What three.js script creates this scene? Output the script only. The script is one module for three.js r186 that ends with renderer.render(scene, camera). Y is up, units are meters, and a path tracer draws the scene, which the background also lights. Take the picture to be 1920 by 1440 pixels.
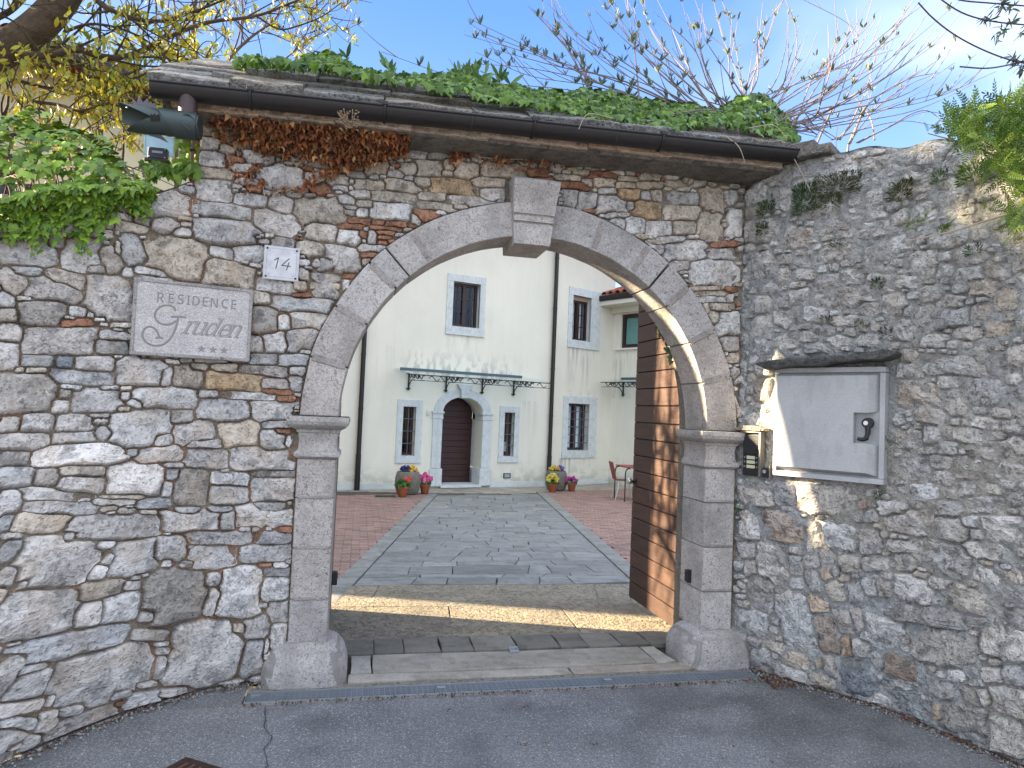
import * as THREE from 'three';
import { mergeGeometries, mergeVertices, toCreasedNormals } from 'three/addons/utils/BufferGeometryUtils.js';
import { RoundedBoxGeometry } from 'three/addons/geometries/RoundedBoxGeometry.js';

// ---------- camera, sky, sun, exposure ----------
const scene = new THREE.Scene();
const FOCAL = 1289.1, YAW = 0.21501, PITCH = 0.040655, ROLL = 0.04108;
const camera = new THREE.PerspectiveCamera(2 * Math.atan(720 / FOCAL) * 180 / Math.PI, 4 / 3, 0.05, 900);
camera.position.set(-1.0726, 1.6089, 4.2507);
const FWD = new THREE.Vector3(Math.sin(YAW) * Math.cos(PITCH), Math.sin(PITCH), -Math.cos(YAW) * Math.cos(PITCH));
const RIGHT0 = new THREE.Vector3(Math.cos(YAW), 0, Math.sin(YAW)), UP0 = new THREE.Vector3().crossVectors(RIGHT0, FWD);
const RIGHT = RIGHT0.clone().multiplyScalar(Math.cos(ROLL)).addScaledVector(UP0, Math.sin(ROLL));
const UP = UP0.clone().multiplyScalar(Math.cos(ROLL)).addScaledVector(RIGHT0, -Math.sin(ROLL));
camera.up.copy(UP);
camera.lookAt(camera.position.clone().add(FWD));
const renderer = new THREE.WebGLRenderer({ antialias: true });
renderer.toneMapping = THREE.LinearToneMapping;
renderer.toneMappingExposure = 7.0;
renderer.shadowMap.enabled = true;
const SUN_AZ = Math.atan2(0.84, 2.38), SUN_EL = 0.285;         // light travels towards +x and a little towards the street
const sunDir = new THREE.Vector3(-Math.cos(SUN_AZ) * Math.cos(SUN_EL), Math.sin(SUN_EL), -Math.sin(SUN_AZ) * Math.cos(SUN_EL));
const sun = new THREE.DirectionalLight(new THREE.Color(1, 0.79, 0.5), 5);
sun.position.copy(sunDir).multiplyScalar(60); sun.target.position.set(0, 0, 0);
sun.shadow.mapSize.set(4096, 4096); sun.shadow.radius = 1.4;
Object.assign(sun.shadow.camera, { left: -16, right: 16, top: 14, bottom: -10, near: 1, far: 120 });
scene.add(sun, sun.target);

// ---------- random, noise ----------
function rng(seed) { let s = seed >>> 0; return () => { s = (s + 0x6d2b79f5) | 0; let t = Math.imul(s ^ (s >>> 15), 1 | s); t = (t + Math.imul(t ^ (t >>> 7), 61 | t)) ^ t; return ((t ^ (t >>> 14)) >>> 0) / 4294967296; }; }
const LAT = new Float32Array(65536); { const r = rng(77); for (let i = 0; i < 65536; i++) LAT[i] = r(); }
const lat = (x, y, s) => LAT[((x & 255) + ((y & 255) << 8) + s * 7919) & 65535];
function vn(x, y, per, s) {                                     // tileable value noise
  let xi = Math.floor(x), yi = Math.floor(y); const fx = x - xi, fy = y - yi;
  const u = fx * fx * (3 - 2 * fx), v = fy * fy * (3 - 2 * fy);
  xi = ((xi % per) + per) % per; yi = ((yi % per) + per) % per; const x1 = (xi + 1) % per, y1 = (yi + 1) % per;
  const a = lat(xi, yi, s), b = lat(x1, yi, s), c = lat(xi, y1, s), d = lat(x1, y1, s);
  return a + (b - a) * u + (c - a) * v + (a - b - c + d) * u * v;
}
function fbm(u, v, per, oct, s, gain = 0.5) { let a = 0, w = 1, t = 0, p = per; for (let i = 0; i < oct; i++) { a += w * vn(u * p, v * p, p, s + i * 3); t += w; w *= gain; p *= 2; } return a / t; }
const n2 = (x, y, s = 0) => vn(x + 97.3, y + 31.7, 256, s);
const f2 = (x, y, o = 4, s = 0) => { let a = 0, w = 1, t = 0; for (let i = 0; i < o; i++) { a += w * n2(x, y, s + i); t += w; w *= 0.5; x *= 2.03; y *= 2.03; } return a / t; };
const ss = (a, b, x) => { const t = Math.min(1, Math.max(0, (x - a) / (b - a))); return t * t * (3 - 2 * t); };
const mix = (a, b, t) => a + (b - a) * t;
const mix3 = (a, b, t) => [mix(a[0], b[0], t), mix(a[1], b[1], t), mix(a[2], b[2], t)];
const V = (x, y, z) => new THREE.Vector3(x, y, z);

// ---------- the sky ----------
{
  const W = 1024, H = 512, d = new Float32Array(W * H * 4);
  for (let j = 0; j < H; j++) for (let i = 0; i < W; i++) {
    const el = ((j + 0.5) / H - 0.5) * Math.PI, az = ((i + 0.5) / W - 0.5) * 2 * Math.PI;
    const x = Math.cos(el) * Math.cos(az), y = Math.sin(el), z = Math.cos(el) * Math.sin(az);
    const h = Math.max(0, y);
    let c = mix3([0.24, 0.36, 0.54], [0.052, 0.122, 0.310], ss(-0.04, 0.58, h));
    const glow = Math.max(0, x * sunDir.x + y * sunDir.y + z * sunDir.z);
    c = mix3(c, [0.62, 0.60, 0.54], 0.5 * Math.pow(glow, 5));
    const q = 1 / (h + 0.16), cx = x * q, cz = z * q;
    const n = f2(cx * 1.1 + 5, cz * 1.1 + 9, 5, 4) * 0.62 + f2(cx * 0.42 + 2, cz * 0.42 + 1, 3, 9) * 0.38;
    const clear = ss(0.62, 0.98, (x * -0.08 + y * 0.42 + z * -0.9));   // the clear blue patch over the roof
    const cover = ss(0.42, 0.74, n + 0.06 - 0.24 * clear + 0.035 * ss(0.1, 0.6, x) + 0.06 * ss(0.3, 0, h));
    c = mix3(c, [0.68, 0.705, 0.735], cover * 0.84);
    if (y < 0) c = mix3(c, [0.16, 0.17, 0.18], ss(0, -0.08, y));
    const k = (j * W + i) * 4; const K = 0.56; d[k] = c[0] * K; d[k + 1] = c[1] * K; d[k + 2] = c[2] * K; d[k + 3] = 1;
  }
  const t = new THREE.DataTexture(d, W, H, THREE.RGBAFormat, THREE.FloatType);
  t.mapping = THREE.EquirectangularReflectionMapping; t.magFilter = THREE.LinearFilter; t.minFilter = THREE.LinearFilter; t.needsUpdate = true;
  scene.background = t; scene.environment = t;
}

// ---------- textures ----------
const s8 = (l) => { l = Math.min(1, Math.max(0, l)); return Math.round(255 * (l <= 0.0031308 ? 12.92 * l : 1.055 * Math.pow(l, 1 / 2.4) - 0.055)); };
function tex(size, fn, opt = {}) {                              // fn(u, v) -> [r, g, b, height]
  const col = new Uint8Array(size * size * 4), bmp = new Uint8Array(size * size * 4);
  for (let j = 0; j < size; j++) for (let i = 0; i < size; i++) {
    const c = fn((i + 0.5) / size, (j + 0.5) / size), k = (j * size + i) * 4;
    col[k] = s8(c[0]); col[k + 1] = s8(c[1]); col[k + 2] = s8(c[2]); col[k + 3] = 255;
    const h = Math.min(255, Math.max(0, Math.round(c[3] * 255))); bmp[k] = bmp[k + 1] = bmp[k + 2] = h; bmp[k + 3] = 255;
  }
  const mk = (a, srgb) => { const t = new THREE.DataTexture(a, size, size); t.wrapS = t.wrapT = THREE.RepeatWrapping; t.magFilter = THREE.LinearFilter; t.minFilter = THREE.LinearMipmapLinearFilter; t.generateMipmaps = true; if (srgb) t.colorSpace = THREE.SRGBColorSpace; t.needsUpdate = true; return t; };
  return { map: mk(col, true), bumpMap: mk(bmp, false) };
}
const mat = (o) => new THREE.MeshStandardMaterial({ roughness: 0.9, side: THREE.DoubleSide, ...o });
const rgb = (r, g, b) => new THREE.Color().setRGB(r, g, b);

// limestone: pale, pitted, with black lichen and hairline cracks (multiplied by vertex colours). One tile is 0.7 m.
const STONE_T = 0.7;
const tLime = tex(1024, (u, v) => {
  const warp = (fbm(u, v, 6, 3, 11) - 0.5) * 0.10, U = u + warp, Vv = v + warp * 0.7;
  const big = fbm(U, Vv, 6, 5, 1, 0.6), fine = fbm(u, v, 70, 4, 20, 0.7), mid = fbm(U, Vv, 20, 4, 33, 0.6);
  const blk = ss(0.56, 0.70, fbm(U, Vv, 10, 5, 44, 0.62)) * ss(0.38, 0.60, mid);
  const wht = ss(0.55, 0.72, fbm(U, v, 12, 5, 57, 0.65));
  const rid = 1 - Math.abs(fbm(U * 1, Vv * 1, 12, 4, 71, 0.6) - 0.5) * 2, crack = ss(0.94, 0.995, rid) * ss(0.48, 0.66, fbm(u, v, 9, 3, 75));
  const pit = ss(0.66, 0.78, fbm(u, v, 48, 3, 81, 0.65));
  const rust = ss(0.56, 0.78, fbm(u, v, 5, 4, 91));
  let l = 0.78 + 0.75 * (big - 0.5) + 0.72 * (fine - 0.5) + 0.55 * (mid - 0.5);
  let c = [l, l * 0.985, l * 0.965];
  c = mix3(c, [1.0, 1.0, 0.99], wht * 0.55); c = mix3(c, [0.62, 0.48, 0.33], rust * 0.32);
  c = mix3(c, [0.20, 0.20, 0.205], blk * 0.6); c = mix3(c, [0.16, 0.15, 0.14], Math.max(crack * 0.3, pit * 0.4));
  return [...c, 0.5 + 0.62 * (mid - 0.5) + 0.50 * (fine - 0.5) - 0.30 * pit - 0.14 * crack + 0.30 * (big - 0.5)];
});
const mStone = mat({ ...tLime, vertexColors: true, bumpScale: 0.017, roughness: 0.93 });
const mStoneRough = mat({ ...tLime, vertexColors: true, bumpScale: 0.026, roughness: 0.95 });
// dressed granite-like limestone of the arch
const GRAN_T = 0.5;
const tGran = tex(1024, (u, v) => {
  const f = fbm(u, v, 110, 3, 5, 0.7), m = fbm(u, v, 40, 3, 15, 0.6), b = fbm(u, v, 4, 4, 25), dark = ss(0.60, 0.72, fbm(u, v, 75, 2, 35)), pit = ss(0.74, 0.82, fbm(u, v, 26, 3, 45));
  const stain = ss(0.58, 0.76, fbm(u, v, 3, 5, 55));
  const l = 0.80 + 0.42 * (f - 0.5) + 0.36 * (m - 0.5) + 0.34 * (b - 0.5);
  let c = [l, l * 0.965, l * 0.94]; c = mix3(c, [0.24, 0.23, 0.23], dark * 0.5); c = mix3(c, [0.15, 0.14, 0.13], pit * 0.6); c = mix3(c, [0.5, 0.49, 0.46], stain * 0.4);
  return [...c, 0.5 + 0.6 * (f - 0.5) + 0.5 * (m - 0.5) - 0.3 * pit - 0.1 * dark];
});
const mArch = mat({ ...tGran, vertexColors: true, bumpScale: 0.0045, roughness: 0.9 });
const mGran = mat({ ...tGran, color: rgb(0.40, 0.375, 0.35), bumpScale: 0.004, roughness: 0.9 });
// mortar
const tMort = tex(1024, (u, v) => {
  const f = fbm(u, v, 90, 4, 3, 0.65), m = fbm(u, v, 24, 4, 13), b = fbm(u, v, 5, 4, 23), grit = ss(0.68, 0.78, fbm(u, v, 70, 2, 43)), hole = ss(0.66, 0.8, fbm(u, v, 16, 4, 53));
  const l = 0.72 + 0.5 * (f - 0.5) + 0.5 * (m - 0.5) + 0.4 * (b - 0.5);
  let c = [l, l * 0.99, l * 0.97]; c = mix3(c, [0.95, 0.93, 0.9], grit * 0.5); c = mix3(c, [0.2, 0.17, 0.14], hole * 0.55);
  return [...c, 0.5 + 0.5 * (f - 0.5) + 0.7 * (m - 0.5) - 0.4 * hole + 0.2 * grit];
});
const mMortar = mat({ ...tMort, vertexColors: true, bumpScale: 0.02, roughness: 1 });
// asphalt
const ASPH_T = 1.2;
const tAsph = tex(2048, (u, v) => {
  const a = fbm(u, v, 250, 2, 5, 0.7), g = ss(0.60, 0.78, vn(u * 250, v * 250, 250, 7)) * ss(0.3, 0.6, vn(u * 120, v * 120, 120, 9)), w = ss(0.80, 0.9, vn(u * 240, v * 240, 240, 17)), b = fbm(u, v, 4, 5, 25), dk = ss(0.62, 0.4, vn(u * 190, v * 190, 190, 31));
  const l = 0.160 + 0.08 * (b - 0.5) + 0.12 * (a - 0.5);
  let c = [l * 0.95, l * 0.99, l * 1.08]; c = mix3(c, [0.31, 0.31, 0.315], g * 0.75); c = mix3(c, [0.5, 0.49, 0.47], w * 0.8); c = mix3(c, [0.045, 0.045, 0.05], dk * 0.35);
  return [...c, 0.35 + 0.35 * g + 0.4 * (a - 0.5) + 0.2 * w - 0.2 * dk];
});
const mAsph = mat({ ...tAsph, vertexColors: true, bumpScale: 0.007, roughness: 0.92 });
// generic paving stone (slaty) - multiplied by vertex colours
const PAVE_T = 0.9;
const tPave = tex(1024, (u, v) => {
  const wv = v + (fbm(u, v, 5, 3, 9) - 0.5) * 0.06;
  const lay = fbm(u * 0.5, wv * 2, 8, 4, 3), f = fbm(u, v, 90, 3, 13, 0.65), b = fbm(u, v, 5, 4, 23), st = ss(0.58, 0.72, fbm(u, v, 12, 4, 33));
  const l = 0.76 + 0.30 * (lay - 0.5) + 0.34 * (f - 0.5) + 0.34 * (b - 0.5);
  let c = [l, l, l * 0.99]; c = mix3(c, [0.36, 0.34, 0.30], st * 0.35);
  return [...c, 0.5 + 0.5 * (lay - 0.5) + 0.5 * (f - 0.5) + 0.3 * (b - 0.5)];
});
const mPave = mat({ ...tPave, vertexColors: true, bumpScale: 0.006, roughness: 0.88 });
// the big pitted slab just inside the gate
const tRough = tex(1024, (u, v) => {
  const ww = (fbm(u, v, 6, 3, 8) - 0.5) * 0.09, a = fbm(u + ww, v * 1 + ww, 9, 5, 3, 0.62), p = ss(0.50, 0.74, fbm(u + ww, v + ww, 40, 4, 19, 0.65)), f = fbm(u, v, 100, 2, 29), c1 = ss(0.93, 0.99, 1 - Math.abs(fbm(u + ww, v * 1, 6, 4, 39) - 0.5) * 2) * 0.0;
  const l = 0.78 + 0.4 * (a - 0.5) + 0.3 * (f - 0.5);
  let c = [l, l * 0.97, l * 0.90]; c = mix3(c, [0.26, 0.24, 0.21], p * 0.42); c = mix3(c, [0.16, 0.15, 0.13], c1 * 0.5);
  return [...c, 0.55 + 0.5 * (a - 0.5) - 0.4 * p - 0.3 * c1 + 0.2 * (f - 0.5)];
});
const mRough = mat({ ...tRough, vertexColors: true, bumpScale: 0.028, roughness: 0.92 });
// render of the house: pale cream with faint streaks
const tStucco = tex(1024, (u, v) => {
  const f = fbm(u, v, 140, 3, 5, 0.65), m = fbm(u, v, 20, 4, 15), b = fbm(u, v, 3, 4, 25), st = fbm(u * 1, v * 0.13, 24, 3, 35);
  const l = 0.93 + 0.05 * (f - 0.5) + 0.07 * (m - 0.5) + 0.10 * (b - 0.5) + 0.05 * (st - 0.5);
  return [l, l, l * (0.985 + 0.03 * (b - 0.5)), 0.5 + 0.6 * (f - 0.5) + 0.3 * (m - 0.5)];
});
const mStucco = mat({ ...tStucco, vertexColors: true, bumpScale: 0.004, roughness: 0.95 });
// timber, grain along u
const tWood = tex(1024, (u, v) => {
  const g = fbm(u * 0.25, v * 4 + (fbm(u, v, 3, 3, 5) - 0.5) * 0.25, 12, 5, 9, 0.6), f = fbm(u * 0.3, v * 3, 64, 2, 19), wear = ss(0.55, 0.75, fbm(u * 0.5, v, 6, 4, 29)), scr = ss(0.74, 0.8, fbm(u * 0.4, v * 1.6, 22, 3, 39));
  const l = 0.72 + 0.55 * (g - 0.5) + 0.35 * (f - 0.5);
  let c = [l, l * 0.95, l * 0.9]; c = mix3(c, [1, 0.93, 0.86], wear * 0.3); c = mix3(c, [1, 0.96, 0.9], scr * 0.5);
  return [...c, 0.5 + 0.6 * (g - 0.5) + 0.3 * (f - 0.5) + 0.1 * scr];
});
const mGate = mat({ ...tWood, vertexColors: true, bumpScale: 0.003, roughness: 0.55 });
const mDoor = mat({ ...tWood, color: rgb(0.05, 0.0125, 0.010), bumpScale: 0.002, roughness: 0.5 });
const mFrame = mat({ color: rgb(0.032, 0.011, 0.009), roughness: 0.45 });
const tBark = tex(512, (u, v) => {
  const r = fbm(u * 2, v * 0.5, 14, 4, 3, 0.6), f = fbm(u, v, 60, 3, 13), mo = ss(0.5, 0.66, fbm(u, v, 5, 4, 23));
  const l = 0.7 + 0.8 * (r - 0.5) + 0.3 * (f - 0.5);
  return [...mix3([l, l * 0.9, l * 0.8], [0.75, 0.85, 0.3], mo * 0.35), 0.5 + 0.8 * (r - 0.5) + 0.3 * (f - 0.5)];
});
const mBark = mat({ ...tBark, color: rgb(0.11, 0.085, 0.062), bumpScale: 0.02, roughness: 0.95 });
const mTwig = mat({ color: rgb(0.22, 0.17, 0.16), roughness: 0.85 });
const mTwigPale = mat({ color: rgb(0.36, 0.30, 0.23), roughness: 0.85 });
const mVine = mat({ color: rgb(0.16, 0.12, 0.09), roughness: 0.9 });
// metals and small stuff
const tWear = tex(512, (u, v) => { const b = fbm(u, v, 5, 5, 3), f = fbm(u, v, 60, 3, 13), s = fbm(u * 1, v * 0.2, 30, 3, 23); const l = 0.82 + 0.3 * (b - 0.5) + 0.2 * (f - 0.5) + 0.2 * (s - 0.5); return [l, l, l, 0.5 + 0.5 * (f - 0.5)]; });
const mGutter = mat({ ...tWear, color: rgb(0.027, 0.024, 0.025), metalness: 0.35, roughness: 0.42, bumpScale: 0.001 });
const mCopper = mat({ ...tWear, color: rgb(0.060, 0.082, 0.085), metalness: 0.5, roughness: 0.5, bumpScale: 0.001 });
const mIron = mat({ color: rgb(0.018, 0.030, 0.032), metalness: 0.5, roughness: 0.45 });
const mBlack = mat({ color: rgb(0.012, 0.012, 0.013), roughness: 0.5 });
const mSteel = mat({ ...tWear, color: rgb(0.40, 0.44, 0.48), metalness: 0.55, roughness: 0.42, bumpScale: 0.0005 });
const mChrome = mat({ color: rgb(0.55, 0.55, 0.55), metalness: 0.9, roughness: 0.28 });
const mWhite = mat({ color: rgb(0.72, 0.70, 0.66), roughness: 0.8 });
const mTerra = mat({ ...tWear, color: rgb(0.36, 0.105, 0.045), roughness: 0.85, bumpScale: 0.001 });
const mSoil = mat({ color: rgb(0.03, 0.022, 0.016), roughness: 1 });
const mDarkPit = mat({ color: rgb(0.012, 0.011, 0.010), roughness: 1 });
const leafMat = (r, g, b, tr = 0.35, ro = 0.55) => new THREE.MeshPhysicalMaterial({ color: rgb(r, g, b), roughness: ro, transmission: tr, thickness: 0, side: THREE.DoubleSide, specularIntensity: 0.6 });

// ---------- scene helpers ----------
const taken = new Map();
function numbered(name) { const n = taken.get(name) || 0; taken.set(name, n + 1); return n ? name + '_' + String(n).padStart(3, '0') : name; }
function tag(o, label, category, group, kind) { o.userData.label = label; if (category) o.userData.category = category; if (group) o.userData.group = group; if (kind) o.userData.kind = kind; return o; }
function thing(name, label, category, group) { const o = new THREE.Group(); o.name = numbered(name); scene.add(o); return tag(o, label, category, group); }
function part(parent, name, geo, m) { const o = new THREE.Mesh(geo, m); o.name = name; parent.add(o); return o; }
function structure(name, geo, m, label) { const o = new THREE.Mesh(geo, m); o.name = numbered(name); scene.add(o); o.userData.kind = 'structure'; if (label) o.userData.label = label; return o; }
function stuffPart(parent, name, geo, m) { const o = part(parent, name, geo, m); o.userData.kind = 'stuff'; return o; }
const at = (px, py, z) => { const d = ray(px, py); return camera.position.clone().addScaledVector(d, (z - camera.position.z) / d.z); };
function ray(px, py) { return FWD.clone().addScaledVector(RIGHT, (px - 960) / FOCAL).addScaledVector(UP, -(py - 720) / FOCAL); }
function box(w, h, d, x, y, z, r = 0) { const g = r ? new RoundedBoxGeometry(w, h, d, 2, r) : new THREE.BoxGeometry(w, h, d); g.translate(x, y, z); return g; }
function cyl(r0, r1, h, x, y, z, seg = 20) { const g = new THREE.CylinderGeometry(r1, r0, h, seg); g.translate(x, y, z); return g; }
function tube(pts, r, seg = 24, rad = 7) { return new THREE.TubeGeometry(new THREE.CatmullRomCurve3(pts), seg, r, rad); }
function taper(pts, r0, r1, seg = 16, rad = 6) {                // a tube that thins towards its end
  const c = new THREE.CatmullRomCurve3(pts), g = new THREE.TubeGeometry(c, seg, 1, rad), p = g.attributes.position, q = V();
  for (let i = 0; i <= seg; i++) { c.getPointAt(i / seg, q); const r = mix(r0, r1, i / seg); for (let j = 0; j <= rad; j++) { const k = i * (rad + 1) + j; p.setXYZ(k, q.x + (p.getX(k) - q.x) * r, q.y + (p.getY(k) - q.y) * r, q.z + (p.getZ(k) - q.z) * r); } }
  return g;
}
const flat = (gs) => mergeGeometries(gs.map((g) => { const h = g.index ? g.toNonIndexed() : g; for (const k of Object.keys(h.attributes)) if (!['position', 'normal', 'uv'].includes(k)) h.deleteAttribute(k); return h; }));
function paint(g, r, gg, b) { const n = g.attributes.position.count, a = new Float32Array(n * 3); for (let i = 0; i < n; i++) { a[3 * i] = r; a[3 * i + 1] = gg; a[3 * i + 2] = b; } g.setAttribute('color', new THREE.BufferAttribute(a, 3)); return g; }
function planarUV(g, f) { const p = g.attributes.position, a = new Float32Array(p.count * 2), q = V(); for (let i = 0; i < p.count; i++) { q.fromBufferAttribute(p, i); const t = f(q); a[2 * i] = t[0]; a[2 * i + 1] = t[1]; } g.setAttribute('uv', new THREE.BufferAttribute(a, 2)); return g; }
function boxUV(g, s, off = 0) { const p = g.attributes.position, n = g.attributes.normal, a = new Float32Array(p.count * 2); for (let i = 0; i < p.count; i++) { const nx = Math.abs(n.getX(i)), ny = Math.abs(n.getY(i)), nz = Math.abs(n.getZ(i)); const x = p.getX(i), y = p.getY(i), z = p.getZ(i); const t = ny >= nx && ny >= nz ? [x, z] : nx >= nz ? [z, y] : [x, y]; a[2 * i] = t[0] / s + off; a[2 * i + 1] = t[1] / s + off * 1.7; } g.setAttribute('uv', new THREE.BufferAttribute(a, 2)); return g; }
function geom(pos, idx, uv, col) { const g = new THREE.BufferGeometry(); g.setAttribute('position', new THREE.Float32BufferAttribute(pos, 3)); if (uv) g.setAttribute('uv', new THREE.Float32BufferAttribute(uv, 2)); if (col) g.setAttribute('color', new THREE.Float32BufferAttribute(col, 3)); g.setIndex(idx); g.computeVertexNormals(); return g; }
function extr(pts, depth, bevel = 0, holes = [], seg = 1) { const s = new THREE.Shape(pts.map((p) => new THREE.Vector2(p[0], p[1]))); for (const h of holes) s.holes.push(new THREE.Path(h.map((p) => new THREE.Vector2(p[0], p[1])))); return new THREE.ExtrudeGeometry(s, { depth, bevelEnabled: bevel > 0, bevelThickness: bevel, bevelSize: bevel, bevelOffset: -bevel, bevelSegments: seg, curveSegments: 10 }); }
function scatter(parent, name, geo, m, list) {                  // instanced leaves: list of {p, q, s, c}
  const im = new THREE.InstancedMesh(geo, m, list.length), M = new THREE.Matrix4();
  list.forEach((e, i) => { M.compose(e.p, e.q, typeof e.s === 'number' ? V(e.s, e.s, e.s) : e.s); im.setMatrixAt(i, M); if (e.c) im.setColorAt(i, e.c); });
  im.name = name; im.userData.kind = 'stuff'; parent.add(im); return im;
}

// ---------- walls: surfaces ----------
const SPRING = 1.536, RIN = 1.2, ROUT = 1.42, SEAM = -2.04;
const zLeft = (x, y) => { const X = Math.max(0, -1.4 - x), t = ss(0, 1.9, y), b = 0.66 * Math.pow(Math.min(X, 1.15), 2.2) + Math.max(0, X - 1.15); return b * (1 - t) + 0.2 * Math.pow(X, 1.7) * t; };
const surfL = (x, y) => { const z = zLeft(x, y), e = 0.02, dx = (zLeft(x + e, y) - z) / e, dy = (zLeft(x, y + e) - z) / e; return { p: V(x, y, z), n: V(-dx, -dy, 1).normalize() }; };
const RB = [[1.44, -0.02], [1.52, 0.16], [1.67, 0.40], [1.82, 0.60], [1.94, 0.79], [2.04, 1.09], [2.14, 1.48], [2.24, 1.95], [2.33, 2.5]];
const RP = [], RL = [0];
for (let i = 0; i < RB.length - 1; i++) { const p0 = RB[Math.max(i - 1, 0)], p1 = RB[i], p2 = RB[i + 1], p3 = RB[Math.min(i + 2, RB.length - 1)]; for (let k = 0; k < 12; k++) { const t = k / 12; RP.push([0, 1].map((c) => 0.5 * (2 * p1[c] + (p2[c] - p0[c]) * t + (2 * p0[c] - 5 * p1[c] + 4 * p2[c] - p3[c]) * t * t + (3 * p1[c] - p0[c] - 3 * p2[c] + p3[c]) * t * t * t))); } }
RP.push(RB[RB.length - 1]);
for (let i = 1; i < RP.length; i++) RL.push(RL[i - 1] + Math.hypot(RP[i][0] - RP[i - 1][0], RP[i][1] - RP[i - 1][1]));
const RLEN = RL[RL.length - 1];
function surfR(s, y) {
  let i = 0; while (i < RP.length - 2 && RL[i + 1] < s) i++;
  const f = (s - RL[i]) / (RL[i + 1] - RL[i]), a = RP[i], b = RP[i + 1], dx = b[0] - a[0], dz = b[1] - a[1], L = Math.hypot(dx, dz);
  const a2 = RP[Math.max(0, i - 5)], b2 = RP[Math.min(RP.length - 1, i + 6)], L2 = Math.hypot(b2[0] - a2[0], b2[1] - a2[1]);
  return { p: V(a[0] + dx * f, y, a[1] + dz * f), n: V(-(b2[1] - a2[1]) / L2, 0, (b2[0] - a2[0]) / L2), t: V(dx / L, 0, dz / L) };
}
const topL = (x) => 2.83 + (x + 2.09) * 0.4 + 0.03 * Math.sin(x * 9);
const topR = (s) => s < 0.45 ? mix(3.2, 3.35, s / 0.45) : 3.35 - 0.175 * Math.pow(s - 0.45, 1.35) + 0.015 * Math.sin(s * 17);

// ---------- stones ----------
const TONES = [[0.585, 0.56, 0.545], [0.575, 0.51, 0.435], [0.47, 0.445, 0.42], [0.465, 0.465, 0.47], [0.69, 0.67, 0.655], [0.39, 0.20, 0.125], [0.54, 0.40, 0.255], [0.38, 0.35, 0.32], [0.23, 0.26, 0.30], [0.37, 0.265, 0.185], [0.40, 0.23, 0.09]];
const sitesOf = (flatList, r) => { const o = []; for (let i = 0; i < flatList.length; i += 6) { const [x, y, a, b, rot, tone] = flatList.slice(i, i + 6); o.push({ x: x / 100, y: y / 100, a: a / 100, b: b / 100, c: Math.cos(rot * Math.PI / 180), s: Math.sin(rot * Math.PI / 180), tone, k: 3.2 + 4.5 * r(), drawn: true }); } return o; };
const nrm = (s, x, y) => { const dx = x - s.x, dy = y - s.y, u = Math.abs(dx * s.c + dy * s.s) / s.a, v = Math.abs(-dx * s.s + dy * s.c) / s.b; return Math.pow(Math.pow(u, s.k) + Math.pow(v, s.k), 1 / s.k); };
function fill(sites, r, tries, sizes, inside, tones, tight = 1.04) {  // drops smaller stones into the gaps
  const cell = 0.15, grid = new Map(), key = (i, j) => i + ',' + j;
  const put = (s) => { const R = s.a + s.b; for (let i = Math.floor((s.x - R) / cell); i <= Math.floor((s.x + R) / cell); i++) for (let j = Math.floor((s.y - R) / cell); j <= Math.floor((s.y + R) / cell); j++) { const k = key(i, j); if (!grid.has(k)) grid.set(k, []); grid.get(k).push(s); } };
  sites.forEach(put);
  const clear = (x, y) => { for (const s of grid.get(key(Math.floor(x / cell), Math.floor(y / cell))) || []) if (nrm(s, x, y) < tight) return false; return true; };
  for (const [a0, b0, n, box4] of sizes) for (let t = 0; t < n * tries; t++) {
    const x = mix(box4[0], box4[1], r()), y = mix(box4[2], box4[3], r()), a = a0 * (0.75 + 0.6 * r()), b = b0 * (0.75 + 0.6 * r()), rot = (r() - 0.5) * 0.24, c = Math.cos(rot), sn = Math.sin(rot);
    let ok = inside(x, y) && clear(x, y);
    for (let k = 0; ok && k < 8; k++) { const A = k * Math.PI / 4, u = Math.cos(A) * a * 0.92, v = Math.sin(A) * b * 0.92, X = x + u * c - v * sn, Y = y + u * sn + v * c; ok = inside(X, Y) && clear(X, Y); }
    if (!ok) continue;
    const s = { x, y, a, b, c, s: sn, tone: tones[Math.floor(r() * tones.length)], k: 3 + 4 * r() };
    sites.push(s); put(s);
  }
}
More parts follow.
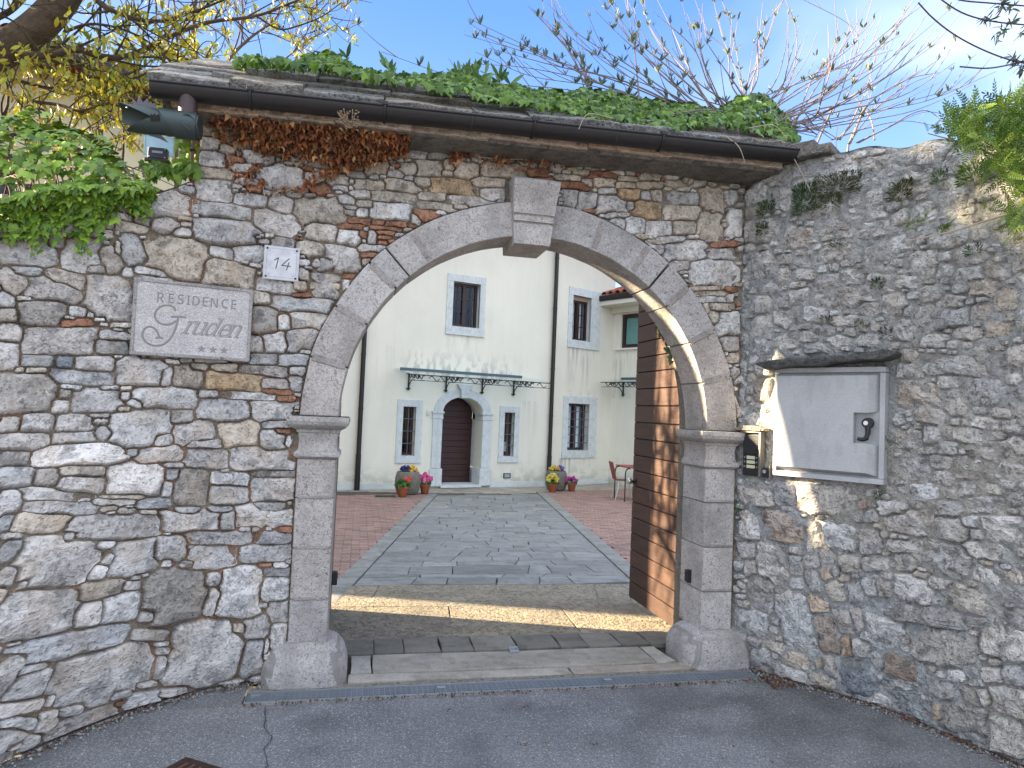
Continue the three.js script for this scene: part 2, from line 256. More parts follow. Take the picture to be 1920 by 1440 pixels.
function stoneGeometry(site, near, surf, limit, r, o) {
  const big = Math.max(site.a, site.b), NA = big > 0.1 ? 36 : big > 0.05 ? 26 : 16, rad = [], seed = Math.floor(r() * 200), ph = r() * 100;
  const facets = []; for (let i = 0; i < 5; i++) { const A = r() * 6.283, g = 0.10 + 0.30 * r(); facets.push([Math.cos(A) * g, Math.sin(A) * g, (0.15 + 0.55 * r()) * g * Math.min(site.a, site.b) * 1.2]); }
  const cuts = []; for (let i = 0; i < 4; i++) { if (r() < 0.8) { const A = (Math.floor(r() * 4) + 0.5) * Math.PI / 2 + (r() - 0.5) * 0.8; cuts.push([A, 0.82 + 0.22 * r()]); } }
  for (let k = 0; k < NA; k++) {
    const A = k / NA * 2 * Math.PI, cu = Math.cos(A), cv = Math.sin(A);
    // in the stone's own scaled frame so that corners are sampled evenly
    const lu = cu * site.a, lv = cv * site.b, L = Math.hypot(lu, lv), dx = (lu * site.c - lv * site.s) / L, dy = (lu * site.s + lv * site.c) / L;
    let R = L / Math.pow(Math.pow(Math.abs(cu), site.k) + Math.pow(Math.abs(cv), site.k), 1 / site.k);
    for (const [ca, cd] of cuts) { const q = Math.cos(A - ca); if (q > 0.1) R = Math.min(R, L * cd * (Math.abs(Math.cos(ca)) + Math.abs(Math.sin(ca))) * 0.92 / q); }
    R *= 1 + 0.15 * (n2(cu * 1.7 + ph, cv * 1.7, seed) - 0.5) + 0.11 * (n2(cu * 6 + ph, cv * 6, seed + 5) - 0.5);
    R *= o.grow;
    let lo = 0, hi = R; const st = 28;
    for (let i = 1; i <= st; i++) { const t = R * (0.3 + 0.7 * i / st), X = site.x + dx * t, Y = site.y + dy * t; let bad = limit(X, Y); const me = nrm(site, X, Y); for (let j = 0; !bad && j < near.length; j++) if (nrm(near[j], X, Y) < me) bad = true; if (bad) { hi = R * (0.3 + 0.7 * (i - 1) / st); break; } }
    rad.push([dx, dy, Math.max(0.25 * L, hi - o.gap)]);
  }
  const sm = rad.map((e, k) => { const a = rad[(k + NA - 1) % NA][2], b = rad[(k + 1) % NA][2]; return [e[0], e[1], Math.min(e[2], 0.2 * a + 0.65 * e[2] + 0.2 * b)]; });
  const S0 = surf(site.x, site.y), depth = o.depth(site, r), tx = (r() - 0.5) * o.tilt, ty = (r() - 0.55) * o.tilt, rough = o.rough * (0.5 + r()) * Math.min(1, big / 0.09);
  const bev = Math.min(0.013, 0.16 * Math.min(site.a, site.b));
  const rings = big > 0.1 ? [[1, -1], [1, 0], [-1, 0.66], [-2, 0.95], [0.78, 1], [0.6, 1], [0.42, 1], [0.22, 1]] : [[1, -1], [1, 0], [-1, 0.66], [-2, 0.95], [0.66, 1], [0.34, 1]];
  const pos = [], uv = [], col = [], idx = [], T = o.tone ? o.tone(site) : TONES[site.tone], val = 0.88 + 0.24 * r(), hue = (r() - 0.5) * 0.05, ou = r() * 7, ov = r() * 7, sw = r() < 0.5;
  const add = (x, y, h, f) => {
    const S = surf(x, y), n = S0.n, q = S.p.clone().addScaledVector(n, h); pos.push(q.x, q.y, q.z);
    const a = (x - site.x), b = (y - site.y); uv.push((sw ? a : b) / STONE_T + ou, (sw ? b : a) / STONE_T + ov);
    const sh = val * (0.84 + 0.32 * f2(x * 9 + ou, y * 9 + ov, 3, seed)); col.push(T[0] * sh * (1 + hue), T[1] * sh, T[2] * sh * (1 - hue));
  };
  const H = (x, y, f) => { const a = x - site.x, b = y - site.y; let fc = 0; for (const q of facets) fc = Math.max(fc, q[0] * a + q[1] * b - q[2]); const nz = (f2(x * 17 + ph, y * 22 + ph, 3, seed) - 0.5) * 2 * rough - Math.min(fc, depth - o.base + 0.004) * o.chip; return mix(o.base, depth, f) + (f > 0 ? (nz + a * tx + b * ty) * Math.min(1, f) : 0); };
  rings.forEach(([q, f], ri) => { for (let k = 0; k < NA; k++) { const [dx, dy, R] = sm[k]; const t = q === -1 ? R - bev * 0.45 : q === -2 ? R - bev * 1.3 : q * (q === 1 ? R : R); const t2 = q > 0 && q < 1 ? R * q * (1 + 0.15 * (n2(k * 1.3, ri, seed) - 0.5)) : Math.max(t, 0.3 * R); const x = site.x + dx * t2, y = site.y + dy * t2; add(x, y, f < 0 ? o.back : H(x, y, f), f); } });
  add(site.x, site.y, H(site.x, site.y, 1), 1);
  const NR = rings.length, c = NR * NA;
  for (let ri = 0; ri < NR - 1; ri++) for (let k = 0; k < NA; k++) { const a = ri * NA + k, b = ri * NA + (k + 1) % NA; idx.push(a, b, a + NA, b, b + NA, a + NA); }
  for (let k = 0; k < NA; k++) idx.push((NR - 1) * NA + k, (NR - 1) * NA + (k + 1) % NA, c);
  return toCreasedNormals(geom(pos, idx, uv, col), 0.34);
}
function layStones(owner, sites, all, surf, limit, r, o, m, most = 300) {
  const order = sites.slice().sort((p, q) => q.a * q.b - p.a * p.b), rest = [];
  order.forEach((s, i) => {
    const near = all.filter((q) => q !== s && Math.hypot(q.x - s.x, q.y - s.y) < 1.5 * (Math.max(s.a, s.b) + Math.max(q.a, q.b)));
    const g = stoneGeometry(s, near, surf, limit, r, o);
    if (i < most) part(owner, s.tone === 5 || s.tone === 10 ? 'brick' : 'stone', g, m); else rest.push(g);
  });
  if (rest.length) stuffPart(owner, 'small_stones', mergeGeometries(rest), m);
}
function mortarSheet(nx, ny, fx, fy, surf, keep, off, amp, colour, seed) {
  const pos = [], uv = [], col = [], idx = [], ok = [];
  for (let j = 0; j <= ny; j++) for (let i = 0; i <= nx; i++) {
    const x = fx(i / nx), y = fy(j / ny, x), S = surf(x, y), h = off + amp * (f2(x * 6 + seed, y * 6, 4, seed) - 0.5) * 2 + amp * 0.8 * (f2(x * 28, y * 28 + seed, 3, seed + 9) - 0.5) * 2, q = S.p.addScaledVector(S.n, h);
    pos.push(q.x, q.y, q.z); uv.push(x / 0.5, y / 0.5); const c = colour(x, y); col.push(c[0], c[1], c[2]); ok.push(keep(x, y));
  }
  for (let j = 0; j < ny; j++) for (let i = 0; i < nx; i++) { const a = j * (nx + 1) + i, b = a + 1, c = a + nx + 1, d = c + 1; if (ok[a] && ok[b] && ok[c] && ok[d]) idx.push(a, b, c, b, d, c); }
  return geom(pos, idx, uv, col);
}

// ---------- the gate wall and the boundary wall that flares off it ----------
const rs = rng(4242);
const L1 = [-281,246,6.4,3.3,12,0, -265,249,8.8,6.3,-4,0, -246,253,4.7,3.1,11,0, -234,253,7.6,2.7,1,1, -247,247,5.5,2.3,0,1, -269,256,3.2,2.3,12,0, -283,253,5.4,2.7,-1,0, -269,261,9.1,3.5,2,0, -278,233,10.9,8,11,0, -265,240,3.4,3.5,4,3,
-254,235,7.4,8,3,0, -242,234,4.3,6.8,27,0, -239,241,1.8,4.1,-3,0, -233,240,5.8,8.1,32,3, -277,222,6.2,2.5,3,3, -260,220,7.8,4,-11,1, -281,217,5.4,6.5,39,0, -265,215,11.3,5.8,2,0, -212,240,14.9,10.8,-6,1, -224,268,15.2,7.1,11,4,
-229,257,4,2.5,-8,2, -219,256,5.4,4.6,32,0, -246,264,2.9,4.7,12,3, -286,258,3.3,2.6,14,0, -286,239,2.9,3.1,-9,0, -234,228,2.6,2.9,8,0, -224,230,7.8,2.2,-4,0, -269,269,4.5,2.6,-6,4, -248,228,4.2,2.1,3,0, -282,199,3.6,3.3,7,2,
-269,201,8,6.1,7,2, -241,212,9.8,11.2,7,0, -280,190,4.5,4.5,-7,0, -261,188,14.7,7.4,6,0, -238,193,6.7,2.6,-1,4, -239,187,7.4,3.8,5,3, -280,179,3.9,6.9,5,0, -269,177,6.4,3.4,1,3, -258,177,3.8,3.5,1,8, -246,177,9.1,4.5,1,0,
-269,172,4.4,1.4,4,1, -275,172,2,1.4,4,1, -250,170,14,4,-1,3, -225,174,11.4,7.8,4,0, -271,160,11.2,9.8,3,2, -243,158,11,6.3,3,0, -257,154,4,3.9,2,4, -256,161,2.8,3,3,2, -254,164,4.5,1.4,-3,4, -238,165,4.2,1.4,3,4,
-231,165,2.9,1.4,9,1, -231,161,2.3,2.4,3,4, -226,157,3.9,2.3,-21,4, -231,154,3.1,1.4,2,1, -213,161,15.5,6.1,3,0, -241,150,4.7,1.2,2,2, -240,147,3.4,1.9,1,4, -254,204,3.5,2.3,1,4, -249,203,1.9,1.6,-18,4, -245,201,2.7,1.2,6,4,
-255,198,7,1.9,10,5, -236,199,4.7,1.4,6,4, -185,233,13.4,7.2,-4,1, -156,229,13.9,5.3,-1,0, -131,232,9.3,8,1,1, -131,245,7.8,4.8,5,0, -144,220,18.2,4.8,-1,3, -165,209,7.3,7.8,5,7, -167,222,5.3,4.2,6,1, -154,208,3.5,4.2,4,4,
-140,211,10.2,5.1,1,4, -158,196,6.9,5.7,15,0, -144,199,9.1,5.8,16,0, -169,194,4.8,4.7,4,0, -164,186,7.3,3.1,4,3, -148,186,7.5,3.2,3,3, -145,180,4.5,2.6,3,3, -180,172,15.1,5.6,-1,6, -202,173,7.9,7,0,1, -213,172,2.6,5.4,-8,0,
-184,179,6.5,2.8,-2,1, -198,179,4.5,2.5,4,1, -164,179,13.6,2.6,1,2, -157,171,7.4,3.1,-6,0, -156,167,6.9,1.9,0,5, -151,163,5,2.1,3,5, -146,173,2.8,4.2,3,0, -192,164,4.9,2.3,3,0, -170,164,14.3,2.3,-1,4, -183,155,13.3,6.6,-3,0,
-158,156,11.2,6,5,0, -204,151,5.1,3.5,2,2, -223,144,13.6,10.3,14,0, -264,146,6.5,4.9,5,0, -250,146,7.7,4.9,-5,0, -274,145,3.7,3.9,1,2, -267,137,9.2,4.3,0,0, -249,139,8.4,2.9,6,0, -240,147,3.6,1.9,2,0, -238,141,3.4,3.1,-43,0,
-212,138,4.7,3.9,1,4, -197,141,10,7,18,0, -175,142,10.2,7.7,10,1, -193,136,11,2.7,1,0, -156,138,7.3,6.8,12,0, -147,138,3,4.1,-19,0, -154,148,8.1,2.3,2,3, -151,144,4.9,1.6,2,5, -245,130,17.1,5.6,2,4, -269,129,5.2,3.3,-1,2,
-212,130,10.7,4.4,9,0, -190,128,11.1,5.4,-5,0, -162,128,17.4,6.4,-3,0, -225,131,2.6,2.3,0,3, -206,124,4.9,1.4,-1,0, -266,120,6.1,4.4,-2,3, -256,120,4.4,4.1,-2,2, -244,122,8.7,2.4,-6,1, -242,115,8.6,3.9,-4,0, -222,117,11.8,8.8,1,4,
-206,119,3.1,3.4,-1,3, -208,111,2.4,4.3,-2,0, -197,111,8,9.7,-2,7, -178,116,9.7,3.5,-5,0, -178,107,10,5.5,-3,0, -155,110,11.7,6.7,0,0, -155,119,11.2,1.8,1,2, -251,111,12.7,2.8,-11,0, -266,109,3.8,5,-4,0, -247,105,11.4,3.3,-6,0,
-212,104,6.9,2.8,-4,3, -230,106,7.6,1.8,-5,4, -226,108,8.2,1.1,-4,1, -156,99,9.7,3.6,0,0, -198,99,7,2.4,-3,3, -182,99,6.7,2,-2,3, -265,100,2.3,3.7,-6,3, -254,99,9.3,4.5,-7,1, -227,93,17.7,6.1,-4,0, -195,94,13.4,6.3,-4,0];
const L2 = [-178,93,4.1,6,-3,3, -160,95,14.9,6.2,-1,4, -262,94,3.7,1.5,-7,0, -261,88,3.4,4.6,-19,3, -246,81,13,10.8,-12,4, -243,91,2.1,2.4,-9,3, -218,77,10.1,8.8,6,0, -205,79,7.8,6.9,-7,0, -230,85,3.3,2.1,-9,4, -228,78,1.6,3.1,-23,4,
-231,72,2.6,3.7,-24,4, -181,83,15.6,3.7,-7,0, -154,81,8.8,3.8,-4,3, -183,72,11.2,6.4,-1,0, -158,73,13.4,5.1,1,3, -150,62,7.9,2.6,-2,3, -196,70,3.3,1.9,-8,0, -205,72,2.3,2.3,-9,4, -259,77,3.1,4.5,-10,2, -254,73,1.3,2.1,-15,4,
-248,59,11.5,9.7,-15,0, -229,64,7.7,4.3,-1,1, -218,63,3.4,2.2,-9,0, -232,53,4.2,5.5,-2,0, -221,53,6.9,6.6,-3,4, -200,54,13.5,13.5,-6,7, -183,60,4.4,3.9,-7,0, -183,48,3.1,7.5,-17,0, -170,52,11.7,13.8,-11,4, -151,52,7.9,6.6,-5,4,
-147,39,5.9,5.7,3,0, -211,46,3.6,3.4,-15,2, -235,41,17.5,6.1,-7,3, -209,36,7.9,2.9,-20,2, -185,20,18.4,17.5,-12,4, -160,30,7,5.7,3,0, -169,31,4.1,3,-7,1, -147,24,5.4,7.1,-3,0, -160,13,6.2,10,-8,3, -225,23,17.2,13.7,-14,4,
-253,37,3.3,8.5,-28,2, -246,36,4.3,2.1,-7,0, -246,29,4.8,6.4,-13,0, -204,18,1.8,6.1,-6,4, -203,26,3.5,2.2,-17,0, -204,30,3.3,1.3,-10,4, -171,0,7.5,2,-2,0, -158,1,4.2,2.6,2,0, -247,21,6.2,2.8,-20,4, -247,14,5.1,2,-38,4,
-240,10,2.8,5.1,-4,4, -240,19,1,3,-18,0, -230,3,9.9,4,1,0, -234,11,4,2.2,-18,4, -218,10,4.2,2.3,-6,0, -209,11,4.1,1.3,-10,4, -209,4,7,3.6,-13,4, -199,3,7.2,2.3,-13,0, -244,4,2.5,2.5,-7,4, -153,14,3.4,2.3,-4,0,
-151,8,2,5,-13,0, -154,18,1.5,5,-10,0, -195,280,8.7,6.1,10,4, -194,291,8,2.8,5,1, -190,270,14.2,4.4,0,0, -188,258,15.1,7.5,6,0, -161,268,12.2,6.1,-6,0, -176,278,8.3,3.7,2,0, -159,278,6.6,5.4,-14,0, -138,276,13.8,8.1,2,1,
-135,265,9,5.7,-5,4, -160,295,11.8,7,-4,4, -172,303,7.9,3.7,-3,4, -128,297,6.2,3.3,1,4, -197,298,5.1,4.3,11,0, -199,308,5,3.6,7,0, -200,314,5.5,3.3,13,1, -137,306,10.8,3,-1,4, -119,263,7.1,5.3,-10,4, -112,278,3.3,3.4,3,4,
-94,281,12.2,5.3,3,4, -80,278,2.6,3.8,6,4, -113,273,6.2,1.9,4,5, -119,269,7.6,1.9,4,5, -102,273,4,1.5,3,5, -92,273,6.7,1.7,3,5, -98,270,7.4,1.1,3,5, -99,267,4.8,1.3,6,5, -100,264,3.7,1.3,5,5, -100,261,3.7,1.5,5,5,
-76,281,6,3.1,-2,5, -111,265,2.9,2.3,-15,5, -106,257,8.4,2.6,3,4, -105,263,3.3,4.5,-5,0, -123,248,11.4,8.9,0,4, -136,245,3.5,3.7,-16,0, -140,253,8.4,4.4,-7,1, -108,248,2.9,2.6,5,1, -107,253,5.8,1.9,8,5, -131,232,9.2,8.5,1,0,
-118,239,4.3,1.9,0,5, -119,233,3.2,4.4,5,0, -144,237,3.1,3.7,5,0, -147,230,5.2,4.4,5,1, -145,225,7,2,5,5, -108,296,8.5,2.7,2,1, -89,297,9.7,3.3,-1,1, -76,301,4.9,2.8,1,1, -58,301,13.4,4.5,1,6, -33,306,12.6,2.6,4,1,
-31,299,7,3.4,11,4, -93,290,12.4,3.3,2,1, -70,293,8.3,2.2,2,1, -49,293,11.8,2.4,1,4, -69,287,11,2,0,1, -113,289,4.8,2.2,6,0, -111,284,4.8,2.2,2,1, -73,310,7.7,4.5,4,1, -85,309,5.5,3.3,7,1, -105,307,6.4,3.8,7,1,
-60,314,3.4,3.9,7,1, -50,312,7.3,5.1,-3,1, -25,314,12.7,5.2,1,1, -3,315,6.5,2.3,2,5, 17,314,7.2,1.8,2,1, 22,310,9.2,2.1,3,5, 27,319,5.7,1.7,3,1, 40,319,9.7,2.1,2,5, 59,319,6.9,1.7,3,1, 74,321,7,1.8,3,1,
17,314,7,1.4,1,1, 31,313,3.6,2.7,6,1, 42,314,7.9,3.1,4,1, 57,314,6.9,2.1,4,1, 75,316,8.9,2.1,4,1, 92,319,6.8,2.1,5,1, 19,302,5.6,4.8,1,2, 32,301,6.7,4.5,1,0, 45,309,5.4,2.1,6,0, 60,308,7.3,4.2,3,6,
72,308,3.7,3.1,6,0, 80,310,4.1,4.6,6,1, 98,310,12.9,4.3,3,0, 48,300,11.6,5.9,4,0, 73,300,9.6,5.6,-2,6, 61,301,2.6,3.1,6,0, 99,300,13.3,5.1,4,1, 52,294,8,1.6,6,4, 54,288,4.3,3.5,-9,4, 65,289,6.2,4.9,3,4,
83,288,8.7,4.5,10,4, 101,290,8.7,4.6,3,1, 118,293,8.8,9,-4,1, 121,312,10,7.5,2,1, 133,314,3.9,5.1,-3,0, 137,297,4.2,9.5,-8,4, 79,278,4.1,1.4,1,1, 92,281,8.7,2.1,8,0, 78,274,6.6,2.1,-2,0, 91,272,3.4,5.3,0,3,
105,275,10.7,6.7,7,4, 129,275,9,3.9,7,4, 130,281,7.8,2.1,8,5, 123,261,16.6,8.9,2,0, 117,250,8.9,1.4,6,1, 122,247,11.2,1.6,4,1, 126,243,11.2,2.1,2,0, 119,237,1.7,3.5,13,1, 129,238,8.1,2.5,0,1, 135,244,2.3,3.2,0,0,
70,281,3.7,1.4,5,1, 136,228,9,7.3,4,4, 124,231,3.9,3.7,-15,1, 132,239,7.3,2.2,1,1, 137,213,5.3,4.9,3,0, 141,204,4.7,3.6,3,1, 142,194,4,3.6,3,0, 145,167,4,7.3,20,0, 146,189,4,6.7,12,0];
const sitesL = [...sitesOf(L1, rs), ...sitesOf(L2, rs)];
const underArch = (x, y, m = 0) => (y > SPRING ? Math.hypot(x, y - SPRING) < ROUT + m : Math.abs(x) < 1.42 + m) || (y < 0.24 && Math.abs(x) < 1.53 + m - y * 0.5) || (Math.abs(x + 0.065) < 0.165 + m && y > 2.6 && y < 3.09) || (y > 1.27 && y < SPRING + 0.02 && Math.abs(x) < 1.46 + m);
const inL = (x, y) => y > 0.005 && x > -3.55 && x < 1.44 && y < (x < SEAM ? topL(x) - 0.01 : 3.24) && !underArch(x, y, 0.004);
fill(sitesL, rs, 1, [[0.10, 0.055, 5000, [-3.5, 1.44, 0, 3.24]], [0.07, 0.035, 9000, [-3.2, 1.44, 0, 3.24]], [0.05, 0.02, 16000, [-3.0, 1.44, 0, 3.24]], [0.03, 0.013, 20000, [-2.9, 1.44, 0, 3.24]], [0.016, 0.010, 12000, [-2.6, 1.44, 0, 3.24]]], inL, [0, 0, 0, 0, 1, 0, 3, 4, 4, 1, 4, 0, 2, 5]);
const optL = { grow: 1.9, gap: 0.003, back: -0.06, base: -0.012, tilt: 0.14, rough: 0.011, chip: 1, depth: (s, r) => 0.003 + 0.026 * r() + (s.a * s.b > 0.008 ? 0.008 : 0) };
const gateWall = thing('stone_gate_wall', 'rubble stone gate wall with a round grey stone arch under a slab roof', 'gate wall');
const leftWall = thing('boundary_wall', 'rough limestone boundary wall overgrown with ivy, beside the name sign', 'wall');
const mortC = (x, y) => { const o = ss(0.5, 0.7, f2(x * 3.1, y * 5, 3, 60)), w = ss(1.9, 2.9, y) * ss(-1.6, -0.4, x); const c = mix3([0.36, 0.29, 0.22], [0.38, 0.21, 0.125], o * (1 - w) * 0.8); return mix3(c, [0.33, 0.295, 0.25], w * 0.9); };
part(gateWall, 'mortar', mortarSheet(230, 200, (t) => mix(SEAM, 1.46, t), (t) => 3.3 * t, surfL, (x, y) => !underArch(x, y, -0.08), -0.0185, 0.009, mortC, 3), mMortar);
part(leftWall, 'mortar', mortarSheet(90, 150, (t) => mix(-3.6, SEAM, t), (t, x) => topL(x) * t, surfL, () => true, -0.0195, 0.009, mortC, 3), mMortar);
layStones(gateWall, sitesL.filter((s) => s.x > SEAM), sitesL, surfL, (x, y) => !inL(x, y), rng(11), optL, mStone);
layStones(leftWall, sitesL.filter((s) => s.x <= SEAM), sitesL, surfL, (x, y) => !inL(x, y), rng(12), optL, mStone);
{ // bodies behind the faces
  const arch = [[-1.29, -0.02], [-1.29, SPRING]]; for (let k = 0; k <= 40; k++) { const A = Math.PI - k / 40 * Math.PI; arch.push([1.29 * Math.cos(A), SPRING + 1.52 * Math.sin(A)]); } arch.push([1.29, SPRING], [1.29, -0.02]);
  const out = [[1.46, -0.02], [1.46, 3.22], [SEAM, 3.22], [SEAM, -0.02], ...arch];
  const g = extr(out, 0.49); g.translate(0, 0, -0.57); part(gateWall, 'wall_core', paint(boxUV(g, 0.5), 0.30, 0.27, 0.23), mMortar);
  const pos = [], idx = [], N = 40; // the left wall's back and top
  for (let i = 0; i <= N; i++) { const x = mix(SEAM, -3.6, i / N), z = zLeft(x, 1.9), t = topL(x); pos.push(x, t, z - 0.01, x, t - 0.02, z - 0.42, x, -0.1, z - 0.42); }
  for (let i = 0; i < N; i++) { const a = i * 3; idx.push(a, a + 3, a + 1, a + 3, a + 4, a + 1, a + 1, a + 4, a + 2, a + 4, a + 5, a + 2); }
  const gb = geom(pos, idx); part(leftWall, 'wall_core', paint(boxUV(gb, 0.5), 0.24, 0.22, 0.19), mMortar);
}

// ---------- the curved wall on the other side ----------
const rr = rng(777);
const RS = [15,224,9.7,6.8,10,4, 16,212,7.3,4.7,-12,4, 35,214,7.5,4.7,7,1, 31,257,3.7,5.6,-25,2, 61,250,6.3,5.6,-5,7, 47,264,7.5,3.3,-17,2, 32,240,6,4.7,-5,0, 14,240,8.1,5.4,-6,0, 41,242,8.4,5.3,5,0, 52,230,6.7,4.4,-19,0,
70,225,6.7,3.3,-3,4, 84,232,5.6,4.2,-15,0, 97,233,6.6,6.3,-6,2, 114,227,4,3,-6,1, 119,237,5.8,4.1,3,2, 129,231,6.8,3.3,-17,0, 104,217,10.3,6.1,-14,2, 85,213,6.9,3.7,-3,0, 147,236,6.8,3.7,-13,6, 158,228,6.5,5.3,-18,6,
162,200,4.1,5.4,-3,1, 135,196,22.1,5.3,-2,7, 104,194,7.1,4.1,-2,4, 110,181,11,7.1,0,1, 151,181,14.2,6,-4,2, 107,155,7,4.5,3,0, 147,150,3.9,3.2,-7,4, 135,159,9.1,3.8,-3,2, 148,165,6.9,2.8,-9,0, 128,151,5.6,3.8,4,0,
109,138,8.3,6.2,-15,2, 140,139,9.8,3.3,0,4, 114,125,9.4,4.9,7,0, 139,130,5.4,3.7,7,2, 161,142,5.7,4,-6,4, 160,164,5.3,3.6,2,2, 63,116,17.1,9.8,4,1, 17,113,12.4,7,2,1, 35,116,7,7.3,6,3, 82,114,3,3.1,7,5,
100,166,5,3.6,2,0, 120,168,7.7,3.9,-9,0, 55,209,6.9,3.4,-2,2, 67,213,5.6,3.3,-2,0, 48,216,5.6,3.4,-13,0, 74,252,7.2,4.3,-11,0, 89,252,7.2,4.7,-17,2, 104,246,6.2,3.6,-8,0, 138,245,6.5,3.8,-9,0, 152,244,6.5,3.4,-29,1,
119,210,6.8,3.5,-4,0, 138,213,7,3.7,-15,1, 154,213,6,4.1,-5,6, 4,255,3.2,5.5,-7,4, 22,251,5.7,4.1,-6,0, 4,196,3.2,5.5,-2,0, 4,179,2.5,7.3,0,3, 20,182,7,7.7,0,6, 33,195,5.9,3.5,-1,1, 160,187,4.5,3.6,-1,0,
99,114,8.1,4.6,8,0, 129,118,7.4,4.3,0,3, 148,123,8.6,4.1,3,0, 162,128,4.5,3.5,7,2, 13,92,7.4,8.7,9,4, 35,94,17.2,9.1,-1,9, 69,94,9.5,9.2,0,4, 55,91,5.4,7.9,18,1, 87,92,5.5,7.2,9,3, 108,108,13.9,6.5,4,0,
131,108,8.9,7,9,2, 140,113,5,3,9,4, 157,112,9.5,6.2,4,4, 150,100,11.4,3.9,3,4, 129,92,11.3,8.3,-4,3, 107,94,9,3.5,6,2, 90,81,7.5,4.1,11,0, 107,85,5.6,4.4,12,2, 28,69,10.5,12.3,-4,4, 15,64,4.7,5.1,11,1,
54,75,4.8,3.8,10,4, 55,64,3.9,6.2,20,0, 44,72,4.5,6,10,2, 45,60,4.5,3.3,11,0, 63,80,4.1,4.8,9,2, 76,78,5.5,5.2,10,1, 63,70,3.3,4.5,30,6, 68,72,2.6,3.2,10,0, 73,69,3.6,2.6,11,1, 22,56,8.3,5.4,-7,2,
22,45,7.5,6.7,-11,3, 15,29,12.3,7.6,4,4, 46,37,10.9,17.9,18,4, 58,50,6.4,5.6,12,6, 63,34,7.6,11.1,23,9, 69,61,6,6.5,1,1, 79,61,4.5,6.8,26,3, 73,44,5.2,8.1,18,0, 81,46,3,7.6,13,0, 95,67,4.6,5.5,13,1,
88,66,4.5,5.1,12,2, 111,69,9.6,8.1,-1,4, 125,77,5.9,3,-2,0, 142,72,13.6,6.9,7,1, 149,87,6.5,4.7,-9,4, 162,89,4.1,3.4,13,1, 162,79,6.2,5.1,14,3, 112,58,24.9,5,5,2, 94,42,10.9,8.8,-15,4, 128,44,16.7,9.5,8,2,
157,56,10.2,7.9,7,4, 144,62,5.5,3.3,1,0, 23,7,7.6,6,16,3, 46,13,7.1,5.3,-11,1, 66,14,4,7,20,4, 81,10,10.5,10.4,11,8, 75,29,3.1,5.6,14,10, 83,30,4.8,4.7,4,0, 105,26,9.7,7.8,-16,9, 92,25,3.3,5.4,34,3,
60,15,2.1,2.6,15,1, 135,32,5.2,3,19,4, 144,37,2.3,2.6,19,3, 153,38,5.3,3.7,20,4, 162,41,5.1,4.5,20,3, 125,21,7.7,4.8,6,3, 106,13,9.4,5.7,2,3, 114,5,9.5,4.9,7,8, 138,9,13,8.8,8,7, 159,28,8.7,6.7,6,2,
160,11,8.2,8,14,1, 62,4,7.6,4.8,6,1, 42,4,10.3,4,2,0, 94,3,5.1,4.3,-1,0, 33,18,5.5,3.5,-5,1, 149,26,2.7,4.2,21,0, 126,9,2.7,4.8,7,6];
const sitesR = sitesOf(RS, rr);
const boxHole = (s, y) => s > 0.255 && s < 0.99 && y > 1.25 && y < 2.05;
const inR = (s, y) => s > 0.01 && s < RLEN && y > 0.005 && y < topR(s) - 0.01 && !boxHole(s, y) && !(s < 0.3 && y > 1.24 && y < 1.56 && s > 0.06);
fill(sitesR, rr, 1, [[0.10, 0.065, 4000, [0, RLEN, 0, 3.4]], [0.06, 0.04, 9000, [0, RLEN, 0, 3.4]], [0.035, 0.024, 12000, [0, 2.3, 0, 3.4]], [0.02, 0.014, 9000, [0, 2.0, 0, 3.4]]], inR, [0, 0, 0, 1, 0, 3, 0, 4, 2], 1.06);
const optR = { tone: (q) => mix3(TONES[q.tone], [0.53, 0.54, 0.55], q.y > 1.2 ? 0.6 : 0.35), grow: 1.35, gap: 0.004, back: -0.06, base: -0.024, tilt: 0.20, rough: 0.026, chip: 1.2, depth: (s, r) => (s.y < 1.2 ? 0.006 : -0.002) + 0.014 * r() };
const rightWall = thing('curved_stone_wall', 'curved mortared rubble wall with tufts of fern, holding the concrete meter cabinet', 'wall');
const mortR = (x, y) => { const b = f2(x * 2.2, y * 2.2, 4, 31), d = ss(1.0, 2.6, y); return mix3(mix3([0.46, 0.475, 0.485], [0.47, 0.45, 0.415], ss(0.45, 0.65, b)), [0.44, 0.45, 0.455], d * 0.7); };
part(rightWall, 'mortar', mortarSheet(210, 270, (t) => RLEN * t, (t, s) => topR(s) * t, surfR, () => true, -0.012, 0.022, mortR, 17), mMortar);
layStones(rightWall, sitesR, sitesR, surfR, (x, y) => !inR(x, y), rng(13), optR, mStoneRough);
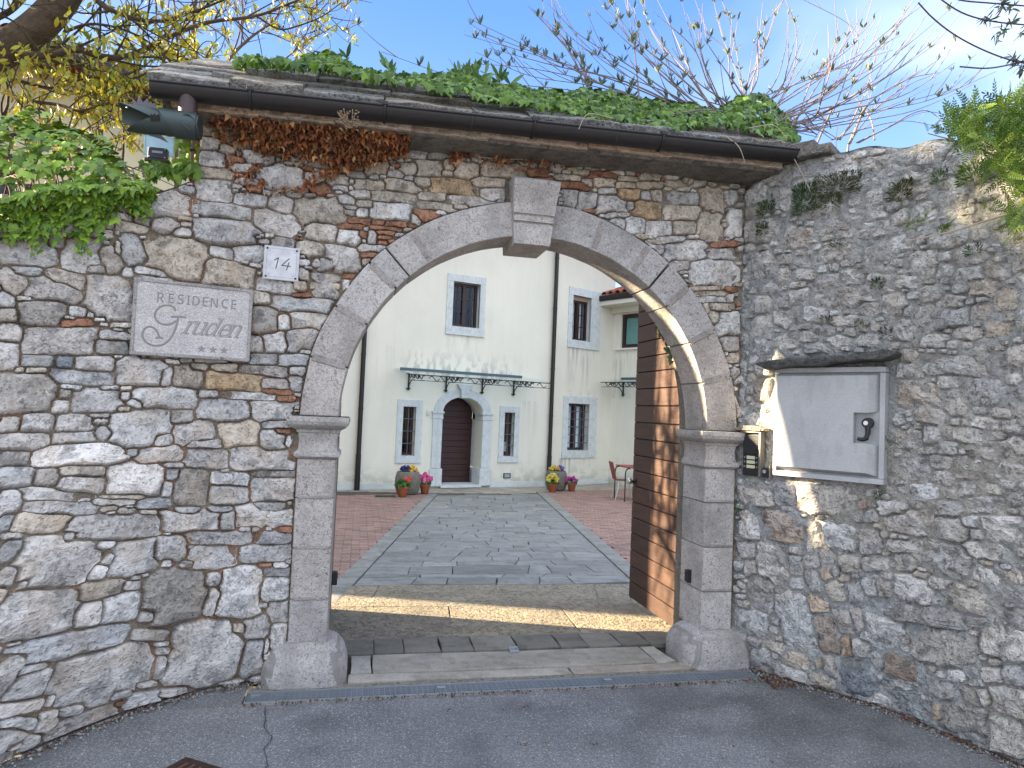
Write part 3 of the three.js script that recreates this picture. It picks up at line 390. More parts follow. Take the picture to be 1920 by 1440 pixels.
{
  const pos = [], idx = [], N = 60;
  for (let i = 0; i <= N; i++) { const s = RLEN * i / N, S = surfR(s, 0), t = topR(s), f = S.p.clone().addScaledVector(S.n, -0.01), b = S.p.clone().addScaledVector(S.n, -0.38); pos.push(f.x, t, f.z, b.x, t - 0.03, b.z, b.x, -0.1, b.z); }
  for (let i = 0; i < N; i++) { const a = i * 3; idx.push(a, a + 1, a + 3, a + 3, a + 1, a + 4, a + 1, a + 2, a + 4, a + 4, a + 2, a + 5); }
  part(rightWall, 'wall_core', paint(boxUV(geom(pos, idx), 0.5), 0.24, 0.23, 0.21), mMortar);
  // a flat cap slab where the roof ends
  for (const [s0, s1, y, th] of [[0.02, 0.62, 3.35, 0.045], [0.10, 0.52, 3.40, 0.035]]) {
    const P2 = []; for (let k = 0; k <= 10; k++) { const S = surfR(mix(s0, s1, k / 10), 0), e = 0.05 + 0.03 * n2(k * 0.9, 3, 4); P2.push([S.p.x + S.n.x * e, -(S.p.z + S.n.z * e)]); }
    for (let k = 10; k >= 0; k--) { const S = surfR(mix(s0, s1, k / 10), 0); P2.push([S.p.x - S.n.x * 0.3, -(S.p.z - S.n.z * 0.3)]); }
    const g = extr(P2, th, 0.008); g.rotateX(-Math.PI / 2); g.translate(0, y - 0.03, 0); part(rightWall, 'cap_slab', paint(boxUV(g, STONE_T), 0.20, 0.19, 0.185), mStoneRough);
  }
}

// ---------- the dressed stone arch: part of the gate wall ----------
{
  const ra = rng(5), shade = () => { const v = 0.87 + 0.24 * ra(), w = 0.03 * (ra() - 0.5); return [(0.525 + w) * v, 0.50 * v, (0.485 - w) * v]; };
  const D = Math.PI / 180, joints = [[180, 165.7], [165.5, 152.1], [151.8, 138.6], [138.2, 133.1], [132.9, 97.2]], jr = [[87.3, 51.2], [50.8, 42.9], [42.6, 29.1], [28.8, 15.6], [15.3, 0]];
  const ringBlock = (a0, a1, z1, r0 = RIN, r1 = ROUT) => {
    const g0 = 0.0022, n = Math.max(3, Math.ceil(Math.abs(a1 - a0) / 2.5)), pts = [];
    for (let k = 0; k <= n; k++) { const A = mix(a0, a1, k / n) * D, R = r1 + 0.012 * (n2(A * 9, 3, 7) - 0.5); pts.push([R * Math.cos(A), SPRING + R * Math.sin(A)]); }
    for (let k = n; k >= 0; k--) { const A = mix(a0, a1, k / n) * D, R = r0 + 0.004 * (n2(A * 14, 1, 8) - 0.5); pts.push([R * Math.cos(A), SPRING + R * Math.sin(A)]); }
    const b = 0.006, g = extr(pts, z1 + 0.30 - 2 * b, b, [], 2); g.translate(0, 0, -0.30 + b); return g;
  };
  for (const [a0, a1] of [...joints, ...jr]) { const c = shade(); part(gateWall, 'voussoir', paint(boxUV(ringBlock(a0 - 0.12, a1 + 0.12, 0.016 + 0.006 * ra()), GRAN_T, ra() * 5), ...c), mArch); }
  // carved flat strips beside the joints
  for (const [a, s] of [[138.4, 1], [152, -1], [165.6, -1], [125.2, 1], [72.6, 1], [58.4, 1], [42.7, 1], [29, 1], [15.4, 1]]) { const g = ringBlock(a - 0.9 * s, a + 1.1 * s, 0.0235, RIN + 0.012, ROUT - 0.012); part(gateWall, 'carved_band', paint(boxUV(g, GRAN_T, ra()), 0.40, 0.375, 0.36), mArch); }
  // keystone: scroll front
  { const prof = [[2.668, 0.03], [2.673, 0.058], [2.70, 0.062], [2.80, 0.066], [2.803, 0.058], [2.811, 0.058], [2.814, 0.078], [2.845, 0.080], [2.848, 0.072], [2.856, 0.072], [2.860, 0.088], [2.90, 0.092], [2.95, 0.104], [3.0, 0.128], [3.025, 0.142], [3.045, 0.146], [3.062, 0.140], [3.074, 0.122], [3.08, 0.09], [3.08, -0.02]];
    const pos = [], idx = [], N = prof.length, cx = -0.062, hw = (y) => mix(0.120, 0.158, (y - 2.655) / 0.455) - 0.004;
    const K = 7; prof.forEach(([y, z]) => { for (let k = 0; k <= K; k++) { const t = k / K * 2 - 1, e = Math.abs(t) > 0.99 ? 0.008 : 0; pos.push(cx + t * hw(y), y, z - e); } });
    for (let i = 0; i < N - 1; i++) for (let k = 0; k < K; k++) { const a = i * (K + 1) + k; idx.push(a, a + 1, a + K + 1, a + 1, a + K + 2, a + K + 1); }
    const base = N * (K + 1); // side walls back to the wall plane
    for (const s of [-1, 1]) { const o = pos.length / 3; prof.forEach(([y, z]) => { pos.push(cx + s * hw(y), y, z - 0.008, cx + s * hw(y), y, -0.30); }); for (let i = 0; i < N - 1; i++) { const a = o + 2 * i; if (s > 0) idx.push(a, a + 1, a + 2, a + 1, a + 3, a + 2); else idx.push(a, a + 2, a + 1, a + 1, a + 2, a + 3); } }
    const o = pos.length / 3; for (const s of [-1, 1]) pos.push(cx + s * hw(2.668), 2.668, 0.03, cx + s * hw(2.668), 2.668, -0.30); idx.push(o, o + 1, o + 2, o + 1, o + 3, o + 2);
    const g = toCreasedNormals(geom(pos, idx), 0.5); part(gateWall, 'keystone', paint(boxUV(g, GRAN_T, 0.3), 0.57, 0.55, 0.535), mArch);
  }
  // jambs, imposts and guard stones on both sides
  for (const s of [-1, 1]) {
    const lv = s < 0 ? [0.205, 0.463, 0.76, 1.054, 1.285] : [0.205, 0.466, 0.761, 1.057, 1.285];
    for (let i = 0; i < 4; i++) { const h = lv[i + 1] - lv[i]; const g = new RoundedBoxGeometry(0.222, h - 0.002, 0.318, 2, 0.008); g.translate(s * 1.311, lv[i] + h / 2, -0.143 + 0.002 * ra()); part(gateWall, 'jamb_block', paint(boxUV(g, GRAN_T, ra() * 5), ...shade()), mArch); if (i) { const q = new RoundedBoxGeometry(0.200, 0.016, 0.31, 2, 0.003); q.translate(s * 1.311, lv[i] + (s < 0 ? 0.004 : 0.010), -0.133); part(gateWall, 'carved_band', paint(boxUV(q, GRAN_T, ra()), 0.39, 0.37, 0.355), mArch); } }
    // impost moulding: rings of a rounded rectangle
    const prof = [[SPRING, 0.0], [SPRING, 0.060], [SPRING - 0.004, 0.066], [SPRING - 0.03, 0.067], [SPRING - 0.034, 0.064], [SPRING - 0.05, 0.060], [SPRING - 0.066, 0.046], [SPRING - 0.077, 0.024], [SPRING - 0.079, 0.014], [SPRING - 0.095, 0.012], [SPRING - 0.098, 0.003], [SPRING - 0.14, -0.004], [SPRING - 0.19, 0.000], [SPRING - 0.205, 0.006], [SPRING - 0.211, 0.016], [SPRING - 0.224, 0.021], [SPRING - 0.238, 0.019], [SPRING - 0.248, 0.008], [SPRING - 0.252, 0.0]];
    const pos = [], idx = []; const x0 = 1.2, x1 = 1.422, z0 = -0.30, z1 = 0.016;
    prof.forEach(([y, e]) => { const xi = x0 - e, xo = x1 + e, zf = z1 + e, c = 0.004; [[xo, z0], [xo, zf - c], [xo - c, zf], [xi + c, zf], [xi, zf - c], [xi, z0]].forEach(([x, z]) => pos.push(s * x, y, z)); });
    for (let i = 0; i < prof.length - 1; i++) for (let k = 0; k < 5; k++) { const a = i * 6 + k; if (s > 0) idx.push(a, a + 1, a + 6, a + 1, a + 7, a + 6); else idx.push(a, a + 6, a + 1, a + 1, a + 6, a + 7); }
    const o = pos.length / 3; [[x1 + 0.06, z0], [x1 + 0.06, z1 + 0.06], [x0 - 0.06, z1 + 0.06], [x0 - 0.06, z0]].forEach(([x, z]) => pos.push(s * x, SPRING, z)); idx.push(o, o + 1, o + 2, o, o + 2, o + 3);
    part(gateWall, 'impost', paint(boxUV(toCreasedNormals(geom(pos, idx), 0.55), GRAN_T, ra() * 3), 0.49, 0.47, 0.455), mArch);
    // guard stone
    const P3 = [], I3 = [], rows = [[0, 1], [0.05, 1.0], [0.10, 0.93], [0.14, 0.80], [0.17, 0.62], [0.19, 0.45], [0.205, 0.25], [0.215, 0.0]], NA = 40;
    rows.forEach(([y, f]) => { for (let k = 0; k < NA; k++) { const A = k / NA * 2 * Math.PI, cx = 1.318, cz = -0.10, hx = 0.118 + 0.125 * f, hz = 0.13 + 0.115 * f, e = 4.2; const R = 1 / Math.pow(Math.pow(Math.abs(Math.cos(A)), e) + Math.pow(Math.abs(Math.sin(A)), e), 1 / e), w = 1 + 0.035 * (n2(A * 2 + 3, y * 14, s + 5) - 0.5); P3.push(s * (cx + hx * R * Math.cos(A) * w), y + 0.012 * (n2(A * 2.2, y * 9, 9) - 0.5) - (y === 0 ? 0.03 : 0), cz + hz * R * Math.sin(A) * w); } });
    for (let i = 0; i < rows.length - 1; i++) for (let k = 0; k < NA; k++) { const a = i * NA + k, b = i * NA + (k + 1) % NA; if (s < 0) I3.push(a, b, a + NA, b, b + NA, a + NA); else I3.push(a, a + NA, b, b, a + NA, b + NA); }
    part(gateWall, 'guard_stone', paint(boxUV(geom(P3, I3), GRAN_T, ra() * 3), 0.455, 0.445, 0.44), mArch);
  }
}

// ---------- ground, road, courtyard ----------
const cy = (z) => Math.min(0, 0.02 * Math.max(z, -16));
{ // one earth sheet out to the horizon, under everything
  const zs = [-600, -120, -40, -16, -8, -4, -2, -0.5, 0.4, 3, 12, 60, 600], xs = [-600, -60, -12, 0, 12, 60, 600], pos = [], idx = [];
  zs.forEach((z) => xs.forEach((x) => pos.push(x, cy(z) - 0.16, z))); for (let j = 0; j < zs.length - 1; j++) for (let i = 0; i < xs.length - 1; i++) { const a = j * xs.length + i; idx.push(a, a + xs.length, a + 1, a + 1, a + xs.length, a + xs.length + 1); }
  structure('ground', paint(boxUV(geom(pos, idx), 0.5), 0.16, 0.15, 0.12), mMortar, 'earth under the road and the courtyard');
}
{ // asphalt road, gently uneven
  const nx = 120, nz = 90, pos = [], uv = [], idx = [], col = [];
  for (let j = 0; j <= nz; j++) for (let i = 0; i <= nx; i++) { const z = 0.338 + 11 * Math.pow(j / nz, 1.6), x = mix(-9, 9, i / nx); pos.push(x, -0.006 + 0.016 * (f2(x * 0.9, z * 0.9, 3, 5) - 0.5) * ss(0.33, 0.8, z), z); uv.push(x / ASPH_T, z / ASPH_T); const st = 0.80 + 0.40 * f2(x * 1.6 + 3, z * 1.6, 4, 21) - 0.30 * ss(0.62, 0.74, f2(x * 2.6, z * 2.6 + 9, 4, 33)), du = 0.25 * ss(0.62, 0.34, z) * f2(x * 5, z * 9, 3, 8); col.push(st + du, st + du * 0.96, st + du * 0.88); }
  for (let j = 0; j < nz; j++) for (let i = 0; i < nx; i++) { const a = j * (nx + 1) + i; idx.push(a, a + nx + 1, a + 1, a + 1, a + nx + 1, a + nx + 2); }
  const road = structure('road', geom(pos, idx, uv, col), mAsph, 'dark grey asphalt road in front of the gate');
  // narrow asphalt wedges either side of the grating
  for (const [x0, x1] of [[-3.6, -1.615], [1.50, 1.75]]) { const g = new THREE.PlaneGeometry(x1 - x0, 0.40); g.rotateX(-Math.PI / 2); g.translate((x0 + x1) / 2, -0.006, 0.14); part(road, 'road_edge', paint(planarUV(g, (p) => [p.x / ASPH_T, p.z / ASPH_T]), 0.98, 0.97, 0.95), mAsph); }
  // crack in the asphalt: a thin winding gap filled with dark bitumen
  const cp = []; const P0 = [[-1.49, 0.36], [-1.47, 0.5], [-1.455, 0.62], [-1.415, 0.72], [-1.43, 0.83], [-1.40, 0.98], [-1.42, 1.1], [-1.44, 1.2]]; const crv = new THREE.CatmullRomCurve3(P0.map(([x, z]) => V(x, 0, z)));
  const cpos = [], cidx = []; for (let i = 0; i <= 90; i++) { const q = crv.getPoint(i / 90), w = 0.0012 + 0.003 * n2(i * 0.4, 2, 3), jx = 0.012 * (n2(i * 0.7, 7, 4) - 0.5); const y = -0.001 + 0.016 * (f2(q.x * 0.9, q.z * 0.9, 3, 5) - 0.5) * ss(0.33, 0.8, q.z) + 0.001; cpos.push(q.x + jx - w, y, q.z, q.x + jx + w, y, q.z); if (i) { const a = 2 * i; cidx.push(a - 2, a - 1, a, a - 1, a + 1, a); } }
  part(road, 'crack', geom(cpos, cidx), mat({ color: rgb(0.05, 0.052, 0.058), roughness: 1 }));
}
// slabs: a convex outline laid on the courtyard plane, with bevelled, slightly uneven edges
function slab(poly, y0f, th, r, colour, T, gap = 0.006, bev = 0.008, wob = 0.006) {
  const n = poly.length; let cx = 0, cz = 0; poly.forEach((p) => { cx += p[0] / n; cz += p[1] / n; });
  const pts = []; for (let i = 0; i < n; i++) { const a = poly[i], b = poly[(i + 1) % n], L = Math.hypot(b[0] - a[0], b[1] - a[1]), m = Math.max(1, Math.min(4, Math.round(L / 0.15))); for (let k = 0; k < m; k++) { const t = k / m, w = k ? wob * (r() - 0.5) * 2 : 0; pts.push([mix(a[0], b[0], t) + w, mix(a[1], b[1], t) + w]); } }
  const ins = (d) => pts.map(([x, z]) => { const L = Math.hypot(x - cx, z - cz); return [x - (x - cx) / L * d, z - (z - cz) / L * d]; });
  const o = ins(gap), i = ins(gap + bev), N = pts.length, pos = [], uv = [], col = [], idx = [], off = r() * 5, tilt = [(r() - 0.5) * 0.010, (r() - 0.5) * 0.010];
  const put = ([x, z], dy) => { pos.push(x, y0f(z, x) + dy + (x - cx) * tilt[0] + (z - cz) * tilt[1], z); uv.push(x / T + off, z / T + off * 1.3); const v = 0.9 + 0.2 * n2(x * 5 + off, z * 5, 3); col.push(colour[0] * v, colour[1] * v, colour[2] * v); };
  o.forEach((p) => put(p, -th)); o.forEach((p) => put(p, -bev * 0.6)); i.forEach((p) => put(p, 0)); put([cx, cz], 0.001);
  for (let q = 0; q < 2; q++) for (let k = 0; k < N; k++) { const a = q * N + k, b = q * N + (k + 1) % N; idx.push(a, a + N, b, b, a + N, b + N); }
  for (let k = 0; k < N; k++) idx.push(2 * N + k, 3 * N, 2 * N + (k + 1) % N);
  return geom(pos, idx, uv, col);
}
const pathL = (z) => -1.22 + (-2.48 - z) * 0.2054, pathR = (z) => 2.0 + (-3.09 - z) * 0.1466;
const FA = V(-1.12, -0.227, -11.33), A1 = 16.4 * Math.PI / 180, D1 = V(Math.cos(A1), 0, -Math.sin(A1)), N1 = V(Math.sin(A1), 0, Math.cos(A1));
const BASE = -0.25, FB = FA.clone().addScaledVector(D1, 5.0), A2 = 28 * Math.PI / 180, D2 = V(Math.cos(A2), 0, -Math.sin(A2)), N2 = V(Math.sin(A2), 0, Math.cos(A2));
const facZ = (x) => x < FB.x ? FA.z - (x - FA.x) * Math.tan(A1) : FB.z - (x - FB.x) * Math.tan(A2);
const stripZ = (x) => facZ(x) + 1.22;                            // edge of the pale pavement along the house
{
  const bed = (x0, x1, zf, z1, name, c, dy) => { const pos = [], idx = [], N = 24; for (let i = 0; i <= N; i++) { const t = i / N; [0, 0.35, 0.7, 1].forEach((s) => { const z = mix(z1, zf(mix(x0, x1, t)), s), x = mix(x0, x1, t); pos.push(x, cy(z) + dy, z); }); } for (let i = 0; i < N; i++) for (let k = 0; k < 3; k++) { const a = i * 4 + k; idx.push(a, a + 1, a + 4, a + 1, a + 5, a + 4); } return geom(pos, idx); };
  // stone path
  const path = structure('path', paint(boxUV(bed(-1.9, 5.2, (x) => stripZ(x) - 1.6, -0.3, '', 0, -0.022), 0.5), 0.13, 0.125, 0.105), mMortar, 'grey flagstone path leading from the gate to the house door');
  const r = rng(91), stone = () => { const v = 0.9 + 0.2 * r(), w = r(); return w < 0.1 ? [0.225 * v, 0.23 * v, 0.225 * v] : w < 0.2 ? [0.30 * v, 0.30 * v, 0.285 * v] : [0.272 * v, 0.282 * v, 0.276 * v]; };
  let z = -2.28; const rows = []; while (z > -12.2) { const d = 0.17 + 0.20 * r(); rows.push([z, z - d]); z -= d; }
  const wavy = rows.map((q, i) => ({ a: r() * 9 }));
  const zb = (i, x) => (i < rows.length ? rows[i][0] : rows[i - 1][1]) + 0.09 * (n2(x * 0.9 + i * 3.1, i * 1.7, 6) - 0.5) + 0.03 * Math.sin(x * 2 + i);
  let count = 0;
  rows.forEach((q, i) => {
    const xl = (zz) => pathL(zz) + 0.2, xr = (zz) => pathR(zz) - 0.2; let x = xl(q[0]); const end = xr(q[0]);
    let sk = 0;
    while (x < end - 0.02) {
      let w = 0.24 + 0.55 * r() * r() + 0.2 * r(); if (x + w > end - 0.25) w = end - x; const nsk = x + w >= end ? 0 : (r() - 0.5) * 0.14;
      const f = (xx, zz, t) => { const l = xl(zz), rgt = xr(zz), u = (xx - xl(q[0])) / (end - xl(q[0])); return l + u * (rgt - l); };
      const x0 = x, x1 = Math.min(end, x + w), zt0 = zb(i + 1, x0), zt1 = zb(i + 1, x1), zm0 = zb(i, x0), zm1 = zb(i, x1);
      const lowest = Math.max(stripZ(x0), stripZ(x1)) + 0.0;
      if (Math.max(zt0, zt1) > lowest + 0.05) {
        const cut = (zz, xx) => Math.max(zz, stripZ(xx) + 0.01), quad = [[f(x0, zm0), zm0], [f(x1, zm1), zm1], [f(x1 + nsk, zt1), cut(zt1, x1)], [f(x0 + sk, zt0), cut(zt0, x0)]];
        if (w > 0.55 && r() < 0.22) { const t = 0.4 + 0.2 * r(), m0 = [mix(quad[0][0], quad[3][0], t), mix(quad[0][1], quad[3][1], t)], m1 = [mix(quad[1][0], quad[2][0], t), mix(quad[1][1], quad[2][1], t)]; for (const qd of [[quad[0], quad[1], m1, m0], [m0, m1, quad[2], quad[3]]]) part(path, 'flagstone', slab(qd, (zz) => cy(zz) + 0.004 * (r() - 0.5), 0.03, r, stone(), PAVE_T, 0.0045, 0.006), mPave); }
        else part(path, 'flagstone', slab(quad, (zz) => cy(zz), 0.03, r, stone(), PAVE_T, 0.0045, 0.006), mPave);
        count++;
      }
      x += w; sk = nsk;
    }
  });
  // kerb strips
  for (const [f, s] of [[pathL, 1], [pathR, -1]]) { let zz = -1.7; while (zz > -11.4) { const d = 0.9 + 0.5 * r(), z1 = zz - d, e = (q) => Math.max(q, stripZ(f(q))); if (z1 < stripZ(f(zz)) - d) break; part(path, 'kerb_stone', slab(s > 0 ? [[f(zz), zz], [f(zz) + 0.19, zz], [f(e(z1)) + 0.19, e(z1)], [f(e(z1)), e(z1)]] : [[f(zz) - 0.19, zz], [f(zz), zz], [f(e(z1)), e(z1)], [f(e(z1)) - 0.19, e(z1)]], (q) => cy(q) + 0.006, 0.04, r, [0.29, 0.295, 0.28], PAVE_T, 0.003, 0.006, 0.001), mPave); zz = z1; } }
  // the big pitted slabs just inside the gate
  const rough = (quad, c) => part(path, 'pitted_slab', slab(quad, (q) => cy(q) + 0.004, 0.05, r, c, 0.9, 0.0015, 0.008, 0.010), mRough);
  const cR = [0.36, 0.315, 0.245];
  rough([[-1.6, -0.66], [-0.35, -0.655], [-0.28, -1.50], [-1.6, -1.58]], [0.27, 0.245, 0.20]); rough([[-0.35, -0.655], [0.62, -0.65], [0.66, -1.46], [-0.28, -1.50]], [0.32, 0.285, 0.225]); rough([[0.62, -0.65], [2.1, -0.65], [2.1, -1.40], [0.66, -1.46]], cR);
  rough([[-1.6, -1.58], [-0.93, -1.54], [-0.82, -2.27], [-1.6, -2.30]], cR); rough([[-0.93, -1.54], [1.02, -1.44], [1.25, -2.23], [-0.82, -2.27]], [0.33, 0.30, 0.24]); rough([[1.02, -1.44], [2.1, -1.40], [2.1, -2.22], [1.25, -2.23]], [0.32, 0.29, 0.235]);
  // a row of squared setts, the threshold and its front strip
  const th = structure('threshold', paint(boxUV(bed(-1.5, 1.5, () => -0.66, 0.175, '', 0, -0.022), 0.5), 0.10, 0.095, 0.08), mMortar, 'pale stone threshold slab with a row of dark setts behind it');
  let x = -1.12; while (x < 1.3) { const w = x > -0.3 && x < 0.1 ? 0.30 : 0.19 + 0.06 * r(); part(th, 'sett', slab([[x, -0.365], [x + w, -0.36], [x + w + 0.004, -0.648], [x + 0.004, -0.648]], () => 0.004, 0.03, r, (() => { const v = 0.85 + 0.3 * r(); return [0.215 * v, 0.205 * v, 0.175 * v]; })(), PAVE_T, 0.0035, 0.006), mPave); x += w + 0.002; }
  const tl = (q, c, dy = 0.012) => part(th, 'threshold_slab', slab(q, () => dy, 0.035, r, c, PAVE_T, 0.0035, 0.006, 0.002), mPave);
  tl([[-1.055, -0.016], [-0.93, -0.016], [-0.93, -0.31], [-1.055, -0.31]], [0.42, 0.41, 0.385]); tl([[-0.925, -0.016], [0.905, -0.005], [0.905, -0.30], [-0.925, -0.31]], [0.40, 0.375, 0.325]); tl([[0.91, -0.005], [1.045, -0.005], [1.01, -0.30], [0.91, -0.30]], [0.42, 0.40, 0.36]);
  tl([[-1.07, 0.095], [0.30, 0.105], [0.29, -0.003], [-1.07, -0.012]], [0.43, 0.40, 0.35], 0.004); tl([[0.305, 0.105], [1.12, 0.115], [1.08, 0.002], [0.295, -0.002]], [0.42, 0.37, 0.315], 0.004);
  part(th, 'concrete_strip', paint(boxUV(box(3.1, 0.05, 0.075, -0.06, -0.029, 0.138, 0.006), 0.5), 0.34, 0.325, 0.285), mMortar);
  part(th, 'concrete_strip', paint(boxUV(box(3.14, 0.05, 0.030, -0.06, -0.030, 0.324, 0.004), 0.5), 0.34, 0.325, 0.285), mMortar);
  for (const s of [-1, 1]) part(th, 'concrete_strip', paint(boxUV(box(0.5, 0.05, 0.17, s * 1.30 - 0.02, -0.030, 0.045, 0.005), 0.5), 0.27, 0.255, 0.22), mMortar);

  // red brick pavers either side
  const pavers = structure('brick_paving', paint(boxUV(flat([bed(-9, -0.2, (q) => Math.min(stripZ(q), stripZ(pathL(-10))), -0.5, '', 0, -0.0225), bed(1.5, 9, stripZ, -0.5, '', 0, -0.0225)]), 0.5), 0.10, 0.085, 0.075), mMortar, 'pink brick paving either side of the flagstone path');
  const pg = new RoundedBoxGeometry(0.196, 0.03, 0.096, 1, 0.005); pg.translate(0, -0.015, 0);
  const variants = [0, 1, 2, 3, 4].map((k) => paint(boxUV(pg.clone(), PAVE_T, k * 0.37), 0.33 * (0.86 + 0.08 * k), 0.218 * (0.88 + 0.06 * k), 0.182 * (0.88 + 0.06 * k)));
  const spots = [];
  for (let side = 0; side < 2; side++) for (let j = 0; j < 110; j++) { const z = -1.6 - j * 0.1; for (let i = 0; i < 40; i++) { const x = (side ? 1.5 + i * 0.2 : 1.5 - i * 0.2) + (j % 2) * 0.1; if (side ? x - 0.1 < pathR(z) - 0.16 : x + 0.1 > pathL(z) + 0.16) continue; if (z - 0.05 < stripZ(x) - 0.06 || x < -6 || x > 7) continue; spots.push([x, z]); } }
  const seen = (x, z) => { const dx = x - camera.position.x, dz = z - camera.position.z, t = (-0.3 - camera.position.z) / dz, gx = camera.position.x + dx * t; return gx > -1.25 && gx < 1.25; };
  spots.sort((p, q) => (seen(q[0], q[1]) - seen(p[0], p[1])) || q[1] - p[1]);
  const pr = rng(8), restG = variants.map(() => []);
  spots.forEach(([px, pz], i) => { const k = Math.floor(pr() * 5), dy = 0.003 * (pr() - 0.5); if (i < 300) { const b = part(pavers, 'brick', variants[k], mPave); b.position.set(px, cy(pz) + dy, pz); b.rotation.x = -0.02; } else restG[k].push([px, pz, dy]); });
  restG.forEach((l, k) => { const im = new THREE.InstancedMesh(variants[k], mPave, l.length), M = new THREE.Matrix4(); l.forEach(([px, pz, dy], i) => im.setMatrixAt(i, M.makeTranslation(px, cy(pz) + dy, pz))); im.name = 'brick_field'; im.userData.kind = 'stuff'; pavers.add(im); });

  // pale tiles along the house
  const strip = structure('pavement', paint(boxUV((() => { const pos = [], idx = []; for (let i = 0; i <= 40; i++) { const xx = mix(-6, 8, i / 40); pos.push(xx, BASE + 0.0, stripZ(xx) + 0.0, xx, BASE - 0.012, facZ(xx) - 0.4); if (i) { const a = 2 * i; idx.push(a - 2, a, a - 1, a - 1, a, a + 1); } } return geom(pos, idx); })(), 0.5), 0.2, 0.19, 0.16), mMortar, 'pale stone tiles along the foot of the house');
  for (const [P, D, N, n, s0] of [[FA, D1, N1, 26, -3.4], [FB, D2, N2, 9, 0.0]]) for (let k = 0; k < n; k++) for (let m = 0; m < 3; m++) { const a = s0 + k * 0.4 - (m % 2) * 0.0, o0 = 0.02 + m * 0.4, q = (s, o) => { const p = P.clone().addScaledVector(D, s).addScaledVector(N, o); return [p.x, p.z]; }; if (P === FA && a > 4.85 - 0.0) continue; part(strip, 'tile', slab([q(a, o0 + 0.4), q(a + 0.4, o0 + 0.4), q(a + 0.4, o0), q(a, o0)], () => BASE + 0.008, 0.02, r, (() => { const v = 0.92 + 0.14 * r(); return [0.43 * v, 0.40 * v, 0.325 * v]; })(), PAVE_T, 0.003, 0.003, 0), mPave); }
}
{ // drain grating across the gateway
  const t = thing('drain_grating', 'long galvanised drain grating across the foot of the gateway', 'drain grating');
  const fr = []; for (const z of [0.178, 0.307]) fr.push(box(3.07, 0.03, 0.005, -0.07, -0.012, z)); fr.push(box(0.005, 0.03, 0.13, -1.604, -0.012, 0.243), box(0.005, 0.03, 0.13, 1.464, -0.012, 0.243));
  part(t, 'frame', flat(fr), mSteel);
  part(t, 'channel', (() => { const g = flat([box(3.1, 0.004, 0.14, -0.07, -0.12, 0.243), box(3.1, 0.1, 0.004, -0.07, -0.07, 0.174), box(3.1, 0.1, 0.004, -0.07, -0.07, 0.312)]); return g; })(), mat({ color: rgb(0.05, 0.06, 0.07), roughness: 0.7 }));
  for (let s = 0; s < 3; s++) { const x0 = -1.598 + s * 1.0195, w = 1.013, g = []; for (let k = 0; k < 5; k++) g.push(box(w, 0.022, 0.0028, x0 + w / 2, -0.010, 0.187 + k * 0.028)); for (let k = 0; k <= 33; k++) g.push(box(0.0024, 0.016, 0.116, x0 + 0.001 + k * (w - 0.002) / 33, -0.008, 0.243)); part(t, 'grate', flat(g), mSteel); part(t, 'sleeve', box(0.05, 0.002, 0.03, x0 + 0.04, 0.0035, 0.225), mSteel); }
}
{ // little metal door stop let into the threshold
  const p = at(963, 1221, 0), dir = ray(963, 1221), k = (0.014 - camera.position.y) / dir.y, q = camera.position.clone().addScaledVector(dir, k);
  const t = thing('door_stop', 'small square metal ground catch let into the threshold', 'ground catch'); t.position.set(q.x, 0.012, q.z);
  part(t, 'catch_frame', flat([box(0.062, 0.014, 0.006, 0, 0.008, 0.022, 0.002), box(0.062, 0.026, 0.006, 0, 0.013, -0.022, 0.002), box(0.006, 0.02, 0.04, -0.028, 0.01, 0, 0.002), box(0.006, 0.02, 0.04, 0.028, 0.01, 0, 0.002)]), mSteel); part(t, 'catch_plate', box(0.05, 0.006, 0.038, 0, 0.003, 0), mSteel);
}
{ // a rusty lid in the road at the bottom edge of the view
  const d = ray(368, 1424), k = -camera.position.y / d.y, q = camera.position.clone().addScaledVector(d, k);
  const t = thing('manhole_lid', 'rust red iron lid set into the asphalt', 'manhole lid'); const g = box(0.34, 0.02, 0.34, 0, 0.002, 0.0, 0.004); t.position.set(q.x, 0.004, q.z + 0.235); t.rotation.y = Math.PI / 4 + 0.18;
  part(t, 'lid', g, mat({ ...tWear, color: rgb(0.115, 0.045, 0.028), roughness: 0.85 })); const ribs = []; for (let i = -3; i <= 3; i++) ribs.push(box(0.26, 0.004, 0.012, 0, 0.013, i * 0.038)); part(t, 'rib', flat(ribs), mat({ color: rgb(0.10, 0.04, 0.026), roughness: 0.85 }));
}

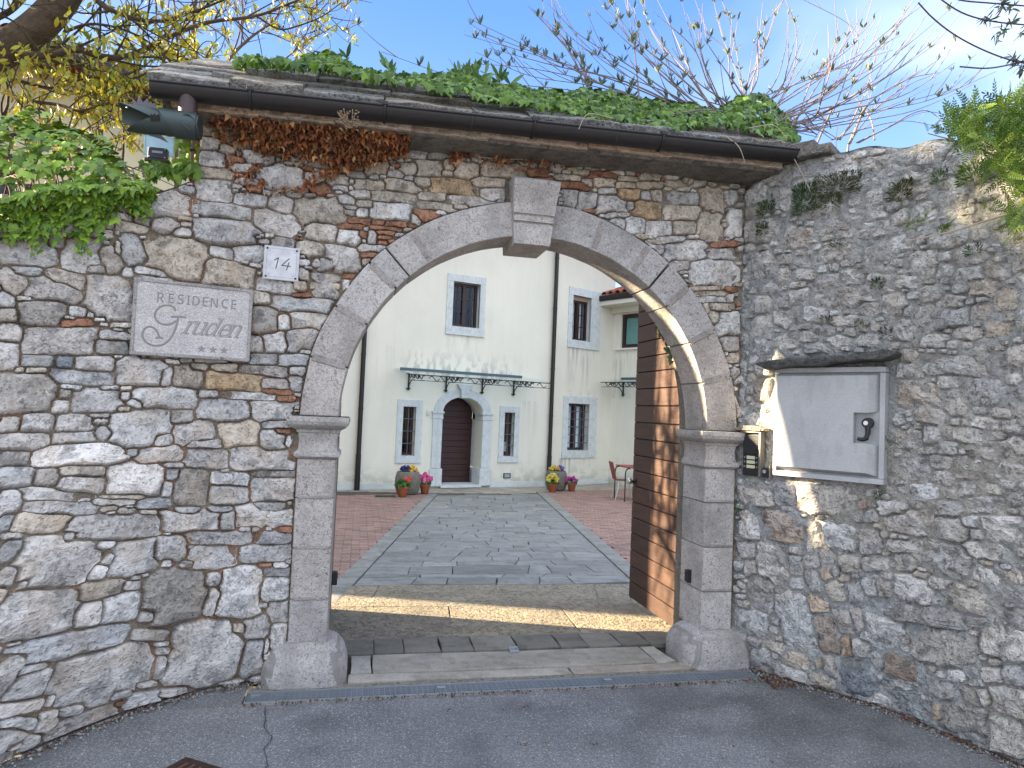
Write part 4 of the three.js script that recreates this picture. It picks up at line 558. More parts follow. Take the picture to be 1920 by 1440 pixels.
// ---------- roof of the gate, gutter ----------
{
  const r = rng(31), slabCol = () => { const v = 0.8 + 0.4 * r(), w = r(); return w < 0.2 ? [0.33 * v, 0.305 * v, 0.28 * v] : [0.30 * v, 0.30 * v, 0.298 * v]; };
  const roof = (parent, name, pts, th, m) => part(parent, name, m(extr(pts, th, 0.009, [], 2)), mStoneRough);
  // eaves slabs seen from below
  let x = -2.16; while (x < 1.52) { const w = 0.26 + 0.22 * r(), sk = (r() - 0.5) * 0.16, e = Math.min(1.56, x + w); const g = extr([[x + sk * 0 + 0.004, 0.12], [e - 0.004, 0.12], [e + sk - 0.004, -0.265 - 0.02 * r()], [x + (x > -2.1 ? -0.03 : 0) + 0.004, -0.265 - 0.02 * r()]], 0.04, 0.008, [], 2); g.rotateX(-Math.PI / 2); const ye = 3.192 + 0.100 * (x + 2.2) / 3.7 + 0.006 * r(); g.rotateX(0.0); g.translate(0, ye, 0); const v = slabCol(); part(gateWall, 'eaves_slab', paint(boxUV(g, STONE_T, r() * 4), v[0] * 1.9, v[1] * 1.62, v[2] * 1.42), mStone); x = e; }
  // courses of slabs on the slope
  const sl = 0.50, n = V(0, Math.cos(sl), Math.sin(sl)), dn = V(0, -Math.sin(sl), Math.cos(sl));
  for (let c = 0; c < 4; c++) {
    const d0 = 0.60 - c * 0.175; let xx = -2.26 - 0.05 * r() + (c > 2 ? 0.03 * c : 0);
    while (xx < 1.60) {
      const w = 0.22 + 0.62 * r() * r() + 0.1, e = Math.min(1.66, xx + w), len = 0.27 + 0.08 * r(), th = 0.018 + 0.034 * r(), fo = 0.05 * (r() - 0.5);
      const pts = [], m = 6; for (let k = 0; k <= m; k++) pts.push([mix(xx, e, k / m) - (k === m ? 0.004 : 0), d0 + fo + 0.05 * (n2(k * 0.9 + xx * 3, c, 5) - 0.5) - (k === 0 || k === m ? 0.03 * r() : 0)]); pts.push([e - 0.01 * r(), d0 - len], [xx + 0.01 * r(), d0 - len]);
      const g = extr(pts.reverse(), th, 0.007, [], 2), p = g.attributes.position, lift = 0.010 + c * 0.016 + 0.014 * r(), ph = r() * 50;
      for (let i = 0; i < p.count; i++) { const a = p.getX(i), b = p.getY(i), h = p.getZ(i) + lift + 0.022 * (n2(a * 7 + ph, b * 7, 3) - 0.5) + 0.010 * (n2(a * 22 + ph, b * 22 + p.getZ(i) * 60, 5) - 0.5) + 0.018 * (b - d0 + 0.1) * 0, q = V(a, 3.575 + 0.0275 * (a + 2.2), -0.20).addScaledVector(dn, b - 0.02).addScaledVector(n, h); p.setXYZ(i, q.x, q.y - 0.02, q.z); }
      g.computeVertexNormals(); part(gateWall, 'roof_slab', paint(boxUV(g, STONE_T, r() * 5), ...slabCol()), mStoneRough); xx = e;
    }
  }
  // rear slope and core of the roof, so that it is closed from behind
  const P2 = [[-0.62, 3.18], [0.24, 3.20], [0.27, 3.25], [-0.25, 3.50], [-0.82, 3.30]]; const g = extr(P2.map(([z, y]) => [-z, y]), 3.76, 0); g.rotateY(Math.PI / 2); g.translate(-2.2, 0, 0); const p = g.attributes.position; for (let i = 0; i < p.count; i++) p.setY(i, p.getY(i) + 0.022 * (p.getX(i) + 2.2) - 0.025); g.computeVertexNormals();
  part(gateWall, 'roof_core', paint(boxUV(g, STONE_T), 0.2, 0.185, 0.17), mStoneRough);
}
const gutY = (x) => 3.205 + (x + 2.23) * 0.0270, GZ = 0.335;
{
  const t = thing('gutter', 'dark brown half round rain gutter along the eaves of the gate roof', 'gutter'), R = 0.062, pos = [], idx = [], N = 14, x0 = -2.23, x1 = 1.588;
  for (const [rad, s] of [[R, 1], [R - 0.005, -1]]) { const o = pos.length / 3; for (let i = 0; i <= 30; i++) { const x = mix(x0, x1, i / 30), y = gutY(x); for (let k = 0; k <= N; k++) { const A = Math.PI + Math.PI * k / N; pos.push(x, y + 0.052 + rad * Math.sin(A) * 1.08, GZ - rad * Math.cos(A)); } } for (let i = 0; i < 30; i++) for (let k = 0; k < N; k++) { const a = o + i * (N + 1) + k; idx.push(a, a + N + 1, a + 1, a + 1, a + N + 1, a + N + 2); } }
  part(t, 'trough', boxUV(geom(pos, idx), 0.3), mGutter);
  part(t, 'bead', flat([tube([V(x0, gutY(x0) + 0.054, GZ + R), V(x1, gutY(x1) + 0.054, GZ + R)], 0.008, 4, 8), tube([V(x0, gutY(x0) + 0.054, GZ - R), V(x1, gutY(x1) + 0.054, GZ - R)], 0.004, 4, 6)]), mGutter);
  for (const x of [x0 + 0.001, x1 - 0.001]) { const pts = []; for (let k = 0; k <= 14; k++) { const A = Math.PI + Math.PI * k / 14; pts.push([(R - 0.002) * Math.cos(A), (R - 0.002) * Math.sin(A) * 1.08]); } const g = extr(pts, 0.003); g.rotateY(-Math.PI / 2); g.translate(x, gutY(x) + 0.052, GZ); part(t, 'end_cap', g, mGutter); }
  for (const px of [465, 720, 1003, 1245]) { const x = at(px, 240, GZ + R).x, y = gutY(x) + 0.052, pts = []; for (let k = 0; k <= 10; k++) { const A = Math.PI * 1.25 + Math.PI * 0.78 * k / 10; pts.push(V(x, y + (R + 0.003) * Math.sin(A) * 1.08, GZ + (R + 0.003) * Math.cos(A))); } const b = tube(pts, 0.008, 14, 5); part(t, 'bracket', flat([b, box(0.034, 0.022, 0.03, x, y + 0.012, GZ + R - 0.002, 0.003), box(0.02, 0.008, 0.12, x, y + 0.012, GZ, 0.002)]), mGutter); }
  for (const px of [885, 1158]) { const x = at(px, 250, GZ + R).x, pts = []; for (let k = 0; k <= 10; k++) { const A = Math.PI + Math.PI * k / 10; pts.push(V(x, gutY(x) + 0.052 + (R + 0.001) * Math.sin(A) * 1.08, GZ - (R + 0.001) * Math.cos(A))); } part(t, 'seam', tube(pts, 0.0022, 14, 5), mCopper); }
}

// ---------- the residence across the courtyard ----------
const house = thing('house', 'cream rendered house across the courtyard with grey stone window frames', 'house');
const frameAt = (P, D, N) => { const m = new THREE.Matrix4().makeBasis(D, V(0, 1, 0), N); m.setPosition(P.x, 0, P.z); return (g) => g.applyMatrix4(m); };
const M1 = frameAt(FA, D1, N1), M2 = frameAt(FB, D2, N2);
const KW = FB.clone().addScaledVector(D2, 2.3), DW = V(Math.sin(A2), 0, Math.cos(A2)), NW = V(-DW.z, 0, DW.x), MW = frameAt(KW, DW, NW);
const mPale = mat({ ...tWear, color: rgb(0.69, 0.735, 0.725), bumpScale: 0.001 });
const mCurtain = mat({ color: rgb(0.88, 0.90, 0.90), roughness: 1 }), mCurtainGreen = mat({ color: rgb(0.20, 0.40, 0.33), roughness: 1 });
const mRoom = mat({ color: rgb(0.035, 0.032, 0.030), roughness: 1 });
const mPane = new THREE.MeshPhysicalMaterial({ color: rgb(0.86, 0.92, 0.95), roughness: 0.02, transmission: 1, thickness: 0, side: THREE.DoubleSide, ior: 1.5 });
function facadeTex(w, h, y0, stains, seed) {                    // rendered wall with its damp stains, one texture over the whole facade
  const S = 1024; return tex(S, (u, v) => {
    const x = u * w, y = v * h + y0, f = f2(x * 60, y * 60, 2, seed), m = f2(x * 2.2, y * 2.2, 4, seed + 2), b = f2(x * 0.5, y * 0.5, 3, seed + 5), st = f2(x * 9, y * 0.9, 3, seed + 8);
    let l = 0.90 + 0.05 * (f - 0.5) + 0.08 * (m - 0.5) + 0.10 * (b - 0.5) + 0.06 * (st - 0.5), c = [0.82 * l, 0.80 * l, 0.675 * l];
    let d = 0.42 * ss(0.34, -0.12, y - 0.05 + 0.5 * (f2(x * 1.7, 3, 3, seed + 20) - 0.5)) * ss(0.38, 0.62, f2(x * 7, y * 9, 4, seed + 11)) + 0.5 * ss(0.1, -0.25, y);
    for (const [sx, sy, sw, sh, amt] of stains) { const inx = ss(sw, sw * 0.7, Math.abs(x - sx)), dy = sh > 0 ? (sy - y) / sh : (y - sy) / -sh; if (dy > 0 && dy < 1) d += amt * inx * (1 - dy) * ss(0.44, 0.66, f2(x * 13, y * (sh > 0 ? 0.9 : 6), 3, seed + 14)); }
    c = mix3(c, [0.19, 0.20, 0.18], Math.min(0.6, d * 0.62));
    return [...c, 0.5 + 0.5 * (f - 0.5) + 0.2 * (m - 0.5)];
  });
}
const rectPath = (a, b, c, d) => [[a, c], [b, c], [b, d], [a, d]];
const doorOut = (a, b, y0 = -0.4, spring = 1.51, cx = 2.535) => { const p = [[cx - a, y0]]; for (let k = 0; k <= 24; k++) { const A = Math.PI - k / 24 * Math.PI; p.push([cx + a * Math.cos(A), spring + b * Math.sin(A)]); } p.push([cx + a, y0]); return p; };
const W1 = { up: [1.99, 3.0, 3.385, 4.835, 2.15, 2.86, 3.59, 4.66], sl: [0.90, 1.505, 0.348, 1.795, 1.04, 1.35, 0.512, 1.635], sr: [3.53, 4.09, 0.362, 1.752, 3.67, 3.955, 0.507, 1.594] };
const W2 = { up: [0.50, 1.72, 3.37, 4.97, 0.655, 1.36, 3.58, 4.765], lo: [0.445, 1.718, 0.47, 2.095, 0.63, 1.425, 0.66, 1.90] };
{
  const t1 = facadeTex(9, 7.2, -0.4, [[4.0 + 2.5, 2.5, 1.75, -0.55, 0.75], [4.0 + 2.49, 3.38, 0.55, 0.5, 0.4], [4.0 + 4.35, 1.9, 0.3, 1.0, 0.25], [4.0 + 0.4, 3.0, 0.5, 2.0, 0.15]], 3), t2 = facadeTex(9, 7.2, -0.4, [[1.1, 3.37, 0.66, 1.3, 0.75], [0.6, 0.46, 0.28, 0.7, 0.9], [1.5, 0.46, 0.25, 0.4, 0.5], [1.1, 2.1, 0.66, -0.2, 0.5]], 40);
  const mF1 = mat({ ...t1, bumpScale: 0.003 }), mF2 = mat({ ...t2, bumpScale: 0.003 });
  const hole = (w) => rectPath(w[4], w[5], w[6], w[7]);
  const g1 = extr([[-4, -0.4], [5.02, -0.4], [5.02, 6.8], [-4, 6.8]], 0.4, 0, [hole(W1.up), hole(W1.sl), hole(W1.sr), doorOut(0.525, 0.40, -0.39)]); g1.translate(0, 0, -0.4); planarUV(g1, (p) => [(p.x + 4) / 9, (p.y + 0.4) / 7.2]); part(house, 'facade_wall', M1(g1), mF1);
  const g2 = extr([[-0.02, -0.4], [2.32, -0.4], [2.32, 6.8], [-0.02, 6.8]], 0.4, 0, [hole(W2.up), hole(W2.lo)]); g2.translate(0, 0, -0.4); planarUV(g2, (p) => [p.x / 9, (p.y + 0.4) / 7.2]); part(house, 'facade_wall', M2(g2), mF2);
  const gw = extr([[-0.3, -0.4], [7, -0.4], [7, 4.72], [-0.3, 4.72]], 0.35, 0, [rectPath(0.28, 1.22, 3.49, 4.42)]); gw.translate(0, 0, -0.35); planarUV(gw, (p) => [(p.x + 1) / 9, (p.y + 0.4) / 7.2]); part(house, 'wing_wall', MW(gw), mF2);
  const back = box(9, 7.2, 0.3, 0.5, 3.2, -9); planarUV(back, (p) => [p.x / 9, p.y / 7.2]); part(house, 'rear_wall', M1(back), mF1);
  const sideL = box(0.3, 7.2, 9, -3.85, 3.2, -4.6); planarUV(sideL, (p) => [p.z / 9, p.y / 7.2]); part(house, 'side_wall', M1(sideL), mF1);
  // roof with eaves
  const pts = [[-0.7, 6.6], [0.0, 7.0], [4.5, 8.4], [9.4, 6.75], [9.2, 6.6]]; const gr = extr(pts.map(([z, y]) => [z, y]), 12, 0); gr.rotateY(Math.PI / 2); gr.translate(-4.6, 0, 0); const gm = M1(gr); part(house, 'roof', gm, mTerra);
  // plinth strip
  part(house, 'plinth', flat([M1(box(5.75, 0.14, 0.025, -1.12, -0.18, 0.0125)), M1(box(1.72, 0.14, 0.025, 4.18, -0.18, 0.0125)), M2(box(2.28, 0.14, 0.025, 1.14, -0.18, 0.0125))]), mPale);
}
const glassRows = (g, x0, x1, y0, y1, nx, ny, z, bar) => { const ps = [], bs = []; for (let i = 1; i < nx; i++) bs.push(box(bar, y1 - y0, 0.02, mix(x0, x1, i / nx), (y0 + y1) / 2, z)); for (let j = 1; j < ny; j++) bs.push(box(x1 - x0, bar, 0.018, (x0 + x1) / 2, mix(y0, y1, j / ny), z)); for (let i = 0; i < nx; i++) for (let j = 0; j < ny; j++) { const w = (x1 - x0) / nx, h = (y1 - y0) / ny; const p = new THREE.PlaneGeometry(w - bar * 0.8, h - bar * 0.8); p.translate(x0 + (i + 0.5) * w, y0 + (j + 0.5) * h, z - 0.004); ps.push(p); } return [bs, ps]; };
function openRoom(w, h, d, x, y, z) { const a = []; a.push(box(w, h, 0.01, x, y, z - d), box(0.01, h, d, x - w / 2, y, z - d / 2), box(0.01, h, d, x + w / 2, y, z - d / 2), box(w, 0.01, d, x, y - h / 2, z - d / 2), box(w, 0.01, d, x, y + h / 2, z - d / 2)); return flat(a); }
function curtain(x0, x1, y0, y1, z, waves, amp = 0.018) { const N = 60, pos = [], idx = []; for (let i = 0; i <= N; i++) { const t = i / N, x = mix(x0, x1, t), zz = z + amp * Math.sin(t * waves * 6.28) + 0.006 * Math.sin(t * 31); pos.push(x, y0 + 0.01 * Math.sin(t * 20), zz, x, y1, zz * 1.0); if (i) { const a = 2 * i; idx.push(a - 2, a, a - 1, a - 1, a, a + 1); } } return geom(pos, idx); }
function windowOf(Mx, w, o) {
  const g = new THREE.Group(); g.name = 'window'; house.add(g);
  const [X0, X1, Y0, Y1, x0, x1, y0, y1] = w, e = 0.003;
  if (!o.bare) {
    part(g, 'lintel', Mx(boxUV(box(X1 - X0, Y1 - y1, 0.10, (X0 + X1) / 2, (Y1 + y1) / 2, -0.022, 0.004), GRAN_T)), mPale);
    part(g, 'sill', Mx(boxUV(box(X1 - X0 + 0.01, y0 - Y0, 0.12, (X0 + X1) / 2, (Y0 + y0) / 2, -0.018, 0.004), GRAN_T)), mPale);
    part(g, 'jamb', Mx(boxUV(box(x0 - X0, y1 - y0 - e, 0.10, (X0 + x0) / 2, (y0 + y1) / 2, -0.025, 0.004), GRAN_T)), mPale);
    part(g, 'jamb', Mx(boxUV(box(X1 - x1, y1 - y0 - e, 0.10, (X1 + x1) / 2, (y0 + y1) / 2, -0.025, 0.004), GRAN_T)), mPale);
    part(g, 'reveal', Mx(boxUV(flat([box(0.006, y1 - y0, 0.30, x0 + 0.003, (y0 + y1) / 2, -0.225), box(0.006, y1 - y0, 0.30, x1 - 0.003, (y0 + y1) / 2, -0.225), box(x1 - x0, 0.006, 0.30, (x0 + x1) / 2, y0 + 0.003, -0.225), box(x1 - x0, 0.006, 0.30, (x0 + x1) / 2, y1 - 0.003, -0.225)]), GRAN_T)), mPale);
  }
  const zf = o.zf ?? -0.17, fw = o.fw ?? 0.06, fr = [], a0 = x0 + 0.008, a1 = x1 - 0.008, b0 = y0 + 0.008, b1 = y1 - (o.blind ? 0.10 : 0.008);
  fr.push(box(fw, b1 - b0, 0.06, a0 + fw / 2, (b0 + b1) / 2, zf), box(fw, b1 - b0, 0.06, a1 - fw / 2, (b0 + b1) / 2, zf), box(a1 - a0 - 2 * fw, fw, 0.06, (a0 + a1) / 2, b0 + fw / 2, zf), box(a1 - a0 - 2 * fw, fw, 0.06, (a0 + a1) / 2, b1 - fw / 2, zf));
  const cols = o.single ? [[a0 + fw, a1 - fw]] : [[a0 + fw, (a0 + a1) / 2 - 0.045], [(a0 + a1) / 2 + 0.045, a1 - fw]];
  if (!o.single) fr.push(box(0.09, b1 - b0 - 2 * fw, 0.075, (a0 + a1) / 2, (b0 + b1) / 2, zf + 0.004));
  for (const [c0, c1] of cols) { const [bs, ps] = glassRows(g, c0, c1, b0 + fw, b1 - fw, o.nx ?? 2, o.ny ?? 3, zf, 0.022); fr.push(...bs); ps.forEach((p) => part(g, 'pane', Mx(p), mPane)); }
  part(g, 'frame', Mx(flat(fr)), o.frameMat ?? mFrame);
  if (o.blind) part(g, 'blind_box', Mx(box(a1 - a0, 0.10, 0.10, (a0 + a1) / 2, y1 - 0.055, zf + 0.02)), mat({ color: rgb(0.40, 0.31, 0.20) }));
  if (o.curtain) { const cm = (a0 + a1) / 2; if (o.single) part(g, 'curtain', Mx(curtain(a0 + 0.05, a1 - 0.05, b0 + 0.06, b1 - 0.04, zf - 0.06, o.waves ?? 9)), o.curtain); else for (const [q0, q1] of [[a0 + 0.05, cm - 0.06], [cm + 0.04, a1 - 0.12]]) part(g, 'curtain', Mx(curtain(q0, q1, b0 + 0.06, b1 - 0.04, zf - 0.06, 4)), o.curtain); };
  if (o.lace) part(g, 'curtain', Mx(curtain(a0 + 0.06, a1 - 0.06, b0 + 0.10, mix(b0, b1, 0.32), zf - 0.07, 14)), mCurtain);
  part(g, 'room', Mx(openRoom(a1 - a0 + 0.2, y1 - y0 + 0.2, 1.2, (a0 + a1) / 2, (y0 + y1) / 2, zf - 0.25)), mRoom);
  if (o.bars) { const [bx, by] = o.bars, bs = []; for (let i = 1; i <= bx; i++) bs.push(cyl(0.009, 0.009, y1 - y0, mix(x0, x1, i / (bx + 1)), (y0 + y1) / 2, -0.055, 8)); for (let j = 1; j <= by; j++) { const q = cyl(0.009, 0.009, x1 - x0 + 0.03, 0, 0, 0, 8); q.rotateZ(Math.PI / 2); q.translate((x0 + x1) / 2, mix(y0, y1, j / (by + 1)), -0.045); bs.push(q); } part(g, 'bars', Mx(flat(bs)), o.barMat); }
  return g;
}
const mBar = mat({ color: rgb(0.14, 0.15, 0.18), roughness: 0.5, metalness: 0.4 });
windowOf(M1, W1.up, {});
windowOf(M1, W1.sl, { bars: [1, 3], barMat: mBar, single: true, nx: 1, ny: 1 });
windowOf(M1, W1.sr, { bars: [1, 3], barMat: mBar, single: true, nx: 1, ny: 1, lace: true });
windowOf(M2, W2.up, { blind: true, curtain: mCurtain, waves: 7 });
windowOf(M2, W2.lo, { bars: [4, 5], barMat: mBar, curtain: mCurtain, waves: 5, nx: 1, ny: 2 });
windowOf(MW, [0, 0, 0, 0, 0.28, 1.22, 3.49, 4.42], { bare: true, zf: -0.08, fw: 0.09, single: true, nx: 1, ny: 1, curtain: mCurtainGreen, waves: 11, frameMat: mFrame });
{ // wing eaves, sill
  part(house, 'window_sill', MW(box(1.2, 0.05, 0.10, 0.72, 3.455, 0.03, 0.004)), mWhite);
  part(house, 'soffit', MW(flat([box(7.1, 0.11, 0.62, 3.40, 4.665, 0.30), box(7.0, 0.16, 0.14, 3.52, 4.53, 0.07)])), mat({ color: rgb(0.70, 0.68, 0.58), roughness: 0.9 }));
  part(house, 'eaves_gutter', MW(box(7.16, 0.15, 0.13, 3.40, 4.80, 0.60, 0.03)), mGutter);
  const tiles = []; for (let k = 0; k < 30; k++) { const s = -0.1 + k * 0.24, r = 0.085, q = new THREE.CylinderGeometry(r, r, 2.4, 10, 1, true, 0, Math.PI); q.rotateX(Math.PI / 2); q.rotateZ(Math.PI / 2 + Math.PI / 2 * 0); q.rotateX(0.32); q.translate(s, 5.27, -0.55); tiles.push(q); }
  stuffPart(house, 'roof_tiles', MW(flat(tiles)), mTerra);
  const slope = box(7.2, 0.06, 2.6, 3.4, 5.21, -0.6); slope.translate(-3.4, -5.21, 0.6); slope.rotateX(0.32); slope.translate(3.4, 5.21, -0.6); part(house, 'wing_roof', MW(slope), mTerra);
}
{ // front door with its stone surround
  const d = new THREE.Group(); d.name = 'front_door'; house.add(d);
  const inner = doorOut(0.525, 0.40), outer = doorOut(0.755, 0.60);
  const ring = []; for (let k = 0; k <= 24; k++) { const A = Math.PI - k / 24 * Math.PI; ring.push([2.535 + 0.74 * Math.cos(A), 1.555 + 0.555 * Math.sin(A)]); } for (let k = 24; k >= 0; k--) { const A = Math.PI - k / 24 * Math.PI; ring.push([2.535 + 0.522 * Math.cos(A), 1.555 + 0.355 * Math.sin(A)]); }
  const gr = extr(ring, 0.66, 0.004); gr.translate(0, 0, -0.62); part(d, 'arch_stone', M1(boxUV(gr, GRAN_T)), mPale);
  part(d, 'key_block', M1(boxUV(extr([[2.44, 1.89], [2.62, 1.89], [2.645, 2.10], [2.70, 2.12], [2.745, 2.215], [2.335, 2.215], [2.38, 2.12], [2.42, 2.10]], 0.13, 0.004).translate(0, 0, -0.02), GRAN_T)), mPale);
  for (const s of [-1, 1]) { const c = 2.535 + s * 0.645;
    part(d, 'pilaster', M1(boxUV(box(0.235, 1.16, 0.66, c, 0.81, -0.285, 0.006), GRAN_T)), mPale);
    part(d, 'impost', M1(boxUV(flat([box(0.30, 0.05, 0.46, c, 1.53, -0.16, 0.008), box(0.255, 0.09, 0.43, c, 1.46, -0.165, 0.006), box(0.275, 0.03, 0.445, c, 1.40, -0.165, 0.006)]), GRAN_T)), mPale);
    part(d, 'plinth_block', M1(boxUV(flat([box(0.315, 0.42, 0.46, c, 0.01, -0.165, 0.02)]), GRAN_T)), mPale); }
  part(d, 'step', M1(boxUV(box(1.05, 0.06, 0.74, 2.535, -0.20, -0.27, 0.006), GRAN_T)), mPale);
  // the leaf: horizontal boards between stiles
  let y = -0.17; while (y < 1.92) { const h = 0.145; const a = y + h > 1.55 ? 0.525 * Math.sqrt(Math.max(0.02, 1 - Math.pow((Math.min(y + h, 1.9) - 1.55) / 0.37, 2))) : 0.525; part(d, 'plank', M1(boxUV(box(Math.max(0.2, 2 * a - 0.01), h - 0.006, 0.04, 2.535, y + h / 2, -0.57, 0.004), 1)), mDoor); y += h; }
  part(d, 'backing', M1(box(1.06, 2.2, 0.02, 2.535, 0.85, -0.605)), mBlack);
}
{ // rainwater downpipes
  for (const [s, nm] of [[0.03, 'a'], [4.97, 'b']]) { const g = new THREE.Group(); g.name = 'downpipe'; house.add(g); const q = cyl(0.052, 0.052, 6.9, s, 3.2, 0.085, 16); part(g, 'pipe', M1(q), mGutter); for (const y of [0.0, 1.55, 2.75, 4.3, 5.6]) { const yy = y === 0 ? 0.53 : y; part(g, 'clip', M1(flat([cyl(0.060, 0.060, 0.028, s, yy, 0.085, 16), box(0.02, 0.02, 0.06, s, yy, 0.03)])), mGutter); } part(g, 'shoe', M1(cyl(0.062, 0.058, 0.78, s, 0.13, 0.085, 16)), mGutter); }
  const pl = new THREE.Group(); pl.name = 'wall_plate'; house.add(pl); part(pl, 'plate_frame', M1(box(0.20, 0.125, 0.02, 3.80, 0.035, 0.012, 0.004)), mBlack); part(pl, 'plate_face', M1(box(0.15, 0.085, 0.012, 3.80, 0.035, 0.022, 0.003)), mat({ color: rgb(0.36, 0.42, 0.46), metalness: 0.4, roughness: 0.4 }));
  const bell = new THREE.Group(); bell.name = 'bell_box'; house.add(bell); part(bell, 'box', M1(box(0.075, 0.115, 0.03, 1.643, 1.51, 0.016, 0.006)), mat({ color: rgb(0.62, 0.62, 0.50), roughness: 0.6 })); part(bell, 'button', M1(box(0.035, 0.045, 0.01, 1.643, 1.515, 0.036, 0.003)), mWhite);
}
function canopy(label, Mx, s0, s1, yw, n1, yf, arms) {
  const t = thing('door_canopy', label, 'canopy', 'wrought iron canopies on the house');
  const sheet = box(s1 - s0, 0.010, Math.hypot(n1, yw - yf) - 0.02, 0, 0, 0); sheet.rotateX(Math.atan2(yw - yf, n1)); sheet.translate((s0 + s1) / 2, (yw + yf) / 2 + 0.02, n1 / 2); part(t, 'glass_sheet', Mx(sheet), mPane);
  part(t, 'flashing', Mx(box(Math.min(3.18, s1 - s0), 0.045, 0.05, s0 + 0.12 + Math.min(3.18, s1 - s0) / 2, yw + 0.03, 0.03, 0.006)), mat({ color: rgb(0.06, 0.11, 0.12), metalness: 0.3, roughness: 0.4 }));
  part(t, 'front_rail', Mx(flat([box(s1 - s0, 0.018, 0.018, (s0 + s1) / 2, yf + 0.008, n1 - 0.02), box(s1 - s0, 0.012, 0.012, (s0 + s1) / 2, yf - 0.11, n1 - 0.06)])), mIron);
  for (const s of arms) {
    const g = [], P = (n, y) => V(s, y, n), yt = (n) => mix(yw, yf, n / n1) - 0.01, yb = (n) => yf - 0.105 + 0.03 * (1 - n / n1);
    g.push(box(0.03, 0.40, 0.03, s, yw - 0.26, 0.03), tube([P(0.03, yt(0)), P(n1, yt(n1))], 0.010, 4, 6), tube([P(0.35, yb(0.35)), P(n1 * 0.98, yb(n1))], 0.008, 4, 6));
    g.push(tube([P(0.035, yw - 0.44), P(0.09, yw - 0.33), P(0.22, yw - 0.235), P(0.42, yb(0.42))], 0.013, 14, 6));
    const ring = (n, y, r) => { const q = new THREE.TorusGeometry(r, 0.010, 6, 20, 5.2); q.rotateZ(1 + n * 3); q.rotateY(Math.PI / 2); q.translate(s, y, n); return q; };
    for (let k = 0; k < 3; k++) { const n = 0.14 + k * (n1 - 0.24) / 3, m = (yt(n) + yb(n)) / 2, R = 0.058 - 0.008 * k; g.push(ring(n, m + 0.012, R)); const sw = []; for (let j = 0; j <= 12; j++) { const q = j / 12; sw.push(P(n + q * 0.27, m - 0.005 + R * Math.sin(q * 6.28 + 0.6) * 0.95)); } g.push(tube(sw, 0.011, 18, 5)); }
    for (const y of [yw - 0.06, yw - 0.42]) g.push(box(0.10, 0.022, 0.04, s, y, 0.025, 0.006), new THREE.SphereGeometry(0.026, 10, 8).translate(s, y, 0.06));
    // drooping leaf scroll along the front rail
    for (let k = 0; k < 3; k++) { const a = s + 0.12 + k * 0.26; if (a > s1 - 0.2) break; const sw = []; for (let j = 0; j <= 12; j++) { const q = j / 12; sw.push(V(a + q * 0.25, yf - 0.055 + 0.05 * Math.sin(q * 6.28 + k * 1.4), n1 - 0.04)); } g.push(tube(sw, 0.0095, 16, 5)); }
    part(t, 'bracket', Mx(flat(g)), mIron);
  }
  return t;
}
canopy('glass canopy on black scrolled iron brackets over the front door', M1, 0.80, 4.42, 2.47, 1.0, 2.32, [1.13, 2.06, 3.01, 3.88]);
canopy('glass canopy on scrolled iron brackets on the side wing, partly hidden behind the gate leaf', MW, 0.25, 2.6, 2.62, 0.75, 2.49, [0.45, 1.2, 1.95]);

// ---------- flower pots, chair and table by the house ----------
const gpt = (px, py) => { const d = ray(px, py), o = camera.position; const t = (0.02 * o.z - o.y) / (d.y - 0.02 * d.z); return o.clone().addScaledVector(d, t); };
function lathe(pts, seg = 36) { return new THREE.LatheGeometry(pts.map(([x, y]) => new THREE.Vector2(x, y)), seg); }
const flowerGeo = (() => { const g = []; for (let k = 0; k < 5; k++) { const A = k / 5 * 6.283, q = new THREE.CircleGeometry(0.5, 7); q.scale(1, 0.8, 1); q.rotateX(-0.5); q.translate(0, 0.42, 0.05); q.rotateZ(A); g.push(q); } return flat(g); })();
const oval = (() => { const g = new THREE.PlaneGeometry(0.5, 1, 2, 4), p = g.attributes.position; for (let i = 0; i < p.count; i++) { const y = p.getY(i) + 0.5, w = Math.sin(Math.PI * Math.min(0.97, Math.max(0.04, y * 0.93 + 0.04))); p.setXYZ(i, p.getX(i) * w, y, 0.10 * Math.abs(p.getX(i)) * 2 - 0.16 * y * y); } g.computeVertexNormals(); return g; })();
const mPetal = new THREE.MeshPhysicalMaterial({ color: 0xffffff, roughness: 0.7, side: THREE.DoubleSide, transmission: 0.3, thickness: 0 });
const qr = (r, tilt = 1) => new THREE.Quaternion().setFromEuler(new THREE.Euler((r() - 0.5) * 3 * tilt, r() * 6.283, (r() - 0.5) * 3 * tilt));
